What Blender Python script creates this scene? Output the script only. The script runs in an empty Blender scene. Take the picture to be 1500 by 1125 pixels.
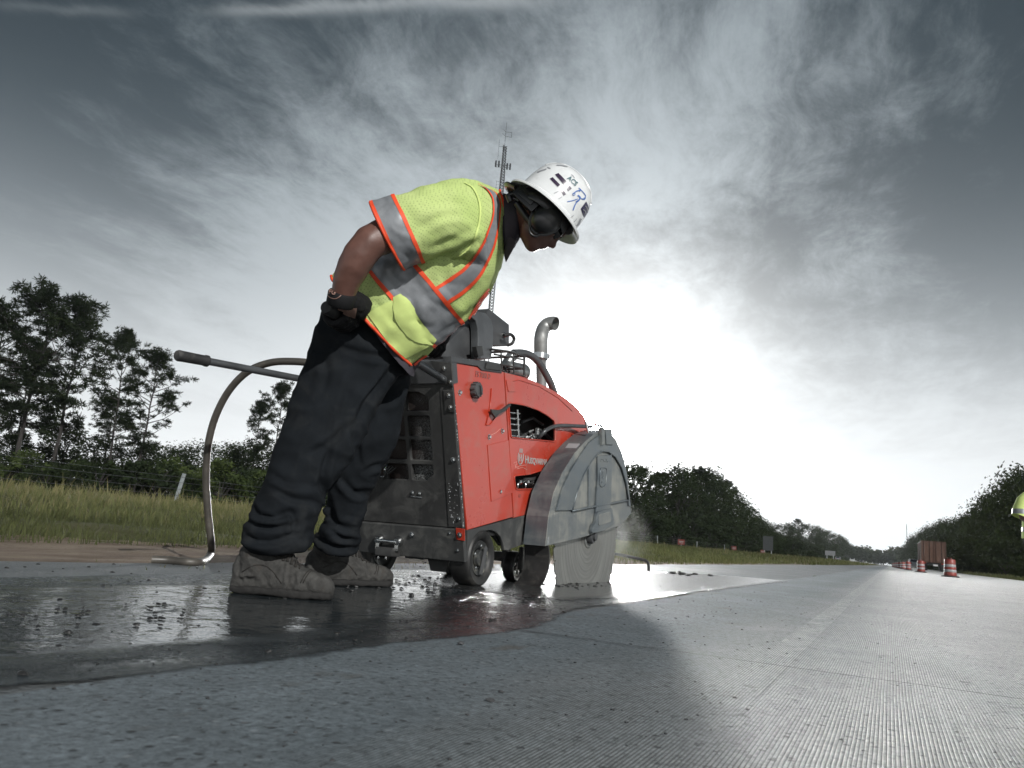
import bpy, bmesh, math, random
import numpy as np
from mathutils import Vector, Matrix, noise as mnoise
from mathutils.bvhtree import BVHTree

SC = bpy.context.scene
COL = SC.collection
rnd = random.Random(7)
R = math.radians

# ------------------------------------------------------------------ camera, sky, sun, exposure
# World axes: +Y runs along the highway, +X to the right across it, Z up. Metres.
CAM_H = 0.30
BASIS = np.array([[0.89500184, -0.01749471, -0.44571925],
                  [0.43906879, 0.21080066, 0.87337373],
                  [0.07867849, -0.97737251, 0.19634836]])
FPX = 1100.0
cam_d = bpy.data.cameras.new('camera')
cam_d.sensor_width = 36.0
cam_d.lens = 36.0 * FPX / 1500.0
cam_d.clip_start = 0.05
cam_d.clip_end = 6000
cam_d.dof.use_dof = True
cam_d.dof.focus_distance = 3.3
cam_d.dof.aperture_fstop = 8.0
cam = bpy.data.objects.new('camera', cam_d)
COL.objects.link(cam)
cr, cu, cb = BASIS[:, 0], -BASIS[:, 1], -BASIS[:, 2]
cam.matrix_world = Matrix(((cr[0], cu[0], cb[0], 0), (cr[1], cu[1], cb[1], 0), (cr[2], cu[2], cb[2], CAM_H), (0, 0, 0, 1)))
SC.camera = cam

SUNV = Vector((-0.338, 0.925, 0.171)).normalized()      # where the low sun stands behind thin cloud
world = bpy.data.worlds.new('World')
SC.world = world
world.use_nodes = True


class NT:
    """small helper that wires shader nodes"""
    def __init__(self, tree):
        self.t = tree
        self.t.nodes.clear()

    def n(self, typ, **kw):
        nd = self.t.nodes.new(typ)
        for k, v in kw.items():
            if k.startswith('i_'):
                nd.inputs[k[2:].replace('_', ' ')].default_value = v
            elif k.startswith('n_'):
                nd.inputs[int(k[2:])].default_value = v
            else:
                setattr(nd, k, v)
        return nd

    def l(self, a, b):
        self.t.links.new(a, b)

    def set(self, sock, v):
        if isinstance(v, bpy.types.NodeSocket):
            self.l(v, sock)
        elif v is not None:
            sock.default_value = v

    def math(self, op, a, b=None, c=None, clamp=False):
        nd = self.n('ShaderNodeMath', operation=op, use_clamp=clamp)
        for i, v in enumerate((a, b, c)):
            if v is not None:
                self.set(nd.inputs[i], v)
        return nd.outputs[0]

    def vmath(self, op, a, b=None, scale=None):
        nd = self.n('ShaderNodeVectorMath', operation=op)
        self.set(nd.inputs[0], a)
        if b is not None:
            self.set(nd.inputs[1], b)
        if scale is not None:
            self.set(nd.inputs['Scale'], scale)
        return nd.outputs[1] if op == 'DOT_PRODUCT' else nd.outputs[0]

    def mix(self, f, a, b, mode='MIX'):
        nd = self.n('ShaderNodeMix', data_type='RGBA', blend_type=mode)
        self.set(nd.inputs[0], f)
        self.set(nd.inputs[6], col4(a))
        self.set(nd.inputs[7], col4(b))
        return nd.outputs[2]

    def noise(self, vec, scale, detail=4, rough=0.55, dist=0.0):
        nd = self.n('ShaderNodeTexNoise')
        nd.inputs['Scale'].default_value = scale
        nd.inputs['Detail'].default_value = detail
        nd.inputs['Roughness'].default_value = rough
        nd.inputs['Distortion'].default_value = dist
        if vec is not None:
            self.l(vec, nd.inputs['Vector'])
        return nd.outputs['Fac']

    def voronoi(self, vec, scale, feature='F1', out='Distance', rnds=1.0):
        nd = self.n('ShaderNodeTexVoronoi', feature=feature)
        nd.inputs['Scale'].default_value = scale
        nd.inputs['Randomness'].default_value = rnds
        if vec is not None:
            self.l(vec, nd.inputs['Vector'])
        return nd.outputs[out]

    def ramp(self, f, lo, hi, a=0.0, b=1.0, smooth=True):
        nd = self.n('ShaderNodeMapRange', interpolation_type='SMOOTHSTEP' if smooth else 'LINEAR')
        self.set(nd.inputs[0], f)
        for i, v in enumerate((lo, hi, a, b)):
            nd.inputs[i + 1].default_value = v
        return nd.outputs[0]

    def mapv(self, vec, scale=(1, 1, 1), rot=(0, 0, 0), loc=(0, 0, 0)):
        nd = self.n('ShaderNodeMapping')
        nd.inputs['Scale'].default_value = scale
        nd.inputs['Rotation'].default_value = rot
        nd.inputs['Location'].default_value = loc
        self.l(vec, nd.inputs['Vector'])
        return nd.outputs[0]

    def bump(self, h, strength=0.5, dist=0.01, normal=None):
        nd = self.n('ShaderNodeBump')
        nd.inputs['Strength'].default_value = strength
        nd.inputs['Distance'].default_value = dist
        self.l(h, nd.inputs['Height'])
        if normal is not None:
            self.l(normal, nd.inputs['Normal'])
        return nd.outputs[0]


def col4(c):
    if isinstance(c, (tuple, list)) and len(c) == 3:
        return (c[0], c[1], c[2], 1.0)
    return c


def build_sky():
    w = NT(world.node_tree)
    out = w.n('ShaderNodeOutputWorld')
    bg = w.n('ShaderNodeBackground')
    bg.inputs['Strength'].default_value = 0.10
    w.l(bg.outputs[0], out.inputs[0])
    sky = w.n('ShaderNodeTexSky', sky_type='NISHITA')
    sky.sun_disc = False
    sky.sun_elevation = math.asin(SUNV.z)
    sky.sun_rotation = math.atan2(SUNV.x, SUNV.y)
    sky.dust_density = 2.0
    grey = w.n('ShaderNodeHueSaturation')
    grey.inputs['Saturation'].default_value = 0.22
    w.l(sky.outputs[0], grey.inputs['Color'])
    d = w.n('ShaderNodeTexCoord').outputs['Generated']
    sep = w.n('ShaderNodeSeparateXYZ')
    w.l(d, sep.inputs[0])
    z = w.math('MAXIMUM', sep.outputs[2], 0.0)
    # cirrus sheet: directions projected on a high flat layer, streaks running toward the sun
    inv = w.math('DIVIDE', 1.0, w.math('ADD', z, 0.16))
    p = w.vmath('SCALE', d, scale=inv)
    flat = w.vmath('MULTIPLY', p, (1, 1, 0))
    ang = math.atan2(SUNV.x, SUNV.y)
    q = w.mapv(flat, rot=(0, 0, ang + 0.22))
    warp = w.n('ShaderNodeTexNoise')
    warp.inputs['Scale'].default_value = 0.8
    warp.inputs['Detail'].default_value = 4
    w.l(q, warp.inputs['Vector'])
    wv = w.vmath('SCALE', w.vmath('SUBTRACT', warp.outputs['Color'], (0.5, 0.5, 0.5)), scale=0.5)
    q2 = w.vmath('ADD', q, wv)
    broad = w.noise(w.mapv(q2, (0.62, 0.40, 1), loc=(3.1, 0.7, 0)), 1.0, 7, 0.50)
    streak = w.noise(w.mapv(q2, (2.6, 0.75, 1), loc=(1.3, 4.2, 0)), 1.0, 12, 0.68, 0.15)
    fine = w.noise(w.mapv(q2, (4.5, 2.9, 1), loc=(7.3, 1.2, 0)), 1.6, 12, 0.72, 0.2)
    cl = w.math('ADD', w.math('MULTIPLY', broad, 0.72), w.math('ADD', w.math('MULTIPLY', streak, 0.28), w.math('MULTIPLY', fine, 0.27)))
    cs = w.math('MAXIMUM', w.vmath('DOT_PRODUCT', d, tuple(SUNV)), 0.0)
    g1 = w.math('POWER', cs, 4.5)
    g2 = w.math('POWER', cs, 24.0)
    g3 = w.math('POWER', cs, 90.0)
    g4 = w.math('POWER', cs, 700.0)
    g5 = w.math('POWER', cs, 12000.0)
    thr = w.math('ADD', cl, w.math('MULTIPLY', g1, 0.10))
    # the cirrus is thickest in a bank above the worker and thins out to clear patches at both sides
    for (px_, py_, pw, amt) in ((560, 200, 14, 0.10), (950, 160, 22, 0.095), (1250, 170, 40, 0.05), (1400, 300, 60, -0.13), (1080, 400, 160, -0.09), (1460, 20, 16, -0.09), (40, 60, 9, -0.07), (720, 0, 50, -0.11), (1330, 520, 60, 0.04)):
        v_ = BASIS @ np.array([(px_ - 750) / FPX, (py_ - 562.5) / FPX, 1.0])
        v_ = v_ / np.linalg.norm(v_)
        lobe = w.math('POWER', w.math('MAXIMUM', w.vmath('DOT_PRODUCT', d, tuple(v_)), 0.0), float(pw))
        thr = w.math('ADD', thr, w.math('MULTIPLY', lobe, amt))
    dens = w.ramp(thr, 0.63, 0.82)
    clear = w.mix(w.ramp(z, 0.05, 0.55), (0.135, 0.195, 0.24), (0.014, 0.029, 0.042))
    clear = w.mix(g1, clear, (0.078, 0.105, 0.125))
    cloudc = w.mix(g1, (0.118, 0.158, 0.186), (0.55, 0.615, 0.655))
    c = w.mix(dens, clear, cloudc)
    hz = w.math('POWER', 2.718, w.math('MULTIPLY', w.math('MULTIPLY', z, z), -19.0))
    c = w.mix(w.math('MULTIPLY', hz, 0.97), c, (1.10, 1.135, 1.15))
    glow = w.math('ADD', w.math('MULTIPLY', g2, 0.42), w.math('ADD', w.math('MULTIPLY', g3, 1.6), w.math('ADD', w.math('MULTIPLY', g4, 20.0), w.math('MULTIPLY', g5, 5600.0))))
    # two thin contrails high on the left
    for (pa, pb, wd, amt, fa, fb) in (((-40, 6), (210, 24), 0.012, 0.10, -0.2, 1.0), ((270, 18), (840, 0), 0.014, 0.30, 0.0, 1.0)):
        A, B = [(lambda r_: np.array([r_[0], r_[1]]) / (r_[2] + 0.16))((lambda s: s / np.linalg.norm(s))(BASIS @ np.array([(x_ - 750) / FPX, (y_ - 562.5) / FPX, 1.0]))) for x_, y_ in (pa, pb)]
        ln = np.linalg.norm(B - A)
        t_, n_ = (B - A) / ln, np.array([-(B - A)[1], (B - A)[0]]) / ln
        al = w.math('DIVIDE', w.math('SUBTRACT', w.vmath('DOT_PRODUCT', flat, (t_[0], t_[1], 0)), float(A @ t_)), float(ln))
        ac = w.math('ADD', w.math('SUBTRACT', w.vmath('DOT_PRODUCT', flat, (n_[0], n_[1], 0)), float(A @ n_)), w.math('MULTIPLY', w.math('SUBTRACT', fine, 0.5), 0.05))
        band = w.math('POWER', 2.718, w.math('MULTIPLY', w.math('POWER', w.math('DIVIDE', w.math('ABSOLUTE', ac), wd), 2.0), -1.0))
        band = w.math('MULTIPLY', w.math('MULTIPLY', band, w.ramp(al, -0.02, 0.25)), w.ramp(al, 1.05, 0.8))
        c = w.mix(w.math('MULTIPLY', w.math('MULTIPLY', band, amt * 2.0), w.ramp(streak, 0.3, 0.6, 0.35, 1.0)), c, (0.42, 0.46, 0.48))
    gl = w.vmath('SCALE', (1.0, 1.0, 0.985), scale=glow)
    c2 = w.vmath('ADD', c, gl)
    c10 = w.vmath('SCALE', c2, scale=9.4)
    part = w.vmath('SCALE', grey.outputs[0], scale=0.025)
    w.l(w.vmath('ADD', c10, part), bg.inputs[0])


build_sky()
flash_d = bpy.data.lights.new('flash', 'SUN')
flash_d.energy = 4.0
flash_d.angle = R(0.6)
flash_d.color = (1.0, 0.985, 0.95)
flash = bpy.data.objects.new('flash', flash_d)
COL.objects.link(flash)
KEY = Vector((0.74, -0.50, 0.47)).normalized()           # toward the unseen front flash that this sun-type lamp stands for
flash.rotation_euler = KEY.to_track_quat('Z', 'Y').to_euler()

SC.view_settings.view_transform = 'Standard'
SC.view_settings.look = 'None'
SC.view_settings.exposure = 0.0
SC.view_settings.gamma = 1.0
SC.view_settings.use_curve_mapping = False

# ------------------------------------------------------------------ survey: points of the place from sight lines
CAMP = np.array([0, 0, CAM_H])


def sight(px, py):
    return BASIS @ np.array([(px - 750.0) / FPX, (py - 562.5) / FPX, 1.0])


def on_plane(px, py, axis, value):
    r = sight(px, py)
    return Vector(CAMP + (value - CAMP[axis]) / r[axis] * r)


def on_ground(px, py, z=0.0):
    return on_plane(px, py, 2, z)


def at_range(px, py, dist):
    return Vector(CAMP + dist * sight(px, py))


# ------------------------------------------------------------------ object helpers
ORG = {}


def tag(o, label=None, cat=None, group=None, kind=None):
    for k, v in (('label', label), ('category', cat), ('group', group), ('kind', kind)):
        if v:
            o[k] = v
    return o


def thing(name, label, cat, loc=(0, 0, 0), group=None):
    o = bpy.data.objects.new(name, None)
    o.empty_display_size = 0.2
    COL.objects.link(o)
    o.location = loc
    ORG[o.name] = Vector(loc)
    return tag(o, label, cat, group)


def link(name, me, mat=None, parent=None, smooth=None):
    """one mesh object; vertices are given in world metres, the parent's base point becomes the origin"""
    o = bpy.data.objects.new(name, me)
    COL.objects.link(o)
    if mat is not None:
        for m in (mat if isinstance(mat, (list, tuple)) else [mat]):
            me.materials.append(m)
    if parent is not None:
        org = ORG[parent.name]
        if org.length > 0:
            me.transform(Matrix.Translation(-org))
        o.parent = parent
        ORG[o.name] = org
    else:
        ORG[o.name] = Vector((0, 0, 0))
    if smooth is not None:
        shade(me, smooth)
    return o


def shade(me, angle=40):
    if angle <= 0:
        return
    for p in me.polygons:
        p.use_smooth = True
    if angle < 180:
        me.set_sharp_from_angle(angle=R(angle))


class MB:
    """mesh builder; collects shapes into one mesh"""
    def __init__(self):
        self.v = []
        self.f = []

    def add(self, vs, fs):
        o = len(self.v)
        self.v.extend([tuple(v) for v in vs])
        self.f.extend([tuple(i + o for i in f) for f in fs])
        return self

    def box(self, c, s, rot=None):
        c = Vector(c)
        vs = []
        for x in (-.5, .5):
            for y in (-.5, .5):
                for z in (-.5, .5):
                    p = Vector((x * s[0], y * s[1], z * s[2]))
                    if rot is not None:
                        p = rot @ p
                    vs.append(c + p)
        return self.add(vs, [(0, 1, 3, 2), (4, 6, 7, 5), (0, 4, 5, 1), (2, 3, 7, 6), (0, 2, 6, 4), (1, 5, 7, 3)])

    def prism(self, poly, ext):
        n = len(poly)
        ext = Vector(ext)
        vs = [Vector(p) for p in poly] + [Vector(p) + ext for p in poly]
        fs = [tuple(range(n))[::-1], tuple(range(n, 2 * n))]
        fs += [(i, (i + 1) % n, n + (i + 1) % n, n + i) for i in range(n)]
        return self.add(vs, fs)

    def tube(self, pts, rad, seg=12, cap=True, closed=False):
        pts = [Vector(p) for p in pts]
        n = len(pts)
        if not isinstance(rad, (list, tuple)):
            rad = [rad] * n
        vs, fs = [], []
        prev = None
        for i, p in enumerate(pts):
            if closed:
                t = pts[(i + 1) % n] - pts[i - 1]
            else:
                t = pts[min(i + 1, n - 1)] - pts[max(i - 1, 0)]
            t.normalize()
            if prev is None:
                a = t.orthogonal().normalized()
            else:
                a = (prev - t * prev.dot(t))
                a = a.normalized() if a.length > 1e-6 else t.orthogonal().normalized()
            prev = a
            b = t.cross(a)
            for k in range(seg):
                an = 2 * math.pi * k / seg
                vs.append(p + (a * math.cos(an) + b * math.sin(an)) * rad[i])
        m = n if closed else n - 1
        for i in range(m):
            for k in range(seg):
                k2 = (k + 1) % seg
                j = (i + 1) % n
                fs.append((i * seg + k, i * seg + k2, j * seg + k2, j * seg + k))
        if cap and not closed:
            fs.append(tuple(range(seg))[::-1])
            fs.append(tuple(range((n - 1) * seg, n * seg)))
        return self.add(vs, fs)

    def lathe(self, prof, c, axis, seg=24, closed_profile=False):
        """prof = [(radius, height along axis)]"""
        c = Vector(c)
        ax = Vector(axis).normalized()
        a = ax.orthogonal().normalized()
        b = ax.cross(a)
        vs, fs = [], []
        for r_, h_ in prof:
            for k in range(seg):
                an = 2 * math.pi * k / seg
                vs.append(c + ax * h_ + (a * math.cos(an) + b * math.sin(an)) * r_)
        n = len(prof)
        for i in range(n if closed_profile else n - 1):
            j = (i + 1) % n
            for k in range(seg):
                k2 = (k + 1) % seg
                fs.append((i * seg + k, i * seg + k2, j * seg + k2, j * seg + k))
        if not closed_profile:
            if prof[0][0] > 1e-5:
                fs.append(tuple(range(seg))[::-1])
            if prof[-1][0] > 1e-5:
                fs.append(tuple(range((n - 1) * seg, n * seg)))
        return self.add(vs, fs)

    def rings(self, rings, cap=(True, True)):
        seg = len(rings[0])
        vs = [p for r_ in rings for p in r_]
        fs = []
        for i in range(len(rings) - 1):
            for k in range(seg):
                k2 = (k + 1) % seg
                fs.append((i * seg + k, i * seg + k2, (i + 1) * seg + k2, (i + 1) * seg + k))
        if cap[0]:
            fs.append(tuple(range(seg))[::-1])
        if cap[1]:
            fs.append(tuple(range((len(rings) - 1) * seg, len(rings) * seg)))
        return self.add(vs, fs)

    def mesh(self, name='m'):
        me = bpy.data.meshes.new(name)
        me.from_pydata(self.v, [], self.f)
        me.validate()
        me.update()
        return me

    def build(self, name, mat, parent=None, smooth=40, bevel=0.0, bseg=2):
        me = self.mesh(name)
        bm = bmesh.new()
        bm.from_mesh(me)
        bmesh.ops.remove_doubles(bm, verts=bm.verts, dist=1e-6)
        bmesh.ops.recalc_face_normals(bm, faces=bm.faces)
        if bevel > 0:
            ed = [e for e in bm.edges if len(e.link_faces) == 2 and e.calc_face_angle(0) > R(28)]
            bmesh.ops.bevel(bm, geom=ed, offset=bevel, segments=bseg, profile=0.6, affect='EDGES', clamp_overlap=True)
        bm.to_mesh(me)
        bm.free()
        return link(name, me, mat, parent, smooth)


def catmull(pts, n):
    """n samples per span through the given tuples"""
    P = np.array(pts, float)
    P = np.vstack([2 * P[0] - P[1], P, 2 * P[-1] - P[-2]])
    out = []
    for i in range(1, len(P) - 2):
        for k in range(n):
            t = k / n
            out.append(0.5 * (2 * P[i] + (P[i + 1] - P[i - 1]) * t + (2 * P[i - 1] - 5 * P[i] + 4 * P[i + 1] - P[i + 2]) * t * t
                              + (-P[i - 1] + 3 * P[i] - 3 * P[i + 1] + P[i + 2]) * t ** 3))
    out.append(P[-2])
    return np.array(out)


def fbm(p, sc, octv=4):
    return mnoise.fractal(Vector(p) * sc, 1.0, 2.0, octv)


# ------------------------------------------------------------------ materials
def mat_new(name):
    m = bpy.data.materials.new(name)
    m.use_nodes = True
    return m, NT(m.node_tree)


def finish(w, **kw):
    out = w.n('ShaderNodeOutputMaterial')
    b = w.n('ShaderNodeBsdfPrincipled')
    for k, v in kw.items():
        w.set(b.inputs[k], col4(v))
    w.l(b.outputs[0], out.inputs[0])
    return b


def simple(name, colr, rough=0.5, metal=0.0, var=0.12, vscale=6.0, bump=0.0, bscale=60.0, dirt=None, dirt_amt=0.4, coat=0.0, dscale=5.0, spec=0.5):
    m, w = mat_new(name)
    tc = w.n('ShaderNodeTexCoord').outputs['Object']
    n1 = w.noise(tc, vscale, 5, 0.6)
    lo = tuple(c * (1 - var) for c in colr)
    hi = tuple(min(1, c * (1 + var)) for c in colr)
    c = w.mix(w.ramp(n1, 0.3, 0.7), lo, hi)
    rg = w.math('ADD', w.math('MULTIPLY', n1, 0.22), rough - 0.11)
    if dirt is not None:
        dm = w.math('MULTIPLY', w.ramp(w.noise(tc, dscale, 8, 0.68, 0.6), 0.47, 0.68), dirt_amt)
        c = w.mix(dm, c, dirt)
        rg = w.math('ADD', rg, w.math('MULTIPLY', dm, 0.3), clamp=True)
    kw = {'Base Color': c, 'Roughness': rg, 'Metallic': metal, 'Coat Weight': coat, 'Specular IOR Level': spec}
    if bump > 0:
        kw['Normal'] = w.bump(w.noise(tc, bscale, 4, 0.6), bump, 0.004)
    finish(w, **kw)
    return m


def foliage_mat(name, a, b, trans=0.25):
    m, w = mat_new(name)
    tc = w.n('ShaderNodeTexCoord').outputs['Object']
    oi = w.n('ShaderNodeObjectInfo').outputs['Random']
    n1 = w.noise(tc, 0.7, 4, 0.6)
    c = w.mix(w.ramp(n1, 0.32, 0.68), a, b)
    c = w.mix(w.math('MULTIPLY', oi, 0.35), c, tuple(x * 0.55 for x in a))
    out = w.n('ShaderNodeOutputMaterial')
    df = w.n('ShaderNodeBsdfPrincipled')
    w.l(c, df.inputs['Base Color'])
    df.inputs['Roughness'].default_value = 0.9
    df.inputs['Specular IOR Level'].default_value = 0.04
    tr = w.n('ShaderNodeBsdfTranslucent')
    w.l(w.mix(0.5, c, (0.12, 0.16, 0.03)), tr.inputs[0])
    mx = w.n('ShaderNodeMixShader')
    mx.inputs[0].default_value = trans
    w.l(df.outputs[0], mx.inputs[1])
    w.l(tr.outputs[0], mx.inputs[2])
    w.l(mx.outputs[0], out.inputs[0])
    return m


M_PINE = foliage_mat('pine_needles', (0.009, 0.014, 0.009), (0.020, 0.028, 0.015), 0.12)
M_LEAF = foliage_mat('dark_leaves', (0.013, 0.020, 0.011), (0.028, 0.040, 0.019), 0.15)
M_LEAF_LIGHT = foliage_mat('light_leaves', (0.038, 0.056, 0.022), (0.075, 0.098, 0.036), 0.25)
M_BARK = simple('bark', (0.026, 0.023, 0.021), 0.9, var=0.35, vscale=3, bump=0.6, bscale=14)
M_GALV = simple('galvanised_steel', (0.42, 0.45, 0.46), 0.45, 0.7, dirt=(0.16, 0.13, 0.1), dirt_amt=0.5)
M_DARKSTEEL = simple('dark_steel', (0.10, 0.105, 0.11), 0.5, 0.5)


def concrete_mat(name='tined_concrete', paint=False):
    """tined concrete: long grooves across the lane width, specks, pits, joint stains"""
    m, w = mat_new(name)
    geo = w.n('ShaderNodeNewGeometry').outputs['Position']
    sp = w.n('ShaderNodeSeparateXYZ')
    w.l(geo, sp.inputs[0])
    big = w.noise(geo, 0.8, 5, 0.6)
    mid = w.noise(geo, 7.0, 6, 0.65)
    finen = w.noise(geo, 120.0, 4, 0.7)
    speck = w.voronoi(geo, 46.0)
    speckc = w.n('ShaderNodeSeparateColor')
    vc = w.n('ShaderNodeTexVoronoi')
    vc.inputs['Scale'].default_value = 46.0
    w.l(geo, vc.inputs['Vector'])
    w.l(vc.outputs['Color'], speckc.inputs[0])
    isd = w.math('MULTIPLY', w.ramp(speck, 0.40, 0.12), w.ramp(speckc.outputs[0], 0.80, 0.86))
    isl = w.math('MULTIPLY', w.ramp(speck, 0.35, 0.12), w.ramp(speckc.outputs[1], 0.90, 0.94))
    wob = w.noise(w.mapv(geo, (1, 0.25, 1)), 3.0, 4, 0.6)
    wob2 = w.noise(w.mapv(geo, (6, 2.0, 1)), 9.0, 3, 0.6)
    gx = w.math('ADD', w.math('MULTIPLY', sp.outputs[0], 2 * math.pi / 0.0064),
                w.math('ADD', w.math('MULTIPLY', wob, 7.0), w.math('MULTIPLY', wob2, 1.2)))
    gs = w.math('SINE', gx)
    worn = w.noise(w.mapv(geo, (2.2, 0.7, 1)), 1.6, 5, 0.6)
    keep = w.math('MULTIPLY', w.ramp(sp.outputs[0], -0.80, -0.30, 0.08, 1.0), w.ramp(worn, 0.28, 0.6, 0.35, 1.0))
    groove = w.math('MULTIPLY', w.ramp(gs, 0.0, 0.85), keep)
    # shadow and sun painted into the colour: slab by the cut darker, lane paler
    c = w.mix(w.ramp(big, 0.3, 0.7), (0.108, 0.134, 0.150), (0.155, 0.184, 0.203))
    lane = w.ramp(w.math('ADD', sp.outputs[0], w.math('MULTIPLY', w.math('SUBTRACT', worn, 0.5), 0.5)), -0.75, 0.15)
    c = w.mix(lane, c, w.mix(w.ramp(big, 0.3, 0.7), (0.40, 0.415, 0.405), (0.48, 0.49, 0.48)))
    c = w.mix(w.ramp(mid, 0.35, 0.72), w.vmath('SCALE', c, scale=0.78), c)
    gran = w.noise(geo, 62.0, 6, 0.8)
    c = w.vmath('SCALE', c, scale=w.ramp(gran, 0.34, 0.66, 0.50, 1.42, False))
    c = w.mix(w.math('MULTIPLY', finen, 0.5), c, w.vmath('SCALE', c, scale=1.5))
    if paint:
        wear = w.ramp(w.noise(geo, 16.0, 7, 0.75), 0.40, 0.62)
        c = w.mix(w.math('MULTIPLY', wear, w.ramp(sp.outputs[1], 1.7, 3.0, 0.0, 0.55)), c, (0.52, 0.53, 0.53))
    c = w.mix(w.math('MULTIPLY', groove, 0.96), c, (0.04, 0.046, 0.048))
    blotch = w.math('MULTIPLY', w.ramp(w.noise(w.mapv(geo, (2.6, 5.0, 1), loc=(4.1, 2.3, 0)), 3.0, 6, 0.65, 0.6), 0.62, 0.72), 0.5)
    c = w.mix(blotch, c, (0.075, 0.083, 0.087))
    # pits and stains left by traffic and dried splashes
    pit = w.math('MULTIPLY', w.ramp(w.noise(w.mapv(geo, (1.0, 0.8, 1)), 55.0, 5, 0.7), 0.57, 0.66), 0.75)
    c = w.mix(pit, c, (0.045, 0.05, 0.053))
    pit2 = w.math('MULTIPLY', w.ramp(w.noise(w.mapv(geo, (1.0, 0.7, 1), loc=(5, 9, 0)), 17.0, 6, 0.68), 0.62, 0.69), 0.7)
    c = w.mix(pit2, c, (0.055, 0.06, 0.062))
    tan_ = w.math('MULTIPLY', w.math('MULTIPLY', w.ramp(w.noise(w.mapv(geo, (1.0, 0.6, 1), loc=(2, 7, 0)), 6.0, 6, 0.6), 0.60, 0.70), w.ramp(sp.outputs[0], -0.35, -0.75)), 0.6)
    c = w.mix(tan_, c, (0.085, 0.08, 0.07))
    c = w.mix(w.math('MULTIPLY', isd, 0.85), c, (0.03, 0.033, 0.036))
    c = w.mix(w.math('MULTIPLY', isl, 0.22), c, (0.42, 0.44, 0.45))
    h = w.math('ADD', w.math('MULTIPLY', groove, -2.2), w.math('ADD', w.math('MULTIPLY', finen, 0.45), w.math('MULTIPLY', isd, -0.8)))
    h = w.math('ADD', h, w.math('ADD', w.math('MULTIPLY', mid, 1.3), w.math('ADD', w.math('MULTIPLY', pit, -0.8), w.math('MULTIPLY', gran, 1.1))))
    nrm = w.bump(h, 0.85, 0.003)
    finish(w, **{'Base Color': c, 'Roughness': w.math('ADD', w.math('MULTIPLY', mid, 0.2), w.math('SUBTRACT', 0.76, w.math('MULTIPLY', lane, 0.30))), 'Normal': nrm, 'Specular IOR Level': 0.45})
    return m


def asphalt_mat():
    m, w = mat_new('shoulder_asphalt')
    geo = w.n('ShaderNodeNewGeometry').outputs['Position']
    big = w.noise(geo, 1.1, 5, 0.6)
    ag = w.voronoi(geo, 85.0)
    fine = w.noise(geo, 60.0, 5, 0.7)
    c = w.mix(w.ramp(big, 0.3, 0.7), (0.075, 0.085, 0.09), (0.125, 0.135, 0.14))
    c = w.mix(w.math('MULTIPLY', w.ramp(fine, 0.45, 0.75), 0.55), c, (0.24, 0.25, 0.25))
    gravel = w.ramp(w.noise(geo, 18.0, 6, 0.7), 0.58, 0.7)
    c = w.mix(w.math('MULTIPLY', gravel, 0.5), c, (0.05, 0.048, 0.045))
    h = w.math('ADD', w.math('MULTIPLY', ag, -1.0), w.math('MULTIPLY', fine, 1.2))
    finish(w, **{'Base Color': c, 'Roughness': w.ramp(big, 0.3, 0.7, 0.42, 0.66), 'Normal': w.bump(h, 0.8, 0.006)})
    return m


def wet_mat(name, water_lo, water_hi, film, slurry, edge=0.10, soft=0.022, film_rough=0.06, ripple=1.0):
    """wet pavement: a shiny film where water stands, dull slurry where grit breaks it, nothing beyond its ragged edge"""
    m, w = mat_new(name)
    geo = w.n('ShaderNodeNewGeometry').outputs['Position']
    ins = w.n('ShaderNodeAttribute', attribute_name='inside').outputs['Fac']
    a = w.noise(w.mapv(geo, (1.5, 0.8, 1)), 1.9, 7, 0.62, 0.4)
    b = w.noise(geo, 26.0, 6, 0.72)
    e = w.noise(geo, 5.0, 9, 0.66)
    cover = w.ramp(w.math('ADD', ins, w.math('MULTIPLY', w.math('SUBTRACT', e, 0.5), edge * 2.0)), -soft, soft)
    wet = w.ramp(w.math('ADD', a, w.math('MULTIPLY', w.math('SUBTRACT', b, 0.5), 0.75)), water_lo, water_hi)
    wet = w.math('MULTIPLY', wet, w.ramp(ins, 0.0, 0.12, 0.35, 1.0))
    grit = w.ramp(w.noise(geo, 70.0, 4, 0.7), 0.4, 0.75)
    c = w.mix(grit, slurry, tuple(x * 1.9 for x in slurry))
    c = w.mix(wet, c, film)
    rip = w.noise(geo, 30.0, 3, 0.5)
    rip2 = w.noise(geo, 8.0, 2, 0.5)
    hw = w.math('ADD', w.math('MULTIPLY', rip, 0.32 * ripple), w.math('MULTIPLY', rip2, 0.85 * ripple))
    hd = w.math('ADD', w.math('MULTIPLY', b, 1.3), w.math('MULTIPLY', grit, 0.6))
    hm = w.n('ShaderNodeMix', data_type='FLOAT')
    w.l(wet, hm.inputs[0]); w.l(hd, hm.inputs[2]); w.l(hw, hm.inputs[3])
    rg = w.n('ShaderNodeMix', data_type='FLOAT')
    w.l(wet, rg.inputs[0]); rg.inputs[2].default_value = 0.28; rg.inputs[3].default_value = film_rough
    out = w.n('ShaderNodeOutputMaterial')
    bs = w.n('ShaderNodeBsdfPrincipled')
    w.l(c, bs.inputs['Base Color']); w.l(rg.outputs[0], bs.inputs['Roughness'])
    w.l(w.bump(hm.outputs[0], 0.7, 0.008), bs.inputs['Normal'])
    bs.inputs['IOR'].default_value = 1.62
    tp = w.n('ShaderNodeBsdfTransparent')
    mx = w.n('ShaderNodeMixShader')
    w.l(cover, mx.inputs[0]); w.l(tp.outputs[0], mx.inputs[1]); w.l(bs.outputs[0], mx.inputs[2]); w.l(mx.outputs[0], out.inputs[0])
    return m


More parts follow.
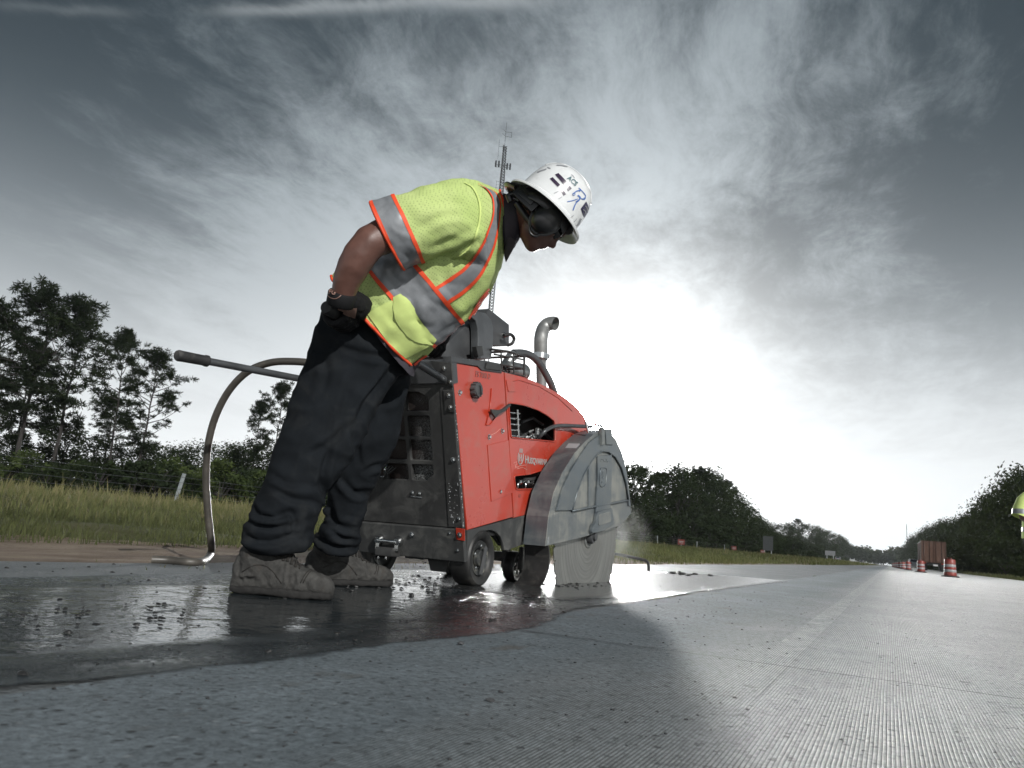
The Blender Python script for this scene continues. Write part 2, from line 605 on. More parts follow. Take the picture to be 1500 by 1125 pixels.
def dirt_mat():
    m, w = mat_new('bare_dirt')
    geo = w.n('ShaderNodeNewGeometry').outputs['Position']
    a = w.noise(w.mapv(geo, (1.4, 0.35, 1)), 3.2, 6, 0.65)
    b = w.noise(geo, 30.0, 6, 0.7)
    c = w.mix(w.ramp(a, 0.3, 0.7), (0.11, 0.082, 0.062), (0.215, 0.175, 0.135))
    c = w.mix(w.math('MULTIPLY', w.ramp(b, 0.52, 0.7), 0.7), c, (0.06, 0.05, 0.035))
    finish(w, **{'Base Color': c, 'Roughness': 0.95, 'Normal': w.bump(w.math('ADD', a, b), 0.9, 0.03), 'Specular IOR Level': 0.1})
    return m


def turf_mat():
    m, w = mat_new('turf')
    geo = w.n('ShaderNodeNewGeometry').outputs['Position']
    a = w.noise(w.mapv(geo, (1, 0.5, 1)), 0.9, 6, 0.65)
    b = w.noise(geo, 14.0, 6, 0.7)
    c = w.mix(w.ramp(a, 0.35, 0.65), (0.055, 0.068, 0.026), (0.105, 0.098, 0.045))
    c = w.mix(w.math('MULTIPLY', b, 0.6), c, (0.035, 0.036, 0.018))
    finish(w, **{'Base Color': c, 'Roughness': 0.95, 'Normal': w.bump(b, 1.0, 0.06), 'Specular IOR Level': 0.1})
    return m


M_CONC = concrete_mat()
M_ASPH = asphalt_mat()
M_WET = wet_mat('wet_slurry', 0.40, 0.56, (0.024, 0.031, 0.035), (0.027, 0.034, 0.038), 0.07)
M_POOL = wet_mat('standing_water', 0.24, 0.40, (0.027, 0.034, 0.038), (0.029, 0.036, 0.040), 0.30, 0.12)
M_STREAM = wet_mat('running_water', 0.16, 0.30, (0.04, 0.042, 0.042), (0.036, 0.038, 0.039), 0.10, 0.04, 0.20, 0.45)
M_DIRT = dirt_mat()
M_TURF = turf_mat()


# ------------------------------------------------------------------ ground, road, shoulder
def ground_z(x, y=0):
    """left verge climbs to a low bank under the fence; right verge is nearly flat"""
    if x < -4.7:
        t = min(1.0, (-4.7 - x) / 5.5)
        z = 0.02 + 0.25 * t * t * (3 - 2 * t)
        if x < -10.2:
            z += 0.1 * min(1.0, (-10.2 - x) / 10)
        return z
    return 0.0


def strip(name, mat, xs, ys, zf, kind='structure', jitter=0.0, parent=None):
    vs, fs = [], []
    for j, y in enumerate(ys):
        for i, x in enumerate(xs):
            jx = 0.0
            if jitter and (i == 0 or i == len(xs) - 1):
                jx = jitter * fbm((x * 3.1, y, 0.3), 1.3, 5)
            vs.append((x + jx, y, zf(x, y)))
    n = len(xs)
    for j in range(len(ys) - 1):
        for i in range(n - 1):
            a = j * n + i
            fs.append((a, a + 1, a + n + 1, a + n))
    me = bpy.data.meshes.new(name)
    me.from_pydata(vs, [], fs)
    o = link(name, me, mat, parent, 180)
    if kind:
        o['kind'] = kind
    return o


def frange(a, b, st):
    n = max(1, int(round((b - a) / st)))
    return [a + (b - a) * i / n for i in range(n + 1)]


ys_far = frange(-12, 30, 0.5) + frange(34, 120, 5)[0:] + frange(140, 3000, 130)
strip('ground', M_TURF, [-2500, -800, -200, -60, -30, -20] + frange(-16, -4.6, 0.4) + [-4.2, 0, 6, 8, 30, 200, 800, 2500],
      ys_far, lambda x, y: (ground_z(x, y) if x < -4.7 else -0.05) + (0.05 * fbm((x, y, 0), 0.6, 4) if x < -5.2 and y < 130 else 0))
strip('dirt_strip', M_DIRT, frange(-5.35, -3.2, 0.12), frange(-8, 26, 0.12) + frange(28, 120, 4),
      lambda x, y: 0.004 + max(0, (-4.4 - x)) * 0.03 + 0.012 * fbm((x, y * 0.6, 0), 2.6, 5) * min(1, max(0, (-3.35 - x) * 3)), jitter=0.16)
strip('shoulder', M_ASPH, frange(-3.42, -1.14, 0.24), frange(-8, 26, 0.15) + frange(28, 200, 6) + [600, 1400], lambda x, y: 0.012, jitter=0.10)
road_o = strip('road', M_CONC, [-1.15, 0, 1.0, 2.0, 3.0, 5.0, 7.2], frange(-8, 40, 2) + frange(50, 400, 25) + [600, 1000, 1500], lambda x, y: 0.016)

# faded white edge line and the saw-cut joints between the slabs
M_LINE = concrete_mat('worn_line_paint', True)
strip('edge_line', M_LINE, [-0.335, -0.29, -0.245], frange(1.7, 40, 0.4) + frange(50, 600, 25), lambda x, y: 0.0166, kind=None, parent=road_o)
M_JOINT = simple('joint_gap', (0.02, 0.022, 0.024), 0.9)
for k in range(2):
    y0 = 2.2 + 4.6 * k
    vs, fs = [], []
    n = 70
    for i in range(n + 1):
        x = -1.14 + 8.3 * i / n
        yy = y0 + 0.03 * x + 0.008 * fbm((x * 4, k, 0), 1.0, 4)
        ww = 0.0035 + 0.0016 * fbm((x * 9, k, 2), 1.0, 3)
        vs += [(x, yy - ww, 0.0195), (x, yy + ww, 0.0195)]
    for i in range(n):
        fs.append((2 * i, 2 * i + 2, 2 * i + 3, 2 * i + 1))
    me = bpy.data.meshes.new('joint')
    me.from_pydata(vs, [], fs)
    link('joint', me, M_JOINT, road_o)


def wet_sheet(name, mat, outline, z, step=0.05):
    """thin film on the pavement; each vertex knows how far inside the ragged edge it lies"""
    O = np.array(outline, float)
    x0, y0 = O.min(0) - 0.25
    x1, y1 = O.max(0) + 0.25
    nx, ny = int((x1 - x0) / step) + 1, int((y1 - y0) / step) + 1
    X, Y = np.meshgrid(np.linspace(x0, x1, nx), np.linspace(y0, y1, ny))
    P = np.stack([X.ravel(), Y.ravel()], 1)
    A, B = O, np.roll(O, -1, 0)
    dmin = np.full(len(P), 1e9)
    ins = np.zeros(len(P), bool)
    for a_, b_ in zip(A, B):
        ab = b_ - a_
        t = np.clip(((P - a_) @ ab) / (ab @ ab), 0, 1)
        dmin = np.minimum(dmin, np.linalg.norm(P - a_ - t[:, None] * ab, axis=1))
        cr_ = (a_[1] > P[:, 1]) != (b_[1] > P[:, 1])
        with np.errstate(divide='ignore', invalid='ignore'):
            xi = a_[0] + (P[:, 1] - a_[1]) / (b_[1] - a_[1]) * ab[0]
        ins ^= cr_ & (P[:, 0] < xi)
    D = np.where(ins, dmin, -dmin)
    me = bpy.data.meshes.new(name)
    keep = D.reshape(ny, nx) > -0.2
    fs = [(j * nx + i, j * nx + i + 1, (j + 1) * nx + i + 1, (j + 1) * nx + i) for j in range(ny - 1) for i in range(nx - 1)
          if keep[j, i] or keep[j, i + 1] or keep[j + 1, i] or keep[j + 1, i + 1]]
    me.from_pydata([(p[0], p[1], z) for p in P], [], fs)
    me.attributes.new('inside', 'FLOAT', 'POINT').data.foreach_set('value', D.astype(np.float32))
    o = link(name, me, mat)
    o['kind'] = 'structure'
    return o


wet_sheet('wet_pavement', M_WET, [(-1.24, -0.6), (-1.20, 0.75), (-1.13, 1.06), (-1.10, 1.5), (-1.05, 1.95), (-1.02, 2.3), (-1.12, 2.7), (-1.19, 3.1), (-1.18, 4.0),
                                (-1.20, 6.5), (-1.18, 9.6), (-1.75, 9.9), (-2.3, 8.8), (-2.45, 6.4), (-2.85, 5.0), (-2.95, 3.6), (-2.8, 2.7), (-2.75, 1.6), (-2.8, -0.6)], 0.0172)
wet_sheet('puddle', M_POOL, [(-1.42, -0.2), (-1.33, 0.75), (-1.28, 1.2), (-1.26, 1.7), (-1.36, 2.2), (-1.6, 2.7), (-1.7, 3.3), (-2.3, 3.2), (-2.4, 2.4), (-2.48, 1.9), (-2.5, 1.2), (-2.5, -0.2)], 0.0186)
wet_sheet('puddle', M_STREAM, [(-1.40, 3.4), (-1.22, 4.4), (-1.18, 5.6), (-1.14, 7.4), (-1.10, 9.9), (-1.7, 9.9), (-2.25, 8.9), (-2.4, 6.6), (-2.6, 5.2), (-2.6, 4.0), (-2.0, 3.3)], 0.0186)

# the ragged lip of slurry left where the wet strip ends, mud clods, small stones
M_MUD = simple('wet_mud', (0.020, 0.020, 0.020), 0.45, var=0.4, vscale=30, bump=0.8, bscale=90)


def clod_mesh(bm, c, r_, seed):
    res = bmesh.ops.create_icosphere(bm, subdivisions=2, radius=1.0)
    for v in res['verts']:
        k = 1 + 0.55 * mnoise.noise(Vector(v.co) * 1.3 + Vector((seed, seed * 1.7, 0)))
        v.co = Vector((v.co.x * r_ * 1.5 * k, v.co.y * r_ * 1.2 * k, max(-0.3, v.co.z * 0.75) * r_ * k)) + Vector(c)


def stuff_clods(name, spots, mat):
    bm = bmesh.new()
    for i, (x, y, z, r_) in enumerate(spots):
        clod_mesh(bm, (x, y, z), r_, i * 3.17)
    me = bpy.data.meshes.new(name)
    bm.to_mesh(me)
    bm.free()
    o = link(name, me, mat, None, 60)
    o['kind'] = 'stuff'
    return o


spots = []
for i in range(420):
    t = rnd.random()
    if t < 0.10:
        x, y = rnd.gauss(-1.17, 0.035), rnd.uniform(0.4, 3.0)
    elif t < 0.62:
        x, y = rnd.uniform(-2.6, -1.2), rnd.uniform(0.6, 3.4)
    elif t < 0.8:
        x, y = rnd.gauss(-1.85, 0.14), rnd.uniform(3.0, 5.6)
    else:
        x, y = rnd.uniform(-2.5, -1.3), rnd.uniform(5.5, 9.6)
    spots.append((x, y, 0.018, rnd.choice([0.0015, 0.002, 0.0025, 0.003, 0.004, 0.006])))
for i in range(34):      # a low ridge of mud left in the near puddle
    x, y = -1.86 + rnd.gauss(0, 0.05), rnd.uniform(0.75, 1.65)
    spots.append((x, y, 0.022, rnd.uniform(0.002, 0.0055)))
for i in range(14):
    x, y = -1.62 + rnd.gauss(0, 0.05), rnd.uniform(0.95, 1.5)
    spots.append((x, y, 0.022, rnd.uniform(0.002, 0.006)))
for i in range(60):
    x, y = rnd.gauss(-1.84, 0.10), rnd.uniform(4.3, 5.7)
    spots.append((x, y, 0.018, rnd.uniform(0.003, 0.011)))
for i in range(12):
    x, y = rnd.gauss(-2.05, 0.10), rnd.gauss(8.9, 0.35)
    spots.append((x, y, 0.024, rnd.uniform(0.008, 0.032)))
for i in range(90):
    x, y = rnd.gauss(-2.25, 0.18), rnd.uniform(2.6, 4.0)
    spots.append((x, y, 0.022, rnd.uniform(0.003, 0.009)))
for i in range(60):
    spots.append((rnd.gauss(-3.15, 0.2), rnd.uniform(0.5, 7), 0.013, rnd.uniform(0.003, 0.007)))
stuff_clods('mud_clods', spots, M_MUD)
M_STONE = simple('dark_grit', (0.05, 0.052, 0.055), 0.8, var=0.5, vscale=40)
spots = [(-0.62, 1.23, 0.018, 0.0055), (-0.64, 1.31, 0.018, 0.004), (-0.98, 1.75, 0.02, 0.006)]
for i in range(800):
    y = 0.7 + 5.5 * rnd.random() ** 1.8
    x = rnd.uniform(-1.15, 0.9 + 0.2 * y)
    spots.append((x, y, 0.0165, rnd.choice([0.0012, 0.0016, 0.0022, 0.003, 0.0042]) * (0.5 + 0.09 * y)))
stuff_clods('road_grit', spots, M_STONE)

# ------------------------------------------------------------------ grass
def grass_blades(name, areas, mat, seed):
    rs = np.random.RandomState(seed)
    V, Fc, Cc = [], [], []
    base = 0
    for (x0, x1, y0, y1, n, hlo, hhi, wd, tone) in areas:
        X = rs.uniform(x0, x1, n)
        Y = rs.uniform(y0, y1, n)
        keep = np.array([fbm((x * 0.9, y * 0.6, 3.3), 1.0, 3) for x, y in zip(X, Y)])
        H = rs.uniform(hlo, hhi, n) * (1.0 + 0.95 * np.clip(keep, -0.85, 1.0)) * np.where(rs.rand(n) < 0.06, 1.5, 1.0)
        A = rs.uniform(0, 2 * np.pi, n)
        L = rs.uniform(0.15, 0.75, n) * H
        W = wd * rs.uniform(0.6, 1.3, n)
        for i in range(n):
            x, y = X[i], Y[i]
            z = ground_z(x, y) - 0.01
            dx, dy = math.cos(A[i]), math.sin(A[i])
            px_, py_ = -dy * W[i], dx * W[i]
            h, l = H[i], L[i]
            V += [(x - px_, y - py_, z), (x + px_, y + py_, z),
                  (x + dx * l * .35 - px_ * .7, y + dy * l * .35 - py_ * .7, z + h * .6), (x + dx * l * .35 + px_ * .7, y + dy * l * .35 + py_ * .7, z + h * .6),
                  (x + dx * l, y + dy * l, z + h)]
            Fc += [(base, base + 1, base + 3, base + 2), (base + 2, base + 3, base + 4)]
            base += 5
            k = min(1, max(0, tone + 0.5 * keep[i] + rs.normal(0, 0.22)))
            Cc += [k] * 5
    me = bpy.data.meshes.new(name)
    me.from_pydata(V, [], Fc)
    at = me.attributes.new('tone', 'FLOAT', 'POINT')
    at.data.foreach_set('value', np.array(Cc, dtype=np.float32))
    o = link(name, me, mat)
    o['kind'] = 'stuff'
    return o


mm, w = mat_new('grass_blade')
at = w.n('ShaderNodeAttribute', attribute_name='tone').outputs['Fac']
cc = w.mix(w.ramp(at, 0.1, 0.5), (0.050, 0.057, 0.026), (0.090, 0.100, 0.043))
cc = w.mix(w.ramp(at, 0.55, 0.95), cc, (0.16, 0.14, 0.075))
out = w.n('ShaderNodeOutputMaterial')
df = w.n('ShaderNodeBsdfPrincipled'); w.l(cc, df.inputs['Base Color']); df.inputs['Roughness'].default_value = 0.7
df.inputs['Specular IOR Level'].default_value = 0.2
tr = w.n('ShaderNodeBsdfTranslucent'); w.l(w.mix(0.4, cc, (0.22, 0.25, 0.06)), tr.inputs[0])
mx = w.n('ShaderNodeMixShader'); mx.inputs[0].default_value = 0.35
w.l(df.outputs[0], mx.inputs[1]); w.l(tr.outputs[0], mx.inputs[2]); w.l(mx.outputs[0], out.inputs[0])
M_GRASS = mm
grass_blades('verge_grass', [
    (-5.5, -4.75, 1, 12, 5200, 0.04, 0.11, 0.0035, 0.25),
    (-7.2, -5.2, 1, 14, 17000, 0.05, 0.13, 0.0045, 0.2),
    (-10.5, -7.0, 2, 20, 16000, 0.05, 0.13, 0.006, 0.42),
    (-16.5, -10.0, 3, 30, 15000, 0.08, 0.21, 0.009, 0.75),
    (-22, -16, 5, 45, 7000, 0.12, 0.34, 0.016, 0.75),
    (-5.4, -3.5, 9, 26, 3000, 0.03, 0.10, 0.006, 0.55),
    (-9.5, -3.9, 14, 40, 15000, 0.05, 0.14, 0.009, 0.35),
    (-20, -9, 20, 60, 14000, 0.08, 0.2, 0.017, 0.4),
    (-20, -3.3, 40, 110, 12000, 0.07, 0.2, 0.03, 0.45),
    (-24, -3.0, 110, 260, 5000, 0.15, 0.4, 0.08, 0.45),
    (-3.6, -2.9, 0.5, 9, 260, 0.02, 0.05, 0.003, 0.6),
    (7.3, 11.5, 20, 130, 7000, 0.12, 0.3, 0.03, 0.35),
], M_GRASS, 5)

# ------------------------------------------------------------------ wire fence along the left bank
FX = -20.0
fence = thing('wire_fence', 'long wire fence with steel posts in front of the left woods', 'fence', (FX, 11.2, ground_z(FX)))
for i, yy in enumerate([11.2 + 5.6 * k for k in range(-1, 20)]):
    if i == 2:
        a, b = on_plane(249, 752, 0, FX), on_plane(270, 694, 0, FX)
        mb = MB()
        a.z -= 0.25
        ax = (b - a).normalized()
        sd = ax.cross(Vector((0, 1, 0))).normalized()
        fw = ax.cross(sd)
        prof = [(-.05, -.03), (.05, -.03), (.05, .03), (.03, .03), (.03, -.012), (-.03, -.012), (-.03, .03), (-.05, .03)]
        mb.prism([a + fw * p[0] + sd * p[1] for p in prof], b - a)
        o = mb.build('post', M_GALV, fence, 30)
        o['label'] = 'leaning galvanised channel post'
        continue
    lean = rnd.gauss(0, 0.03)
    h = 1.28 + rnd.uniform(-0.05, 0.06)
    mb = MB().tube([(FX, yy, ground_z(FX) - 0.2), (FX + lean, yy + lean, h)], 0.045, 6)
    mb.build('post', M_BARK if i % 3 else M_GALV, fence, 60)
for py in (666, 676, 688.5, 700):
    z = on_plane(0, py, 0, FX).z
    pts = []
    for k in range(-1, 19):
        y0 = 11.2 + 5.6 * k
        pts += [(FX + 0.05, y0, z), (FX + 0.05, y0 + 2.8, z - 0.02)]
    MB().tube(pts, 0.0065, 4).build('wire', M_DARKSTEEL, fence, 180)

# ------------------------------------------------------------------ trees


def tuft(V, F, c, r_, n, rs, wd, flat=0.75):
    """a bunch of needle blades round a point"""
    for _ in range(n):
        d = Vector((rs.gauss(0, 1), rs.gauss(0, 1), rs.gauss(0.15, 0.8) * flat))
        if d.length < 1e-3:
            continue
        d.normalize()
        st = d * r_ * rs.uniform(0.0, 0.45)
        en = d * r_ * rs.uniform(0.7, 1.1)
        s = d.orthogonal().normalized() * wd
        s.rotate(Matrix.Rotation(rs.uniform(0, 6.28), 3, d))
        b = len(V)
        V += [c + st - s, c + st + s, c + en + s * .5, c + en - s * .5]
        F.append((b, b + 1, b + 2, b + 3))


def limb_pts(p0, d, ln, rs, up=0.25, n=5, wob=0.12):
    pts = [Vector(p0)]
    d = Vector(d).normalized()
    for k in range(n):
        d = (d + Vector((rs.gauss(0, wob), rs.gauss(0, wob), rs.gauss(up * 0.25, wob)))).normalized()
        pts.append(pts[-1] + d * ln / n)
    return pts


def pine_meshes(seed, h=14.0, crown_from=0.45, spread=2.8, dens=1.0, tr=0.17):
    rs = random.Random(seed)
    tk = MB()
    pts = [Vector((0, 0, -0.5))]
    off = Vector((0, 0, 0))
    N = 12
    for k in range(1, N + 1):
        off += Vector((rs.gauss(0, 0.05), rs.gauss(0, 0.05), 0))
        pts.append(Vector((off.x, off.y, h * k / N)))
    tk.tube(pts, [tr * (1 - 0.86 * i / N) for i in range(N + 1)], 8)
    V, F = [], []

    def trunk_at(t):
        f = t * N
        i = min(N - 1, int(f))
        return pts[i].lerp(pts[i + 1], f - i)
    nl = int(27 * dens)
    for k in range(nl):
        t = crown_from + (1 - crown_from) * (k + rs.random()) / nl
        rel = (t - crown_from) / (1 - crown_from)
        prof = (0.45 + 0.9 * min(1, rel * 2.2)) * (1 - 0.72 * max(0, rel - 0.45) / 0.55)
        ln = spread * prof * rs.uniform(0.55, 1.15)
        az = rs.uniform(0, 6.283)
        el = -0.1 + 0.75 * rel + rs.gauss(0, 0.12)
        d = Vector((math.cos(az) * math.cos(el), math.sin(az) * math.cos(el), math.sin(el)))
        lp = limb_pts(trunk_at(t), d, ln, rs, 0.35, 5, 0.16)
        tk.tube(lp, [0.055 * (1 - 0.8 * i / 5) * (0.6 + 0.3 * ln / spread) for i in range(6)], 5, cap=False)
        # needles sit in plates towards the limb ends, the inner limb stays bare
        for j in range(3, 6):
            for _ in range(2 if j == 3 else 4):
                c = lp[j] + Vector((rs.gauss(0, .36), rs.gauss(0, .36), rs.gauss(0.10, .13)))
                tuft(V, F, c, rs.uniform(0.30, 0.52), 26, rs, 0.036)
    for _ in range(16):
        tuft(V, F, pts[-1] + Vector((rs.gauss(0, .4), rs.gauss(0, .4), rs.uniform(-1.0, .3))), 0.5, 26, rs, 0.034)
    # bare dead limbs low on the trunk
    for _ in range(7):
        t = rs.uniform(0.2, crown_from)
        az = rs.uniform(0, 6.283)
        lp = limb_pts(trunk_at(t), (math.cos(az), math.sin(az), 0.1), rs.uniform(0.5, 1.8), rs, -0.1, 4, 0.2)
        tk.tube(lp, [0.03, 0.024, 0.018, 0.012, 0.006], 4, cap=False)
    cm = bpy.data.meshes.new('crown')
    cm.from_pydata(V, [], F)
    return tk.mesh('trunk'), cm


def leafy_meshes(seed, h=9.0, spread=3.2, trunk_h=0.3, nlobe=60, leaf=0.16, per=95, tr=0.2, low=0.12):
    rs = random.Random(seed)
    tk = MB()
    pts = limb_pts((0, 0, -0.4), (0, 0, 1), h * 0.8, rs, 0.5, 7, 0.05)
    tk.tube(pts, [tr * (1 - 0.8 * i / 7) for i in range(8)], 7)
    V, F = [], []
    lob = []
    for k in range(nlobe):
        t = low + (1 - low) * rs.random()
        wd = math.sin(math.pi * min(1, 0.16 + 0.80 * t)) ** 0.7
        az = rs.uniform(0, 6.283)
        rr = spread * wd * math.sqrt(rs.uniform(0.12, 1))
        c = Vector((rr * math.cos(az), rr * math.sin(az), t * h * (1 - 0.06 * rs.random()) - 0.2 * (rr / spread) * h * 0.3))
        lob.append(c)
    for c in lob:
        i = min(6, max(1, int((c.z / h) * 6)))
        if rs.random() < 0.45:
            tk.tube([pts[i - 1], pts[i - 1].lerp(c, 0.55) + Vector((0, 0, 0.25)), c], [0.05, 0.035, 0.012], 4, cap=False)
        lr = rs.uniform(0.10, 0.19) * h
        for _ in range(per):
            d = Vector((rs.gauss(0, 1), rs.gauss(0, 1), rs.gauss(0.1, 0.8))).normalized()
            p = c + d * lr * (rs.random() ** 0.45) * Vector((1, 1, 0.72)).length / 1.6
            nrm = (d + Vector((rs.gauss(0, .6), rs.gauss(0, .6), rs.gauss(0.3, .5)))).normalized()
            a = nrm.orthogonal().normalized()
            a.rotate(Matrix.Rotation(rs.uniform(0, 6.28), 3, nrm))
            b = nrm.cross(a)
            s = leaf * rs.uniform(0.6, 1.35)
            o = len(V)
            V += [p - a * s, p + b * s * .5, p + a * s, p - b * s * .5]
            F.append((o, o + 1, o + 2, o + 3))
    cm = bpy.data.meshes.new('crown')
    cm.from_pydata(V, [], F)
    return tk.mesh('trunk'), cm


PINES = [pine_meshes(11, 14, 0.34, 3.9, 1.75), pine_meshes(12, 14, 0.30, 3.5, 1.7), pine_meshes(13, 14, 0.44, 2.7, 1.0, 0.14), pine_meshes(14, 14, 0.34, 3.2, 1.4, 0.16)]
LEAFY = [leafy_meshes(21, 9, 3.4), leafy_meshes(22, 9, 2.9, nlobe=66), leafy_meshes(23, 9, 3.9, nlobe=70, low=0.06)]
BUSH = [leafy_meshes(31, 3.6, 2.3, nlobe=34, leaf=0.13, per=80, tr=0.06, low=0.05), leafy_meshes(32, 3.6, 2.0, nlobe=36, leaf=0.12, per=80, tr=0.06, low=0.03)]
for tm, _ in PINES + LEAFY + BUSH:
    shade(tm, 70)
    tm.materials.append(M_BARK)
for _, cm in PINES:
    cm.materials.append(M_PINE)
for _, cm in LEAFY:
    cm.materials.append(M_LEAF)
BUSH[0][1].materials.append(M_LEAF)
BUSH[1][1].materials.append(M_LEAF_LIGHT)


def plant(kind, idx, loc, h, label, cat, group=None, wide=1.0, lean=(0, 0), rz=None):
    base_h = {'pine_tree': 14.0, 'broadleaf_tree': 9.0, 'bush': 3.6}[kind]
    tm, cm = {'pine_tree': PINES, 'broadleaf_tree': LEAFY, 'bush': BUSH}[kind][idx]
    t = thing(kind, label, cat, loc, group)
    s = h / base_h
    t.scale = (s * wide, s * wide, s)
    t.rotation_euler = (lean[0], lean[1], rnd.uniform(0, 6.28) if rz is None else rz)
    for nm, me in (('trunk', tm), ('crown', cm)):
        o = bpy.data.objects.new(nm, me)
        COL.objects.link(o)
        o.parent = t
    return t


def plant_by_sight(kind, idx, px, top, dist, label, cat, group=None, wide=1.0, lean=(0, 0), zb=0.35):
    """base stands under the sight line of the tree's foot, height from its top"""
    p = at_range(px, top, dist)
    return plant(kind, idx, (p.x, p.y, zb), p.z - zb, label, cat, group, wide, lean)


ORD = ['first', 'second', 'third', 'fourth', 'fifth', 'sixth', 'seventh', 'eighth', 'ninth', 'tenth', 'eleventh', 'twelfth', 'thirteenth', 'fourteenth', 'fifteenth', 'sixteenth', 'seventeenth', 'eighteenth', 'nineteenth', 'twentieth', 'twenty-first', 'twenty-second', 'twenty-third', 'twenty-fourth', 'twenty-fifth', 'twenty-sixth', 'twenty-seventh', 'twenty-eighth']
left = [
    (0, -42, 470, 60, 'broad dark pine cut by the left edge of the picture', 1.0, (0, 0)),
    (1, 12, 462, 58, 'dense dark pine second from the left edge', 1.0, (0, .02)),
    (0, 72, 440, 60, 'tallest dark pine of the left clump, with the broadest crown', 1.05, (0, .02)),
    (1, 122, 458, 63, 'dark pine at the right side of the left clump', .95, (0, .03)),
    (3, 50, 520, 72, 'lower pine seen between the big trunks of the left clump', 1.05, (0, 0)),
    (2, 196, 494, 62, 'thin leaning pine with a small high crown right of the left clump', .85, (0, .05)),
    (3, 232, 528, 61, 'open crowned pine beside the thin leaning pine', 1.0, (0, .05)),
    (2, 384, 592, 70, 'small thin pine just left of the worker\'s trousers', .8, (0, 0)),
    (3, 415, 572, 70, 'feathery pine partly hidden by the worker\'s trousers', .8, (0, 0)),
    (3, 170, 590, 75, 'low pine filling the gap behind the thin leaning pine', 1.1, (0, 0)),
]
for idx, px, top, dist, lab, wide, lean in left:
    plant_by_sight('pine_tree', idx, px, top, dist, lab, 'pine tree', None, wide, lean)
for k, (px, top, dist) in enumerate([(20, 640, 66), (100, 625, 70), (150, 640, 70), (215, 652, 74), (262, 655, 78), (296, 650, 80), (338, 655, 76), (362, 648, 84), (430, 650, 80), (-30, 620, 66), (470, 655, 85)]):
    plant_by_sight('broadleaf_tree', k % 3, px, top, dist, 'rounded leafy tree, ' + ('cut by the left edge' if px < 0 else 'at the left edge of the trousers' if px == 430 else 'wholly behind the worker' if px > 450 else ORD[k] + ' along from the left edge') + ', in the low left wood', 'tree', 'leafy trees behind the left fence', 1.3)
for k in range(22):
    px = -20 + k * 23 + rnd.uniform(-8, 8)
    plant_by_sight('bush', 1 if k % 3 == 0 else 0, px, 668 + px * 0.055 + rnd.uniform(-12, 8), 46 + rnd.uniform(-6, 10), 'bushy undergrowth shrub just behind the left wire fence', 'shrub', 'shrubs behind the left fence', 1.3, zb=0.3)

# woods beyond the saw, left of the highway (a belt some metres behind the fence line)
tops = [(880, 690), (905, 683), (925, 680), (942, 690), (960, 700), (975, 697), (992, 690), (1008, 688), (1022, 692), (1034, 691), (1048, 703), (1062, 712), (1075, 722), (1088, 733), (1098, 748),
        (1110, 757), (1125, 764), (1140, 768), (1155, 768), (1168, 763), (1182, 767), (1196, 772), (1208, 776), (1220, 781), (1230, 786), (1238, 791), (1244, 797)]
for k, (px, top) in enumerate(tops):
    p = on_plane(px, top, 0, -26 - (k % 2) * 2.5)
    kind = 'pine_tree' if k in (3, 4, 5, 8, 11, 19) else 'broadleaf_tree'
    plant(kind, (3 if kind == 'pine_tree' else k % 3), (p.x, p.y, 0.3), p.z - 0.3 + rnd.uniform(-.3, .3), ('dark leafy tree, ' if kind != 'pine_tree' else 'thin topped pine, ') + ORD[k] + ' treetop right of the blade guard in the wood beyond it',
          'tree' if kind != 'pine_tree' else 'pine tree', 'trees in the wood beyond the saw' if kind != 'pine_tree' else 'pines in the wood beyond the saw', 1.15 if kind != 'pine_tree' else 1.0)
for k in range(30):
    y = 58 + 9.0 * k + rnd.uniform(-3, 3)
    plant('bush', 0, (-24 + rnd.uniform(-1.2, 1.2), y, 0.3), rnd.uniform(2.6, 4.4) + k * 0.05, 'dark shrub along the foot of the wood beyond the saw', 'shrub', 'shrubs at the foot of the wood', 1.5)
for k in range(14):
    y = 70 + 20.0 * k + rnd.uniform(-5, 5)
    plant('broadleaf_tree', k % 3, (-31 + rnd.uniform(-1.5, 1.5), y, 0.3), rnd.uniform(6.2, 7.6), 'leafy tree in the back row of the wood beyond the saw', 'tree', 'back row of the wood beyond the saw', 1.4)

# wood on the right side of the highway
rt = [(1535, 690), (1512, 692), (1494, 696), (1477, 702), (1462, 722), (1450, 735), (1440, 748), (1430, 752), (1418, 757), (1406, 758), (1395, 762), (1385, 766), (1376, 765), (1368, 772), (1360, 776), (1352, 780), (1345, 783), (1338, 790), (1332, 794), (1326, 800), (1321, 804)]
for k, (px, top) in enumerate(rt):
    p = on_plane(px, top, 0, 12.5 + (k % 2) * 1.6)
    plant('broadleaf_tree', (k + 1) % 3, (p.x, p.y, 0.0), p.z + rnd.uniform(-.2, .3), 'dark leafy tree, ' + ORD[k] + ' treetop from the right edge in the wood right of the highway', 'tree', 'trees in the wood right of the highway', 1.05)
for k in range(26):
    y = 55 + 10.0 * k + rnd.uniform(-3, 3)
    plant('bush', 0, (11.3 + rnd.uniform(-.8, .8), y, 0.0), rnd.uniform(2.4, 3.8), 'dark shrub at the foot of the wood right of the highway', 'shrub', 'shrubs at the foot of the right wood', 1.4)
for k in range(12):
    y = 80 + 18.0 * k + rnd.uniform(-4, 4)
    plant('broadleaf_tree', k % 3, (17 + rnd.uniform(-1, 1), y, 0.0), rnd.uniform(7.0, 8.2), 'leafy tree in the back row of the wood right of the highway', 'tree', 'back row of the right wood', 1.2)

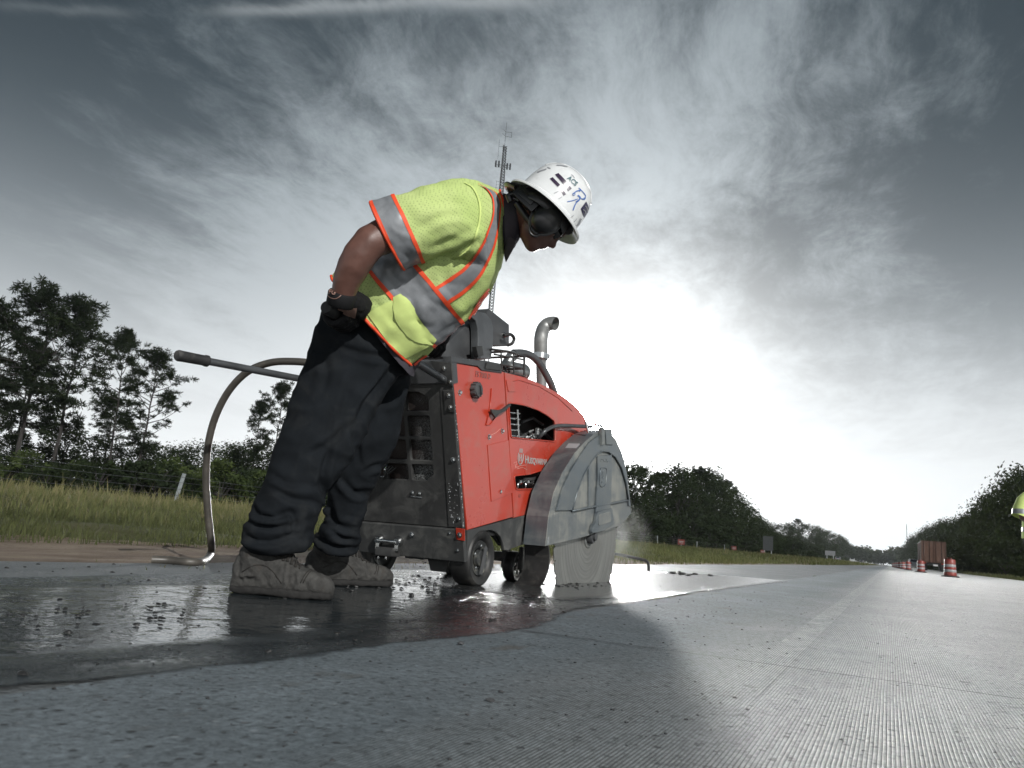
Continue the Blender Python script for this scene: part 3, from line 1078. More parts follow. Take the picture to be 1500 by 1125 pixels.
# far wood closing the highway: one mass, nobody could count it
rs = random.Random(77)
V, F = [], []
for k in range(900):
    x = rs.uniform(-75, 75)
    y = rs.uniform(640, 720)
    h = 11.5 + 3.0 * fbm((x, 0, 0), 0.05, 4) + rs.uniform(-1.6, 1.0)
    rr = rs.uniform(2.2, 4.5)
    for _ in range(26):
        d = Vector((rs.gauss(0, 1), rs.gauss(0, 1), rs.gauss(0, 1))).normalized()
        c = Vector((x, y, h * rs.uniform(0.25, 1.0))) + d * rr * 0.6
        a = d.orthogonal().normalized() * rs.uniform(0.5, 1.1)
        b = d.cross(a)
        o = len(V)
        V += [c - a, c + b, c + a, c - b]
        F.append((o, o + 1, o + 2, o + 3))
me = bpy.data.meshes.new('far_wood')
me.from_pydata(V, [], F)
o = link('far_wood', me, M_LEAF)
o['kind'] = 'stuff'
tag(o, 'hazy far wood closing the end of the highway', None)

# ------------------------------------------------------------------ radio tower behind the worker
TW = at_range(733, 285, 150)
tb = Vector((TW.x, TW.y, 0))
tower = thing('radio_tower', 'tall lattice radio tower with antenna panels rising behind the worker', 'radio tower', (tb.x, tb.y, 0))
M_TOWER = simple('tower_steel', (0.022, 0.024, 0.026), 0.7, 0.0)
mb = MB()
hh, s0 = 81.0, 0.56
legs = [Vector((math.cos(a), math.sin(a), 0)) for a in (0.4, 2.49, 4.59)]
for l_ in legs:
    mb.tube([tb + l_ * s0, tb + l_ * s0 * 0.9 + Vector((0, 0, hh * .86)), tb + l_ * s0 * 0.55 + Vector((0, 0, hh * .95))], 0.10, 5)
zz = 40.0
while zz < hh * 0.95:
    for i in range(3):
        a, b = legs[i] * s0 * .95, legs[(i + 1) % 3] * s0 * .95
        mb.tube([tb + a + Vector((0, 0, zz)), tb + b + Vector((0, 0, zz + 0.55))], 0.045, 4, cap=False)
        mb.tube([tb + b + Vector((0, 0, zz)), tb + a + Vector((0, 0, zz + 0.55))], 0.045, 4, cap=False)
    zz += 0.6
mb.build('mast', M_TOWER, tower, 60)
cx_ = Vector((BASIS[0, 0], BASIS[1, 0], 0)).normalized()
for sx_ in (-1, 1):
    for j in (0.85, 1.45):
        zc = at_range(731, 237, 150).z
        c = tb + cx_ * sx_ * j + Vector((0, 0, zc - 0.2 * sx_))
        MB().box(c, (0.28, 0.2, 1.35)).build('antenna_panel', M_TOWER, tower, 0)
MB().tube([tb + cx_ * -1.5 + Vector((0, 0, zc)), tb + cx_ * 1.5 + Vector((0, 0, zc))], 0.05, 5).tube([tb + cx_ * -1.5 + Vector((0, 0, zc - .5)), tb + cx_ * 1.5 + Vector((0, 0, zc - .5))], 0.04, 5).build('antenna_frame', M_TOWER, tower, 60)
ztop = at_range(736, 183, 150).z
MB().tube([tb + Vector((0, 0, hh * .94)), tb + Vector((0, 0, at_range(738, 166, 150).z))], 0.035, 5).build('whip_antenna', M_TOWER, tower, 60)
MB().tube([tb + cx_ * -1.15 + Vector((0, 0, ztop - 6)), tb + cx_ * -1.15 + Vector((0, 0, ztop - 1.6))], 0.03, 4).tube([tb + cx_ * -1.15 + Vector((0, 0, ztop - 3.2)), tb + Vector((0, 0, ztop - 3.2))], 0.03, 4).build('whip_antenna', M_TOWER, tower, 60)
mb = MB()
for dz in (-0.9, 0.1):
    mb.tube([tb + Vector((0, 0, ztop + dz)), tb + cx_ * 1.2 + Vector((0, 0, ztop + dz - .1))], 0.03, 4)
    mb.tube([tb + Vector((0, 0, ztop + dz)), tb + cx_ * -0.7 + Vector((0, 0, ztop + dz + .6))], 0.03, 4)
mb.tube([tb + cx_ * 1.2 + Vector((0, 0, ztop - 1.1)), tb + cx_ * 1.2 + Vector((0, 0, ztop + .2))], 0.035, 4)
mb.build('dipole_antenna', M_TOWER, tower, 60)
mb = MB()
zl = at_range(724, 270, 150).z
mb.tube([tb + cx_ * -1.0 + Vector((0, 0, zl - 2)), tb + cx_ * -1.0 + Vector((0, 0, zl + 1))], 0.025, 4)
for q in range(4):
    mb.tube([tb + cx_ * -1.15 + Vector((0, 0, zl - 1.2 + q * .7)), tb + cx_ * -.4 + Vector((0, 0, zl - 1.2 + q * .7))], 0.02, 4)
mb.build('ladder_antenna', M_TOWER, tower, 60)
fm = at_range(1328, 768, 900)
MB().tube([(fm.x, fm.y, 0), (fm.x, fm.y, fm.z)], 0.35, 5).build('guyed_mast', M_TOWER, None, 60)
tag(bpy.data.objects['guyed_mast'], 'hair thin far mast standing above the right wood', 'mast')

# ------------------------------------------------------------------ traffic drums
M_ORANGE = simple('drum_orange', (0.22, 0.028, 0.02), 0.45, var=0.12, dirt=(0.18, 0.10, 0.08), dirt_amt=0.4)
M_WHITEB = simple('drum_white_band', (0.30, 0.31, 0.32), 0.4, var=0.06, dirt=(0.25, 0.22, 0.2), dirt_amt=0.4)
M_RUBBER = simple('black_rubber', (0.022, 0.022, 0.023), 0.62, var=0.3, dirt=(0.10, 0.095, 0.09), dirt_amt=0.5, dscale=9)
drum_spots = [(2.25, 36.9, 'nearest orange and white drum, right of the brown trailer'), (1.78, 55.5, 'second orange and white drum, left of the brown trailer'),
              (1.46, 76, None), (1.25, 91, None), (1.1, 106, None), (0.96, 121, None), (0.85, 137, None), (0.75, 154, None), (0.66, 175, None)]
segs = [(0.0, 0.24, 'o', 0.33, 0.325), (0.24, 0.39, 'w', 0.318, 0.315), (0.39, 0.54, 'o', 0.31, 0.307), (0.54, 0.69, 'w', 0.30, 0.297), (0.69, 0.98, 'o', 0.29, 0.28)]
drum_parts = []
for (z0, z1, k, r0, r1) in segs:
    mb = MB().lathe([(r0 - .012, z0), (r0, z0 + .015), (r1, z1 - .015), (r1 - .012, z1)], (0, 0, 0.05), (0, 0, 1), 22)
    drum_parts.append(('drum_section' if k == 'o' else 'reflective_band', mb, M_ORANGE if k == 'o' else M_WHITEB))
drum_parts.append(('rubber_base', MB().lathe([(0.46, 0.0), (0.47, 0.03), (0.44, 0.07), (0.30, 0.09)], (0, 0, 0), (0, 0, 1), 22), M_RUBBER))
drum_parts.append(('handle', MB().tube([(-.12, 0, 1.03), (-.11, 0, 1.10), (.11, 0, 1.10), (.12, 0, 1.03)], 0.02, 6), M_ORANGE))
proto = None
for i, (x, y, lab) in enumerate(drum_spots):
    root = thing('traffic_drum', lab or 'small orange and white drum, ' + ORD[i] + ' from the near end of the row by the trailer', 'traffic drum', (x, y, 0.017), 'traffic drums along the closed lane')
    if proto is None:
        proto = []
        for nm, mb, mt in drum_parts:
            mb.v = [(a + x, b + y, c + 0.017) for a, b, c in mb.v]
            proto.append(mb.build(nm, mt, root, 40))
    else:
        for p_ in proto:
            c = p_.copy()
            COL.objects.link(c)
            c.parent = root
            ORG[c.name] = Vector((0, 0, 0))
    root.rotation_euler.z = rnd.uniform(0, 6)
    root.scale = (.72, .72, .70)

# ------------------------------------------------------------------ brown trailer and cars
M_TRAIL = simple('trailer_brown', (0.095, 0.048, 0.032), 0.6, var=0.15, vscale=1.5, dirt=(0.10, 0.06, 0.045), dirt_amt=0.5, dscale=1.2)
M_TRAIL_D = simple('trailer_frame', (0.08, 0.04, 0.026), 0.6)
M_BLACK = simple('black_paint', (0.02, 0.02, 0.021), 0.5)
M_LAMP = simple('red_lamp_lens', (0.35, 0.02, 0.015), 0.2)
M_PLATE = simple('white_plate', (0.6, 0.6, 0.6), 0.4)
TX, TY = 5.05, 112.0
tr = thing('box_trailer', 'brown box trailer parked behind the drums by the right wood', 'trailer', (TX, TY, 0))
MB().box((TX, TY + 6.5, 2.42), (2.75, 13.0, 2.55)).build('cargo_box', M_TRAIL, tr, 0)
for sx_ in (-0.68, 0.68):
    MB().box((TX + sx_, TY - 0.04, 2.42), (1.28, 0.07, 2.42)).build('door', M_TRAIL, tr, 0, 0.01)
    for q in (-0.35, 0.3):
        MB().tube([(TX + sx_ + q, TY - .12, 1.2), (TX + sx_ + q, TY - .12, 3.62)], 0.035, 6).build('lock_rod', M_TRAIL, tr, 60)
MB().box((TX, TY - .02, 3.68), (2.8, 0.14, 0.14)).box((TX, TY - .02, 1.12), (2.8, 0.16, 0.12)).box((TX - 1.37, TY - .02, 2.4), (0.1, 0.16, 2.5)).box((TX + 1.37, TY - .02, 2.4), (0.1, 0.16, 2.5)).build('door_frame', M_TRAIL_D, tr, 0)
for k in range(14):
    MB().box((TX - 1.39, TY + 0.8 + k * .88, 2.42), (0.05, 0.08, 2.4)).build('side_rib', M_TRAIL_D, tr, 0)
MB().box((TX, TY + .1, 0.75), (2.3, 0.12, 0.14)).box((TX - .7, TY + .1, .95), (.1, .1, .4)).box((TX + .7, TY + .1, .95), (.1, .1, .4)).box((TX, TY + 6, 1.0), (1.0, 12, 0.2)).build('bumper', M_BLACK, tr, 0)
MB().box((TX + .2, TY - .01, .74), (.5, .03, .2)).build('number_plate', M_PLATE, tr, 0)
for sx_ in (-1, 1):
    MB().box((TX + sx_ * 1.0, TY + .02, .98), (.3, .08, .12)).build('tail_lamp', M_LAMP, tr, 0)
    for yy in (1.6, 2.9):
        wv = MB().lathe([(.2, -.28), (.46, -.3), (.52, -.22), (.52, .22), (.46, .3), (.2, .28)], (TX + sx_ * .98, TY + yy, .53), (1, 0, 0), 20).build('wheel', M_RUBBER, tr, 40)
        MB().lathe([(.02, 0), (.26, 0.0), (.27, .03), (.02, .05)], (TX + sx_ * 1.29, TY + yy, .53), (sx_, 0, 0), 14).build('rim', M_GALV, wv, 40)


M_CARGLASS = simple('car_glass', (0.03, 0.035, 0.04), 0.08)


def car(loc, colr, label, rz=0.0):
    m = simple('car_paint', colr, 0.25, 0.0, var=0.03, coat=0.6)
    t = thing('car', label, 'car', loc)
    L = Vector(loc)
    P = lambda x, y, z: L + Vector((x, y, z))
    prof = [(-2.2, .35), (-2.25, .75), (-2.05, .95), (-1.2, 1.0), (-.6, 1.42), (.75, 1.45), (1.55, 1.02), (2.2, .95), (2.28, .6), (2.2, .35)]
    rings = []
    for sx_, kx in ((-.86, .93), (-.8, 1), (.8, 1), (.86, .93)):
        rings.append([P(sx_ * (0.86 if z > 1.05 else 1), y * kx, z * (1 if kx == 1 else .99)) for y, z in prof])
    b = MB().rings(rings).build('body', m, t, 50)
    MB().prism([P(-.62, 1.56, 1.03), P(.62, 1.56, 1.03), P(.56, .86, 1.42), P(-.56, .86, 1.42)], (0, .04, 0.02)).build('window', M_CARGLASS, t, 0)
    MB().prism([P(-.62, -1.26, 1.03), P(.62, -1.26, 1.03), P(.56, -.68, 1.40), P(-.56, -.68, 1.40)], (0, -.04, 0.02)).build('window', M_CARGLASS, t, 0)
    for sx_ in (-1, 1):
        MB().prism([P(sx_ * .80, -1.0, 1.06), P(sx_ * .80, 1.2, 1.06), P(sx_ * .72, .7, 1.38), P(sx_ * .72, -.5, 1.38)], (sx_ * .03, 0, 0)).build('window', M_CARGLASS, t, 0)
        MB().box(P(sx_ * .6, -2.24, .82), (.3, .06, .14)).build('tail_lamp', M_LAMP, t, 0)
        MB().box(P(sx_ * .6, 2.24, .72), (.3, .06, .14)).build('headlight', M_PLATE, t, 0)
        for yy in (-1.35, 1.4):
            MB().lathe([(.1, -.1), (.3, -.11), (.33, -.06), (.33, .06), (.3, .11), (.1, .1)], P(sx_ * .76, yy, .33), (1, 0, 0), 16).build('wheel', M_RUBBER, t, 40)
    t.rotation_euler.z = rz
    return t


car((3.35, 128, 0.02), (0.62, 0.63, 0.64), 'white car stopped just left of the brown trailer')
car((-13.0, 330, 0.35), (0.55, 0.56, 0.57), 'tiny pale car far off on the opposite carriageway', 3.14)
car((-11.5, 390, 0.35), (0.05, 0.055, 0.06), 'tiny dark car far off on the opposite carriageway', 3.14)
car((-16.5, 300, 0.35), (0.22, 0.24, 0.27), 'tiny grey car parked at the end of the left wood')

# ------------------------------------------------------------------ signs by the fence and verge
M_SIGNRED = simple('sign_red', (0.20, 0.05, 0.04), 0.5)
M_SIGNBACK = simple('sign_back', (0.05, 0.055, 0.058), 0.6, 0.1)
for k, (px, py, lab) in enumerate(((998, 794, 'nearest small red sign fixed to the wire fence beyond the saw'), (1075, 803, 'middle small red sign on the wire fence beyond the saw'), (1117, 808, 'farthest small red sign on the wire fence beyond the saw'))):
    p = on_plane(px, py, 0, FX + 0.12)
    t = thing('warning_sign', lab, 'sign', (p.x, p.y, ground_z(FX)), 'red signs on the fence')
    MB().box((p.x, p.y, p.z), (0.7, 0.03, 0.55)).build('sign_board', M_SIGNRED, t, 0)
    MB().box((p.x, p.y - .02, p.z + .05), (0.5, 0.012, 0.08)).box((p.x, p.y - .02, p.z - .09), (0.4, 0.012, 0.06)).build('sign_print', M_WHITEB, t, 0)
    MB().tube([(p.x, p.y + .03, 0.3), (p.x, p.y + .03, p.z + .2)], 0.03, 5).build('post', M_GALV, t, 60)
p = on_plane(1125, 796, 0, -17)
t = thing('road_sign', 'dim grey back of a tall road sign before the wood', 'road sign', (p.x, p.y, 0.3))
MB().box((p.x, p.y, p.z), (1.5, 0.05, 2.2)).build('sign_board', M_SIGNBACK, t, 0)
for s_ in (-.5, .5):
    MB().tube([(p.x + s_, p.y + .06, 0.2), (p.x + s_, p.y + .06, p.z + 1.0)], 0.05, 5).build('post', M_GALV, t, 60)
p = on_plane(1216, 812, 0, -9)
t = thing('road_sign', 'small pale sign on two legs by the far left verge', 'road sign', (p.x, p.y, 0.2))
MB().box((p.x, p.y, p.z + .2), (1.6, 0.05, 0.75)).build('sign_board', simple('dull_sign', (0.2, 0.21, 0.22), 0.5), t, 0)
for s_ in (-.5, .5):
    MB().tube([(p.x + s_, p.y + .06, 0.0), (p.x + s_, p.y + .06, p.z + .5)], 0.05, 5).build('post', M_GALV, t, 60)

# bent pipe lying on the shoulder beyond the blade
pz = on_ground(950, 841)
d0 = 8.95
pts = [at_range(880, 809, d0 + .5), at_range(905, 812, d0 + .25), at_range(938, 819, d0), at_range(947, 822, d0 - .05), at_range(950, 828, d0 - .1), at_range(950, 841, d0 - .1)]
o = MB().tube([tuple(p) for p in catmull([tuple(p) for p in pts], 5)], 0.018, 8).build('bent_pipe', M_RUBBER, None, 60)
tag(o, 'thin dark bent pipe standing on the shoulder beyond the saw blade', 'pipe')

# ------------------------------------------------------------------ the floor saw
M_RED = simple('saw_red_paint', (0.42, 0.042, 0.022), 0.30, var=0.06, vscale=4, dirt=(0.34, 0.14, 0.115), dirt_amt=0.5, dscale=4.5, coat=0.35)
M_BODY_BLACK = simple('saw_black_panel', (0.030, 0.030, 0.030), 0.48, var=0.18, vscale=5, dirt=(0.10, 0.10, 0.095), dirt_amt=0.45, dscale=6, bump=0.05, bscale=200)
M_FRAME = simple('saw_grey_frame', (0.040, 0.041, 0.041), 0.5, var=0.18, vscale=5, dirt=(0.15, 0.15, 0.14), dirt_amt=0.45, dscale=7)
M_INNER = simple('engine_bay_black', (0.012, 0.012, 0.012), 0.7)
M_CHROME = simple('zinc_bolt', (0.62, 0.63, 0.63), 0.22, 1.0, var=0.15, vscale=30)
M_ENGINE = simple('engine_alloy', (0.34, 0.35, 0.35), 0.35, 0.85, var=0.4, vscale=18)
M_PLASTIC = simple('dark_plastic', (0.05, 0.052, 0.055), 0.45, var=0.15, dirt=(0.12, 0.12, 0.12), dirt_amt=0.3)
M_TUBE = simple('grey_tube', (0.10, 0.105, 0.11), 0.38, 0.4, var=0.2)
M_DECAL = simple('decal_grey', (0.33, 0.30, 0.29), 0.4)
M_DECAL2 = simple('decal_faded', (0.24, 0.095, 0.085), 0.45)


def streak_metal(name, base, slurry, amt, rough, metal, centre=None, axis=0):
    """sheet metal smeared with dried cutting slurry"""
    m, w = mat_new(name)
    tc = w.n('ShaderNodeTexCoord').outputs['Object']
    a = w.noise(w.mapv(tc, (1, 1.2, 3.0)), 2.2, 7, 0.62, 0.8)
    b = w.noise(tc, 42, 5, 0.7)
    d = w.noise(w.mapv(tc, (8, 8, 1.2)), 5.0, 5, 0.6)
    f = w.ramp(w.math('ADD', w.math('MULTIPLY', a, 0.7), w.math('MULTIPLY', d, 0.3)), 0.40, 0.62)
    f = w.math('MULTIPLY', f, amt)
    c = w.mix(w.math('MULTIPLY', b, 0.4), base, tuple(x * 0.6 for x in base))
    c = w.mix(f, c, slurry)
    spot = w.math('MULTIPLY', w.ramp(b, 0.64, 0.74), 0.5)
    c = w.mix(spot, c, tuple(x * 0.4 for x in base))
    finish(w, **{'Base Color': c, 'Roughness': w.math('ADD', w.math('MULTIPLY', f, 0.35), rough), 'Metallic': w.math('MULTIPLY', w.math('SUBTRACT', 1.0, f), metal),
                 'Normal': w.bump(b, 0.12, 0.003)})
    return m


M_GUARD = streak_metal('guard_grey', (0.125, 0.147, 0.163), (0.21, 0.215, 0.20), 0.45, 0.34, 0.55)
M_GUARD_SLURRY = streak_metal('guard_slurry', (0.155, 0.17, 0.175), (0.25, 0.25, 0.225), 0.8, 0.42, 0.35)

mm, w = mat_new('saw_blade_steel')
tc = w.n('ShaderNodeTexCoord').outputs['Object']
sp = w.n('ShaderNodeSeparateXYZ'); w.l(tc, sp.inputs[0])
BLC = Vector((-1.862, 4.985, 0.335))      # blade centre
SAW0 = Vector((-1.97, 3.49, 0.0))
ry = w.math('SUBTRACT', sp.outputs[1], BLC.y - SAW0.y)
rz_ = w.math('SUBTRACT', sp.outputs[2], BLC.z - SAW0.z)
rad = w.math('SQRT', w.math('ADD', w.math('MULTIPLY', ry, ry), w.math('MULTIPLY', rz_, rz_)))
ang = w.math('ARCTAN2', rz_, ry)
cv = w.n('ShaderNodeCombineXYZ'); w.l(w.math('MULTIPLY', rad, 30.0), cv.inputs[0]); w.l(w.math('MULTIPLY', ang, 0.30), cv.inputs[1])
n1 = w.noise(cv.outputs[0], 2.0, 7, 0.62, 0.1)
n2 = w.noise(tc, 3.0, 4, 0.6)
c = w.mix(w.ramp(n1, 0.3, 0.7), (0.20, 0.20, 0.19), (0.38, 0.378, 0.355))
c = w.mix(w.math('MULTIPLY', w.ramp(n2, 0.45, 0.65), 0.4), c, (0.19, 0.187, 0.165))
finish(w, **{'Base Color': c, 'Roughness': w.ramp(n1, 0.3, 0.7, 0.28, 0.5), 'Metallic': 0.75, 'Normal': w.bump(n1, 0.15, 0.003)})
M_BLADE = mm

XS, XG = -1.97, -1.80
side = lambda px, py, x=XS: on_plane(px, py, 0, x)
RA = side(682, 822)
RB = side(661.5, 533)
RV = (RB - RA).normalized()
RN = Vector((1, 0, 0)).cross(RV).normalized()
if RN.y > 0:
    RN = -RN
RU = Vector((-1, 0, 0))
RH = (RB - RA).length


def rear(px, py, off=0.0):
    r = Vector(sight(px, py))
    c = Vector(CAMP)
    o = RA + RN * off
    t = (o - c).dot(RN) / r.dot(RN)
    return c + r * t


def rear_uv(px, py):
    p = rear(px, py) - RA
    return p.dot(RU), p.dot(RV)


def rearP(u, v, off=0.0):
    return RA + RU * u + RV * v + RN * off


def round_poly(pts, r_, n=4):
    out = []
    m = len(pts)
    for i in range(m):
        a, b, c = Vector(pts[i - 1]), Vector(pts[i]), Vector(pts[(i + 1) % m])
        d1, d2 = (a - b), (c - b)
        k = min(r_, d1.length * .45, d2.length * .45)
        p1, p2 = b + d1.normalized() * k, b + d2.normalized() * k
        for j in range(n + 1):
            t = j / n
            out.append(tuple(p1.lerp(b, t).lerp(b.lerp(p2, t), t)))
    return out


def plate(name, mat, loops, parent, normal, thick=0.01, bevel=0.002, smooth=30):
    """flat plate with holes: first loop is the outline; front face lies on the loops, thickness goes behind"""
    normal = Vector(normal).normalized()
    o = Vector(loops[0][0])
    uu = (Vector(loops[0][1]) - o)
    uu = (uu - normal * uu.dot(normal)).normalized()
    vv = normal.cross(uu)
    cu_ = bpy.data.curves.new('plate', 'CURVE')
    cu_.dimensions = '2D'
    cu_.fill_mode = 'BOTH'
    for lp in loops:
        s = cu_.splines.new('POLY')
        s.points.add(len(lp) - 1)
        for k, p in enumerate(lp):
            d = Vector(p) - o
            s.points[k].co = (d.dot(uu), d.dot(vv), 0, 1)
        s.use_cyclic_u = True
    cu_.extrude = max(0.0005, thick / 2 - bevel)
    cu_.bevel_depth = bevel
    cu_.bevel_resolution = 1
    cu_.offset = -bevel
    ob = bpy.data.objects.new('plate', cu_)
    COL.objects.link(ob)
    me = bpy.data.meshes.new_from_object(ob)
    bpy.data.objects.remove(ob)
    M = Matrix((uu, vv, normal)).transposed().to_4x4()
    M.translation = o - normal * (thick / 2)
    me.transform(M)
    me.name = name
    while me.materials:
        me.materials.pop()
    return link(name, me, mat, parent, smooth)


def bolt(p, nrm, r_, parent, mat=None, name='bolt'):
    """hex head with a washer and a rounded cap"""
    nrm = Vector(nrm).normalized()
    mb = MB().lathe([(r_ * 1.35, 0), (r_ * 1.35, r_ * .25), (r_ * 1.0, r_ * .3)], p, nrm, 14)
    mb.lathe([(r_ * .95, r_ * .25), (r_ * .95, r_ * .9), (r_ * .7, r_ * 1.1), (0.0001, r_ * 1.12)], p, nrm, 6)
    return mb.build(name, mat or M_CHROME, parent, 30)


saw = thing('floor_saw', 'red and black walk-behind floor saw cutting the wet shoulder with a big guarded blade', 'floor saw', SAW0)
XP = Vector((1, 0, 0))

# side panels
plate('side_panel', M_RED, [[side(661.5, 530), side(738, 545), side(751.5, 757.5), side(684.5, 776.5)]], saw, XP, 0.014, 0.004)
hood_px = [(739.5, 546), (752, 548.5), (766, 552), (783, 558.5), (800, 566), (816, 575), (831, 585), (845, 597), (856, 610), (863, 626)]
win1 = [(745, 590), (757, 591.5), (770, 594), (788, 600.5), (802, 608.5), (812.5, 617), (813, 647), (748.5, 641)]
win2 = [(753, 697), (776, 694.5), (800, 687), (800, 712), (780, 716.5), (755.5, 717)]
front_loop = [side(*p) for p in hood_px] + [side(868, 660), side(868, 700), side(848, 735), side(753, 758.5)]
plate('front_panel', M_RED, [front_loop, round_poly([side(*p) for p in win1], 0.02), round_poly([side(*p) for p in win2], 0.02)], saw, XP, 0.014, 0.004)
# raised lip round the two openings
for wn in (win1, win2):
    pts = round_poly([side(*p, XS + 0.002) for p in wn], 0.02)
    MB().tube(pts, 0.0045, 6, closed=True).build('opening_lip', M_RED, saw, 180)
# pressed swage lines on the red panels
MB().tube([side(*p, XS + .001) for p in ((743, 560), (760, 556.5), (790, 566), (818, 583), (838, 602))], 0.003, 6).build('crease', M_RED, saw, 180)
plate('access_cover', M_RED, [[side(714.5, 652, XS + .004), side(745, 645, XS + .004), side(751, 722, XS + .004), side(720, 735, XS + .004)]], saw, XP, 0.004, 0.0015)
plate('badge_recess', M_RED, [round_poly([side(741.5, 556, XS + .004), side(752, 558.5, XS + .004), side(756, 574, XS + .004), side(745, 574, XS + .004)], .01)], saw, XP, 0.004, 0.0015)

# hood skin running across to the far side
hp = [side(*p) for p in hood_px]
rings = []
for k in range(len(hp)):
    ring = []
    for x, dz in ((-1.974, -.016), (-1.985, 0.004), (-2.03, .018), (-2.2, .03), (-2.36, .033), (-2.52, .03), (-2.69, .018), (-2.735, .004), (-2.746, -.016)):
        ring.append(Vector((x, hp[k].y, hp[k].z + dz - .004)))
    rings.append(ring)
vs = [p for r_ in rings for p in r_]
fs = []
for i in range(len(rings) - 1):
    for k in range(8):
        fs.append((i * 9 + k, i * 9 + k + 1, (i + 1) * 9 + k + 1, (i + 1) * 9 + k))
MB().add(vs, fs).build('hood', M_RED, saw, 50)
nose = [side(863, 626), side(868, 660), side(868, 700)]
MB().prism([nose[0] + Vector((-.004, -.002, 0)), nose[1] + Vector((-.004, 0, 0)), nose[2] + Vector((-.004, 0, 0)), nose[2] + Vector((-.004, -.02, 0)), nose[1] + Vector((-.004, -.02, 0)), nose[0] + Vector((-.004, -.022, 0))], (-0.76, 0, 0)).build('nose_panel', M_RED, saw, 30)

# dark body inside and the far side panel
core_px = [(676, 560), (735, 556), (790, 575), (840, 612), (858, 640), (860, 690), (836, 730), (692, 772)]
core = [side(*p) for p in core_px]
MB().prism([Vector((-2.15, p.y + .03, p.z)) for p in core], (-0.5, 0, 0)).build('engine_housing', M_INNER, saw, 0)
MB().prism([Vector((-2.745, p.y, p.z)) for p in [side(661.5, 533)] + hp + [side(868, 660), side(868, 700), side(848, 735), side(684.5, 775)]], (0.012, 0, 0)).build('side_panel', M_RED, saw, 30)

MB().prism([Vector((-1.986, p.y, p.z)) for p in (side(684, 790), side(684, 768), side(800, 738), side(800, 775))], (-.01, 0, 0)).build('sill_rail', M_INNER, saw, 0)

# ---- rear face: black panel with grid openings over the radiator
v0 = rear_uv(664, 773)[1]
u_rt = 0.012
U = lambda x, y: rear_uv(x, y)
rows = []
for (xa, ya, xb, yb) in ((593, 574, 629, 602), (595, 609, 632, 640), (600, 644, 635, 675), (603, 680, 638, 705)):
    ua, va = U(xa, ya)
    ub, vb = U(xb, yb)
    rows.append((min(va, vb), max(va, vb)))
uc0, uc1 = U(631, 640)[0], U(596, 640)[0]
cw = uc1 - uc0
gap = 0.022
holes = []
for ri, (va, vb) in enumerate(rows):
    for ci in range(4):
        a = uc0 + ci * (cw * 0.92 + gap)
        b = a + cw * 0.92
        pts = [rearP(a, va), rearP(b, va), rearP(b, vb), rearP(a, vb)]
        if ri == 0 and ci == 0:
            pts = [rearP(a, va), rearP(b, va), rearP(b, vb), rearP(a + cw * .4, vb), rearP(a, vb - .03)]
        if ri == 3 and ci == 0:
            pts = [rearP(a, va + .035), rearP(a + cw * .35, va), rearP(b, va), rearP(b, vb), rearP(a, vb)]
        holes.append(round_poly(pts, 0.012, 3))
RW = 0.765
plate('rear_panel', M_BODY_BLACK, [[rearP(0.001, v0), rearP(RW, v0), rearP(RW, RH - .005), rearP(0.001, RH - .005)]] + holes, saw, RN, 0.022, 0.003)
plate('edge_flange', M_BODY_BLACK, [[rearP(0.002, v0 + .004, .006), rearP(0.085, v0 + .004, .006), rearP(0.075, RH - .12, .006), rearP(0.002, RH - .12, .006)]], saw, RN, 0.006, 0.0015)
# radiator core behind the grid
mm, w = mat_new('radiator_core')
tc = w.n('ShaderNodeTexCoord').outputs['Object']
nn = w.noise(tc, 160, 4, 0.75)
n3 = w.noise(tc, 2.0, 3, 0.6)
c = w.mix(w.ramp(nn, 0.4, 0.65), (0.012, 0.012, 0.012), (0.30, 0.31, 0.31))
c = w.mix(w.ramp(n3, 0.42, 0.62), c, (0.03, 0.022, 0.02))
finish(w, **{'Base Color': c, 'Roughness': 0.45, 'Metallic': 0.4, 'Normal': w.bump(nn, 0.8, 0.004)})
plate('radiator', mm, [[rearP(0.05, rows[3][0] - .03, -.035), rearP(RW - .04, rows[3][0] - .03, -.035), rearP(RW - .04, RH - .06, -.035), rearP(0.05, RH - .06, -.035)]], saw, RN, 0.03, 0.001)
# torn grille corner: bent strips of sheet metal
for k in range(4):
    u0_, v_ = U(575, 690)
    pts = [rearP(u0_ + .02 * k - .03, v_ + .02 + .004 * k, .004), rearP(u0_ + .03, v_ - .02 + .01 * k, .016 + .004 * k), rearP(u0_ + .07 - .01 * k, v_ - .045 + .006 * k, .006), rearP(u0_ + .10, v_ - .03, .002)]
    MB().tube([tuple(p) for p in catmull([tuple(p) for p in pts], 4)], 0.004 + .001 * (k % 2), 6).build('torn_strip', M_CHROME if k == 3 else M_BODY_BLACK, saw, 60)
# lower black tail plate and the grey side skirt with its wheel arch
plate('tail_plate', M_FRAME, [[rearP(-.004, -.002, .016), rearP(RW + .01, -.002, .016), rearP(RW + .01, v0 - .004, .016), rearP(-.004, v0 - .004, .016)]], saw, RN, 0.03, 0.004)
sk = [side(684.5, 777, XS + .004), side(783, 751.5, XS + .004), side(782, 795, XS + .004), side(768, 797, XS + .004), side(745, 805.5, XS + .004), side(739, 806, XS + .004)]
arch = [(737, 796), (733, 786), (727, 779.5), (719, 776.5), (711, 777.5), (704, 783), (698, 792), (694, 804), (691.5, 822)]
sk += [side(*p, XS + .004) for p in arch] + [side(683.5, 822, XS + .004)]
plate('side_skirt', M_FRAME, [sk], saw, XP, 0.02, 0.003)
MB().prism([Vector((-2.0, p.y, p.z)) for p in (side(690, 778), side(782, 752), side(782, 794), side(741, 800), side(725, 779), side(700, 790))], (-.02, 0, 0)).build('arch_liner', M_INNER, saw, 0)
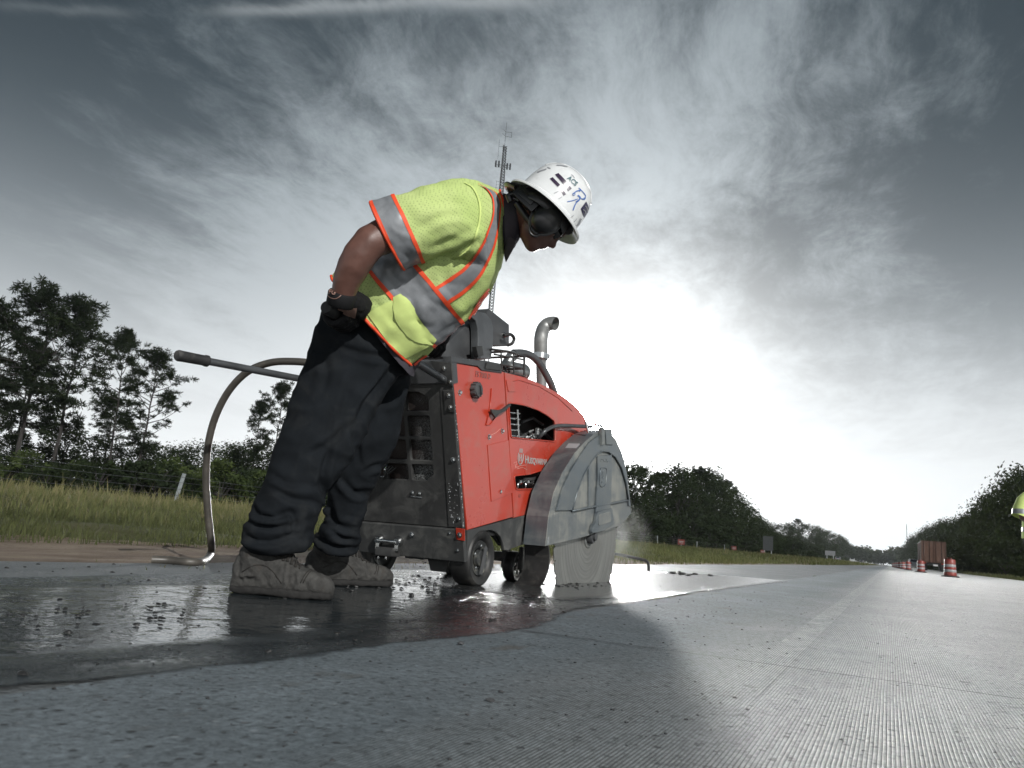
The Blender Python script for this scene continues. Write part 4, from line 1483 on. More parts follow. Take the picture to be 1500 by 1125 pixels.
MB().prism([Vector((-2.3, p.y, p.z + .01)) for p in (side(690, 800), side(690, 776), side(782, 752), side(782, 790), side(741, 800))], (-.44, 0, 0)).build('chassis', M_INNER, saw, 0)

# black top trim, console and control box
trim = [side(600, 519.5, XS + .01), side(640, 523, XS + .01), side(692, 532, XS + .01), side(712, 531, XS + .01), side(735, 536, XS + .01), side(735.5, 547, XS + .01), side(706, 543, XS + .01), side(700, 538, XS + .01), side(662, 531.5, XS + .01), side(661, 533, XS + .01)]
ta = [(661, 522), (700, 527.5), (711, 528), (733, 532.5), (735.5, 546.5), (706, 542.5), (700, 536.5), (661, 530.5)]
plate('top_trim', M_PLASTIC, [[side(*p, XS + .008) for p in ta]], saw, XP, 0.05, 0.004)
MB().prism([side(*p, XS + .011) for p in ((712, 530.5), (732, 534.5), (733.5, 543), (710, 540))], (.006, 0, 0)).build('trim_grip', M_BODY_BLACK, saw, 0, 0.002)
plate('rear_top_cover', M_PLASTIC, [[rearP(-.006, RH - .10, .014), rearP(RW, RH - .10, .014), rearP(RW, RH + .02, .014), rearP(-.006, RH + .02, .014)]], saw, RN, 0.06, 0.006)
con = [(640, 523), (668, 490), (697, 466), (708, 462), (716, 470), (712, 527), (700, 528)]
MB().prism([side(*p, -2.16) for p in con], (-.46, 0, 0)).build('console', M_PLASTIC, saw, 30, 0.012, 3)
# broad round-topped cover beside the console
arc = [(700, 526), (700.5, 500), (700, 482), (697, 470), (688, 462), (700, 456), (712, 459), (720, 468), (723, 482), (722.5, 500), (719.5, 526)]
MB().prism([side(*p, -2.10) for p in arc], (-.05, 0, 0)).build('console_post', M_TUBE, saw, 30, 0.006, 3)
MB().prism([side(*p, -2.105) for p in ((691, 508), (700, 507), (702, 521), (694, 523))], (.03, 0, 0)).build('toggle_latch', M_BODY_BLACK, saw, 0, 0.003)
MB().prism([side(*p, -2.12) for p in ((712, 460), (716, 452), (746, 475.5), (746, 507), (722, 506))], (-.24, 0, 0)).build('control_box', M_PLASTIC, saw, 30, 0.005)
ctrl = saw.children[-1]
kp = side(737, 491, -2.12)
kn = MB().lathe([(.018, 0), (.018, .012), (.012, .02), (.012, .04), (.0001, .042)], kp, XP, 14).build('ignition_switch', M_CHROME, ctrl, 30)
cb_ = [side(738, 491, -2.08), side(748, 490, -2.06), side(753, 496, -2.06), side(750, 503, -2.07), side(743, 506, -2.1)]
MB().tube([tuple(p) for p in catmull([tuple(p) for p in cb_], 5)], .010, 8).build('cable', M_RUBBER, ctrl, 60)
bk = [side(722, 512, -2.12), side(738, 514, -2.12), side(752, 519, -2.12)]
# wire cage over the muffler
mb = MB()
cage_x = (-2.08, -2.42)
for x in cage_x:
    q = lambda a, b: side(a, b, x)
    mb.tube([q(722, 512), q(745, 515), q(768, 522.5)], .008, 6)
    mb.tube([q(724, 519), q(768, 527)], .006, 6)
    mb.tube([q(768, 521), q(768, 551)], .008, 6)
    mb.tube([q(733, 534), q(768, 540)], .006, 6)
    mb.tube([q(735, 546), q(768, 551)], .006, 6)
    mb.tube([q(734, 516), q(735, 545)], .005, 6)
    mb.tube([q(752, 518), q(753, 549)], .005, 6)
for (a, b) in ((722, 512), (745, 515), (768, 522), (768, 540), (768, 551), (735, 534)):
    mb.tube([side(a, b, cage_x[0]), side(a, b, cage_x[0]) + Vector((cage_x[1] - cage_x[0], 0, 0))], .007, 6)
mb.build('muffler_cage', M_BODY_BLACK, saw, 60)
mb = MB()
p = side(755, 543, -2.25)
mb.lathe([(.03, -.14), (.055, -.12), (.06, .1), (.03, .13)], p, (0.1, 1, 0.1), 16)
mb.lathe([(.02, -.08), (.04, -.06), (.04, .06), (.02, .08)], side(745, 530, -2.3), (0.3, .4, 1), 14)
mb.build('muffler', M_ENGINE, saw, 40)
mb = MB()
for k in range(6):
    a = side(736 + 5 * k, 548 + k, -2.12 - .03 * k)
    mb.tube([tuple(a), tuple(a + Vector((-.02, .02, .05 + .01 * (k % 3)))), tuple(a + Vector((-.1, .05, .03)))], .009, 6)
mb.build('fuel_line', M_RUBBER, saw, 60)
# lifting hoop
hoop = [side(752, 517, -2.3), side(765, 517, -2.28), side(778, 521, -2.26), side(789, 531, -2.24), side(798, 545, -2.22), side(806, 560, -2.2), side(812, 576, -2.2)]
MB().tube([tuple(p) for p in catmull([tuple(p) for p in hoop], 5)], .026, 12).build('lifting_hoop', M_TUBE, saw, 60)
# exhaust stack with a turned-out end
M_EXH = simple('stainless_exhaust', (0.30, 0.305, 0.30), 0.48, 0.6, var=0.2, vscale=7, dirt=(0.17, 0.165, 0.155), dirt_amt=0.45, dscale=6)
XE = -2.32
ex = [side(793.5, 592, XE), side(793, 560, XE), side(792.5, 530, XE), side(792, 508, XE), side(792.5, 494, XE), side(795.5, 482.5, XE - .01), side(801.5, 475.5, XE + .01), side(809, 473.5, XE + .05), side(814, 474, XE + .08)]
exo = MB()
pts = [Vector(p) for p in catmull([tuple(p) for p in ex], 6)]
exo.tube(pts, [.038] * 13 + [.051] * (len(pts) - 13), 18, cap=False)
exo.tube(pts[14:], [.047] * (len(pts) - 14), 18, cap=False)
e_ = exo.build('exhaust_stack', M_EXH, saw, 60)
MB().lathe([(.05, -.022), (.058, -.02), (.058, .02), (.05, .022)], side(791.5, 522, XE), (0, 0, 1), 20).box(side(802, 522, XE), (.03, .02, .03)).build('clamp', M_CHROME, e_, 40)

# engine parts showing in the upper opening
mb = MB()
for k in range(5):
    y_ = 604 + 8.5 * k
    mb.tube([side(738, y_ - 1, -2.05), side(758, y_ + 1.5, -2.05), side(760.5, y_ + 1.7, -2.05)], .0075, 8)
mb.tube([side(757.5, 600, -2.04), side(759.5, 645, -2.04)], .008, 8)
mb.build('fuel_rail', M_CHROME, saw, 60)
rs = random.Random(5)
mb = MB()
for k in range(26):
    c = side(rs.uniform(762, 798), rs.uniform(628, 648), rs.uniform(-2.12, -2.04))
    ax = Vector((rs.choice((0, 1)), rs.choice((0, 1)), rs.choice((0, .5, 1)))) + Vector((.05, .02, .01))
    r_ = rs.uniform(.007, .02)
    mb.lathe([(r_ * .7, -.012), (r_, -.01), (r_, .010), (r_ * .5, .014), (r_ * .5, .026), (.0001, .027)], c, ax, 10)
mb.build('valve_block', M_ENGINE, saw, 35)
mb = MB()
mb.tube([side(*p, -2.06) for p in ((796, 633), (803, 640), (810, 647))], .012, 8)
mb.tube([side(*p, -2.09) for p in ((765, 618), (780, 612), (795, 622))], .01, 8)
mb.build('coolant_pipe', M_TUBE, saw, 60)
# hydraulic fittings in the lower opening
for px in (759.5, 771):
    f = [side(px - 2, 716, -1.99), side(px - 1, 709, -1.985), side(px + 3, 705.5, -1.99), side(px + 9, 705, -2.0)]
    MB().tube([tuple(p) for p in catmull([tuple(p) for p in f], 4)], .0085, 10).lathe([(.013, -.012), (.015, -.01), (.015, .01), (.013, .012)], side(px + 2.5, 706, -1.985), (0, 1, .1), 6).build('hose_fitting', M_CHROME, saw, 40)
for k, yy in enumerate((703, 707)):
    pts = [side(767 + 6 * k, yy, -2.0), side(782, yy - 1, -2.0), side(794, yy - 7, -1.99), side(803, yy - 16, -1.96)]
    MB().tube([tuple(p) for p in catmull([tuple(p) for p in pts], 4)], .014, 10).build('hydraulic_hose', M_RUBBER, saw, 60)

# water hose from the opening to the guard
pts = [side(785, 646, -2.03), side(790, 640, -1.99), side(799, 631, -1.955), side(809, 625.5, -1.95), side(822, 623.5, -1.945), side(842, 624, -1.93), side(866, 625, -1.88)]
MB().tube([tuple(p) for p in catmull([tuple(p) for p in pts], 5)], .013, 10).build('guard_hose', M_TUBE, saw, 60)

# filler cap, latch, bolts on the red side
cp = side(693.5, 571.5)
mb = MB().lathe([(.036, 0), (.040, .004), (.040, .03), (.036, .038), (.012, .042), (.0001, .042)], cp, XP, 20)
mb.box(cp + Vector((.046, 0, 0)), (.012, .012, .05), Matrix.Rotation(.4, 3, 'X'))
for k in range(10):
    a = 2 * math.pi * k / 10
    mb.box(cp + Vector((.018, .0405 * math.cos(a), .0405 * math.sin(a))), (.028, .009, .009), Matrix.Rotation(a, 3, 'X'))
mb.build('filler_cap', M_PLASTIC, saw, 35)
lt = [(717, 599.5), (729, 600.5), (734, 599), (744.5, 591), (746, 594), (736, 602.5), (729, 606), (723, 612), (718, 604.5)]
MB().prism([side(*p, XS + .016) for p in lt], (.014, 0, 0)).build('door_latch', M_BODY_BLACK, saw, 30, 0.003)
MB().tube([side(*p, XS + .003) for p in ((720, 569), (718, 596), (712, 623))], .003, 5).tube([side(*p, XS + .003) for p in ((712, 623), (718, 622), (727, 610))], .0025, 5).build('latch_recess', M_RED, saw, 180)
for (a, b) in ((716, 640), (735.3, 631.3), (732, 720), (673, 575)):
    bolt(side(a, b), XP, .0115, saw)
for (a, b, r_) in ((664, 673.5, .011), (672.5, 760, .009), (604.5, 721.5, .008), (615, 723, .008)):
    bolt(rear(a, b, .006), RN, r_, saw)
plate('catch_plate', M_CHROME, [[rear(602, 726.5, .004), rear(618, 728.5, .004), rear(618, 730, .004), rear(602, 728, .004)]], saw, RN, .004, .0008)
tg = plate('marker_tag', M_RED, [[rear(667.5, 773.5, .020), rear(680.5, 775, .020), rear(680.5, 792.5, .020), rear(668.5, 790.5, .020)]], saw, RN, .005, .001)
bolt(rear(673.5, 783.5, .021), RN, .0105, saw)
for (a, b, r_) in ((603.5, 783, .012), (658.5, 781, .006), (670.5, 806, .007)):
    bolt(rear(a, b, .017), RN, r_, saw)
# handlebar brackets
plate('bracket', M_BODY_BLACK, [[rear(649, 571, .014), rear(663.5, 573, .014), rear(665.5, 604, .014), rear(651.5, 603, .014)]], saw, RN, .012, .002)
for (a, b) in ((657.5, 579), (660, 596.5)):
    bolt(rear(a, b, .015), RN, .0095, saw)
plate('bracket', M_BODY_BLACK, [[rear(630, 528, .016), rear(661, 532, .016), rear(663, 566, .016), rear(648, 561, .016)]], saw, RN, .012, .002)
bolt(rear(651, 539.5, .018), RN, .0095, saw)
bolt(rear(660, 559, .02), RN, .0085, saw)

# tow shackle: two zinc lugs and a pin on the tail plate
mb = MB()
la, lb_ = rear(557.5, 789.5, .02), rear(585, 792.5, .02)
for q in (la, lb_):
    mb.lathe([(.026, -.004), (.028, 0), (.028, .014), (.02, .03), (.0001, .033)], q, RN, 16)
    mb.box(q + Vector((0, -.014, -.028)), (.022, .022, .05))
mb.tube([tuple(la + RN * .022), tuple((la + lb_) / 2 + RN * .026 + Vector((0, 0, .002))), tuple(lb_ + RN * .022)], [.013, .009, .013], 12)
mb.build('tow_shackle', M_CHROME, saw, 40)
MB().box((la + lb_) / 2 + Vector((0.0, 0.0, -.062)), (.11, .10, .045)).build('hitch_block', M_BODY_BLACK, saw, 30, 0.006)


# wheels
def wheel(c, r_, wd, label=None):
    c = Vector(c)
    t = MB().lathe([(r_ * .62, -wd / 2 + .004), (r_ * .9, -wd / 2), (r_ * .97, -wd / 2 + .008), (r_, -wd / 2 + .022), (r_, wd / 2 - .022), (r_ * .97, wd / 2 - .008), (r_ * .9, wd / 2), (r_ * .72, wd / 2 - .004), (r_ * .66, wd / 2 - .012), (r_ * .60, wd / 2 - .03)], c, XP, 40).build('wheel', M_TYRE, saw, 35)
    mb = MB().lathe([(r_ * .64, wd / 2 - .03), (r_ * .60, wd / 2 - .014), (r_ * .5, wd / 2 - .02), (r_ * .30, wd / 2 - .032), (r_ * .26, wd / 2 - .01), (.0001, wd / 2 - .008)], c, XP, 28)
    mb.build('rim', M_RIM, t, 35)
    mb = MB()
    for k in range(5):
        a = 2 * math.pi * k / 5 + .3
        p = c + Vector((wd / 2 - .024, math.cos(a) * r_ * .42, math.sin(a) * r_ * .42))
        mb.lathe([(.009, 0), (.009, .012), (.0001, .014)], p, XP, 6)
    mb.build('lug_nuts', M_CHROME, t, 30)
    return t


M_TYRE = simple('solid_tyre', (0.018, 0.018, 0.018), 0.5, var=0.3, dirt=(0.09, 0.085, 0.075), dirt_amt=0.3, dscale=14)
M_RIM = simple('wheel_rim', (0.05, 0.052, 0.053), 0.4, 0.3, dirt=(0.3, 0.29, 0.24), dirt_amt=0.5, dscale=16)
wr = side(707, 820, -1.955)
WR = 0.152
w1 = wheel((-2.02, wr.y, WR + .012), WR, 0.125)
MB().box((-1.957, wr.y + .012, WR + .0), (.008, .028, .15), Matrix.Rotation(-.25, 3, 'X')).build('drive_key', M_PLASTIC, w1, 30, .002)
wheel((-2.66, wr.y, WR + .012), WR, 0.125)
for x in (-2.14, -2.58):
    wheel((x, 4.42, 0.105), 0.095, 0.075)
MB().box((-2.36, 4.42, 0.16), (.5, .06, .06)).box((-2.08, 4.42, .16), (.03, .07, .14)).box((-2.2, 4.42, .16), (.03, .07, .14)).build('caster_axle', M_FRAME, saw, 30, .004)
MB().tube([(-2.60, wr.y, WR + .012), (-2.08, wr.y, WR + .012)], .03, 12).box((-2.34, wr.y, .2), (.12, .16, .14)).build('drive_axle', M_FRAME, saw, 40)
MB().prism([(-2.28, 3.66, .07), (-2.18, 3.66, .07), (-2.16, 3.66, .2), (-2.34, 3.66, .2)], (0, .03, 0)).build('mud_scraper', M_FRAME, saw, 0, .003)

# ---- blade, guard, flap
BR = 0.60
mb = MB()
nt = 40
ring_o, ring_i = [], []
pr = []
for k in range(nt):
    a0 = 2 * math.pi * k / nt
    for da, rr in ((0.0, BR), (0.80, BR), (0.84, BR - .02), (0.96, BR - .02)):
        a = a0 + da * 2 * math.pi / nt
        pr.append((BLC.y + rr * math.cos(a), BLC.z + rr * math.sin(a)))
n_ = len(pr)
vs = [(BLC.x + .0035, y, z) for y, z in pr] + [(BLC.x - .0035, y, z) for y, z in pr] + [(BLC.x + .003, BLC.y, BLC.z), (BLC.x - .003, BLC.y, BLC.z)]
fs = []
for i in range(n_):
    j = (i + 1) % n_
    fs += [(i, j, 2 * n_), (n_ + j, n_ + i, 2 * n_ + 1), (i, n_ + i, n_ + j, j)]
blade = MB().add(vs, fs).build('blade', M_BLADE, saw, 30)
MB().lathe([(.085, -.02), (.085, .008), (.075, .016), (.04, .018), (.036, .045), (.0001, .047)], BLC, XP, 26).build('flange', M_GUARD_SLURRY, blade, 35)

G = lambda px, py, off=0.0: on_plane(px, py, 0, XG) + Vector((off, 0, 0))
outl = [(799, 800), (803.5, 757), (811, 722), (824, 692), (841, 665), (856, 648), (870, 636), (884, 630.5), (892, 632.5), (902, 643), (911, 663), (918, 690), (922, 720), (924.5, 752), (908, 770), (894, 775), (875, 781), (850, 788), (825, 794)]
gp = [G(*p) for p in outl]
guard = plate('blade_guard', M_GUARD_SLURRY, [gp], saw, XP, 0.008, 0.002, 30)
# wrapped rim of the guard
mb = MB()
rim = [G(*p) for p in outl[:14]]
cen = Vector((XG, 4.9, 0.45))
for i in range(len(rim) - 1):
    a, b = rim[i], rim[i + 1]
    a2 = a + (cen - a).normalized() * .006
    b2 = b + (cen - b).normalized() * .006
    off = Vector((-.135, 0, 0))
    d_ = Vector((-.004, 0, 0))
    mb.prism([a + d_, b + d_, b2 + d_, a2 + d_], off)
mb.build('guard_rim', M_GUARD, guard, 25)
plate('guard_back', M_GUARD, [[p + Vector((-.139, 0, 0)) for p in gp]], guard, XP, 0.006, 0.001, 30)
inner = [(836, 747.5), (843, 720), (853, 694), (864, 676), (873, 665), (880, 660.5), (889, 661.5), (899, 669), (908, 684), (915, 707), (918.5, 733), (912, 734.5)]
outer = [(812.5, 748), (822, 714), (835, 687), (851, 662), (861, 648), (871, 640.5), (884, 634.5), (891, 636.5), (900, 646), (908.5, 665), (915.5, 691), (920, 722), (922, 742), (906, 750), (835, 766), (811.5, 772)]
plate('arch_band', M_GUARD, [[G(*p, .012) for p in outer[:13]] + [G(919, 741, .012), G(*inner[10], .012)] + [G(*p, .012) for p in inner[9::-1]]], guard, XP, 0.012, 0.003, 30)
MB().tube([G(*p, .012) for p in inner[:11]], .006, 8).build('arch_bead', M_GUARD, guard, 180)
MB().tube([G(*p, .010) for p in ((836, 748.5), (862, 743), (912, 734), (918, 733))], .008, 8).build('sill_bead', M_GUARD, guard, 180)
plate('rib', M_GUARD, [[G(860.5, 677, .009), G(863.5, 676, .009), G(863.5, 744, .009), G(860.5, 745, .009)]], guard, XP, 0.01, 0.002)
post = [(872.5, 668), (893.5, 666), (893.5, 700), (891.5, 740), (892.5, 745), (870, 750.5), (871.5, 722), (873.5, 700)]
pp = plate('lever_post', M_GUARD, [[G(*p, .016) for p in post]], guard, XP, 0.016, 0.004)
lug = [(876, 627), (880, 625.5), (880.5, 651), (876.5, 652)]
plate('lug', M_GUARD_SLURRY, [[G(*p, .03) for p in lug]], guard, XP, 0.03, 0.004)
plate('lug', M_GUARD, [[G(*p, .024) for p in ((882, 628), (892, 628.5), (893.5, 652), (884, 651))]], guard, XP, 0.024, 0.004)
MB().tube([G(866, 616.5, -.04), G(866, 634, -.02)], .010, 8).tube([G(878, 622, -.03), G(888, 624, -.03)], .010, 8).build('water_nozzle', M_CHROME, guard, 60)
cov = [(870, 749.5), (892.5, 744), (894.5, 767), (882, 776), (872, 779.5), (861.5, 781), (862.5, 771), (868, 764)]
plate('hub_cover', M_GUARD, [round_poly([G(*p, .026) for p in cov], .02)], guard, XP, 0.024, 0.004)
plate('hub_cover_pad', M_GUARD_SLURRY, [round_poly([G(*p, .030) for p in ((872, 753), (889, 749), (890, 764), (871, 770))], .02)], guard, XP, 0.006, 0.002)
hb = on_plane(867.5, 785.5, 0, XG - .02)
MB().lathe([(.05, -.03), (.052, .0), (.046, .012), (.03, .014), (.028, .03), (.0001, .032)], hb, XP, 24).build('spindle', M_PLASTIC, saw, 35)
# embossed figures on the post and the sticker on the rim
mb = MB()
lp = [(875.5, 690), (876.5, 686), (881, 684.5), (885, 686), (885.5, 690), (884, 709), (881, 713), (877, 713), (874.5, 709)]
mb.tube([G(*p, .017) for p in lp], .0035, 6, closed=True)
for (px, py) in ((877.5, 674.5), (882, 674), (886, 673.5), (880, 692), (880, 699), (879, 706)):
    mb.tube([G(px - .8, py - 1.6, .017), G(px - .9, py + 1.8, .017)], .0042, 6)
for (px, py) in ((879.5, 672.8), (884, 676), (879.5, 695.5), (888, 676.5)):
    mb.tube([G(px - 1.4, py, .017), G(px + 1.2, py - .3, .017)], .0034, 6)
mb.build('embossed_marks', M_GUARD, guard, 60)
lab_ = [(833.5, 648.5), (840, 640.5), (851.5, 641), (845.5, 648)]
rim_n = None
a, b = G(824, 692), G(856, 648)
MB().prism([a.lerp(b, .62) + Vector((-.02, 0, 0)), a.lerp(b, .92) + Vector((-.02, 0, 0)), a.lerp(b, .92) + Vector((-.10, 0, 0)), a.lerp(b, .62) + Vector((-.10, 0, 0))], (0, -.004, .006)).build('sticker', M_WHITEB, guard, 0)
# flap bracket and rubber flap
fa = [(803, 796), (804.5, 815), (803, 833), (797, 850), (788.5, 862.5)]
f1 = [on_plane(*p, 0, XG - .004) for p in fa]
vs = []
for p in f1:
    for dx, dy in ((0, 0), (-.155, -.01), (-.155, .004), (0, .014)):
        vs.append(p + Vector((dx, dy, 0)))
fs = []
for i in range(len(f1) - 1):
    for k in range(4):
        fs.append((i * 4 + k, i * 4 + (k + 1) % 4, i * 4 + 4 + (k + 1) % 4, i * 4 + 4 + k))
fs += [(3, 2, 1, 0), tuple(4 * (len(f1) - 1) + k for k in range(4))]
MB().add(vs, fs).build('mud_flap', M_TYRE, saw, 50)
MB().box(f1[0] + Vector((-.075, -.012, .016)), (.16, .012, .045)).build('flap_clamp', M_CHROME, saw, 0, .002)
for dx in (-.035, -.115):
    bolt(f1[0] + Vector((dx, -.018, .016)), (0, -1, 0), .008, saw)

# ---- handlebars
def bar(name, pts, r_=.0185):
    b_ = MB().tube([tuple(p) for p in catmull([tuple(p) for p in pts], 6)], r_, 14).build(name, M_TUBE, saw, 60)
    return b_


HB_R0 = side(661, 563, -2.03)
HB_R1 = on_plane(480, 451, 0, -1.80)
hr = bar('handlebar', [HB_R0 + Vector((0, .10, -.03)), HB_R0, HB_R0.lerp(HB_R1, .5), HB_R1])
HB_L1 = on_plane(262, 521, 0, -2.92)
HB_L0 = on_plane(440, 555, 0, -2.85)
hl = bar('handlebar', [HB_L1, HB_L0, HB_L0 + (HB_L0 - HB_L1) * .45])
d_ = (HB_L0 - HB_L1).normalized()
MB().lathe([(.004, -.015), (.022, -.012), (.027, -.002), (.026, .02), (.025, .13), (.028, .14), (.028, .152), (.019, .156)], HB_L1, d_, 18).build('grip', M_RUBBER, hl, 40)
d_ = (HB_R0 - HB_R1).normalized()
MB().lathe([(.004, -.015), (.022, -.012), (.026, -.002), (.026, .15), (.028, .16), (.019, .165)], HB_R1, d_, 18).build('grip', M_RUBBER, hr, 40)


# ---- lettering
def text_mesh(s, size, bold=0.0, spacing=1.0):
    cu_ = bpy.data.curves.new('t', 'FONT')
    cu_.body = s
    cu_.size = size
    cu_.extrude = 0.0008
    cu_.offset = bold
    cu_.space_character = spacing
    cu_.resolution_u = 3
    ob = bpy.data.objects.new('t', cu_)
    COL.objects.link(ob)
    me = bpy.data.meshes.new_from_object(ob)
    bpy.data.objects.remove(ob)
    while me.materials:
        me.materials.pop()
    return me


def text_on(s, size, o, u, v, mat, name, parent, bold=0.0, spacing=1.0, xs=1.0):
    me = text_mesh(s, size, bold, spacing)
    u = Vector(u).normalized()
    n = u.cross(Vector(v)).normalized()
    v = n.cross(u)
    M = Matrix((u * xs, v, n)).transposed().to_4x4()
    M.translation = Vector(o) + n * .0015
    me.transform(M)
    return link(name, me, mat, parent, 0)


tx0, tx1 = side(768.5, 679.5), side(803, 684)
ud = (side(803, 672) - side(768.5, 668.5))
text_on('H', 0.066, side(768.5, 678.3), ud, (0, 0, 1), M_DECAL, 'logo_lettering', saw, .0016, 1.0, 1.0)
text_on('USQVARNA', 0.052, side(773.2, 678.8), ud, (0, 0, 1), M_DECAL, 'logo_lettering', saw, .0014, 1.0, 1.05)
# crest: a ring shield with an H, open at the top with three stems
cc_ = side(762.3, 668.5)
uu_ = ud.normalized()
P2 = lambda a, b: cc_ + uu_ * a + Vector((0, 0, b)) + Vector((.001, 0, 0))
mb = MB()
ring = [P2(.036 * math.cos(t) , -.005 + .043 * math.sin(t)) for t in [math.pi * (1.0 - .18) + (math.pi * (1 + .36)) * k / 16 for k in range(17)]]
mb.tube(ring, .0042, 5)
for a in (-.016, 0, .016):
    mb.tube([P2(a, .022), P2(a, .047)], .0036, 5)
mb.tube([P2(-.013, -.03), P2(-.013, .012)], .0040, 5).tube([P2(.013, -.03), P2(.013, .012)], .0040, 5).tube([P2(-.013, -.009), P2(.013, -.009)], .0040, 5)
mb.build('crest', M_DECAL, saw, 60)
text_on('FS 7000 D', 0.045, side(696, 551.5), side(730, 557.8) - side(696, 551.5), RV, M_DECAL2, 'model_lettering', saw, .0004, 1.0, .9)
o_ = side(762, 724, XS)
text_on('CE', .026, side(759, 728.5), ud, (0, 0, 1), M_DECAL2, 'small_decal', saw)
# scratches through the paint
M_SCR = simple('bare_scratch', (0.62, 0.30, 0.26), 0.5)
mb = MB()
for q in (((752, 678), (756, 683), (760, 686)), ((754, 686), (762, 682), (771, 681)), ((757, 687), (765, 684.5), (772, 688)), ((753, 678), (757, 676), (755, 684)), ((714, 640), (726, 634), (733, 628))):
    mb.tube([side(*p, XS + .0005) for p in q], .0014, 4)
mb.build('scratch', M_SCR, saw, 60)
# chipped paint along the rear edge: bare bright flecks
rs = random.Random(9)
mb = MB()
for k in range(46):
    t = rs.random() ** 0.6
    p = RB.lerp(RA, .02 + .80 * t)
    s = rs.uniform(.002, .006)
    mb.lathe([(s, 0), (s * .6, .001), (.0001, .0015)], p + Vector((.0005, rs.uniform(.0, .012), 0)), XP, 5)
for k in range(40):
    u_, v_ = rs.uniform(.01, .06), v0 + .02 + .22 * rs.random()
    if rs.random() < .5:
        u_ = .075 - .05 * (v_ - v0) + rs.gauss(0, .004) - .03 * max(0, .1 - (v_ - v0)) / .1
    s = rs.uniform(.0015, .0045)
    mb.lathe([(s, 0), (s * .6, .001), (.0001, .0014)], rearP(u_, v_, .0065), RN, 5)
mb.build('paint_chips', M_WHITEB, saw, 60)

# the supply hose looping from the saw to the ground
hz = [(470, 533, 4.05), (430, 529.5, 4.1), (395, 531.5, 4.15), (362, 545, 4.2), (335, 573, 4.25), (315, 612, 4.28), (304.5, 655, 4.3), (302, 705, 4.32), (305, 755, 4.34), (309.5, 795, 4.35)]
pts = [at_range(*p) for p in hz] + [on_ground(308, 812, .05), on_ground(297, 822.5, .032), on_ground(278, 823.5, .03), on_ground(250, 821, .03), on_ground(222, 820, .028)]
o = MB().tube([tuple(p) for p in catmull([tuple(p) for p in pts], 5)], .0205, 14).build('supply_hose', simple('hose_rubber', (0.06, 0.055, 0.048), 0.42, var=0.2, dirt=(0.2, 0.18, 0.15), dirt_amt=0.4), None, 60)
tag(o, 'thick dark water hose looping behind the worker down to the ground', 'hose')

# ------------------------------------------------------------------ the worker
FWD = Vector(BASIS[:, 2])
FWDH = Vector((FWD.x, FWD.y, 0)).normalized()
RIGHT = Vector(BASIS[:, 0])


LEAN_BACK = 0.15


def mr(px, py, z):
    """a point of the worker's figure; the trunk stands a little deeper than the near foot"""
    t = max(0.0, min(1.0, (800 - py) / 280.0))
    return at_range(px, py, z + LEAN_BACK * t * t * (3 - 2 * t))


def ell(mb, c, axes, nu=16, nv=10):
    """ellipsoid with the three given half axes"""
    c = Vector(c)
    a, b, d = [Vector(v) for v in axes]
    rings = []
    for i in range(1, nv):
        th = math.pi * i / nv
        rings.append([c + d * math.cos(th) + (a * math.cos(2 * math.pi * k / nu) + b * math.sin(2 * math.pi * k / nu)) * math.sin(th) for k in range(nu)])
    return mb.rings(rings)


def loft_rings(spec, n=6, seg=24, sq=1.0):
    """spec rows: (back px, front px, range, half depth[, lean of the side axis]); rings follow a smooth curve through them"""
    rows = []
    for s in spec:
        (b, f, zc, hd) = s[:4]
        zb, zf = zc + (s[4] if len(s) > 4 else 0), zc - (s[4] if len(s) > 4 else 0)
        B, Fp = mr(b[0], b[1], zb), mr(f[0], f[1], zf)
        c = (B + Fp) / 2
        a = (Fp - B) / 2
        sd = -FWD
        sd = (sd - a * (sd.dot(a) / a.length_squared)).normalized() * hd
        rows.append(tuple(c) + tuple(a) + tuple(sd))
    P = catmull(rows, n)
    rings = []
    for r_ in P:
        c, a, s = Vector(r_[0:3]), Vector(r_[3:6]), Vector(r_[6:9])
        ring = []
        for k in range(seg):
            t = 2 * math.pi * k / seg
            ct, st = math.cos(t), math.sin(t)
            ring.append(c + a * (math.copysign(abs(ct) ** sq, ct)) + s * (math.copysign(abs(st) ** sq, st)))
        rings.append(ring)
    return rings


def remesh(mb, voxel, smooth_it=6, fac=0.5):
    me = mb.mesh('tmp')
    bm = bmesh.new()
    bm.from_mesh(me)
    bmesh.ops.recalc_face_normals(bm, faces=bm.faces)
    bm.to_mesh(me)
    bm.free()
    ob = bpy.data.objects.new('tmp', me)
    COL.objects.link(ob)
    m = ob.modifiers.new('r', 'REMESH')
    m.mode = 'VOXEL'
    m.voxel_size = voxel
    m2 = ob.modifiers.new('s', 'SMOOTH')
    m2.factor = fac
    m2.iterations = smooth_it
    dg = bpy.context.evaluated_depsgraph_get()
    out_ = bpy.data.meshes.new_from_object(ob.evaluated_get(dg))
    bpy.data.objects.remove(ob)
    return out_


def to_px(p):
    q = BASIS.T @ (np.array(p) - CAMP)
    return 750 + FPX * q[0] / q[2], 562.5 + FPX * q[1] / q[2]


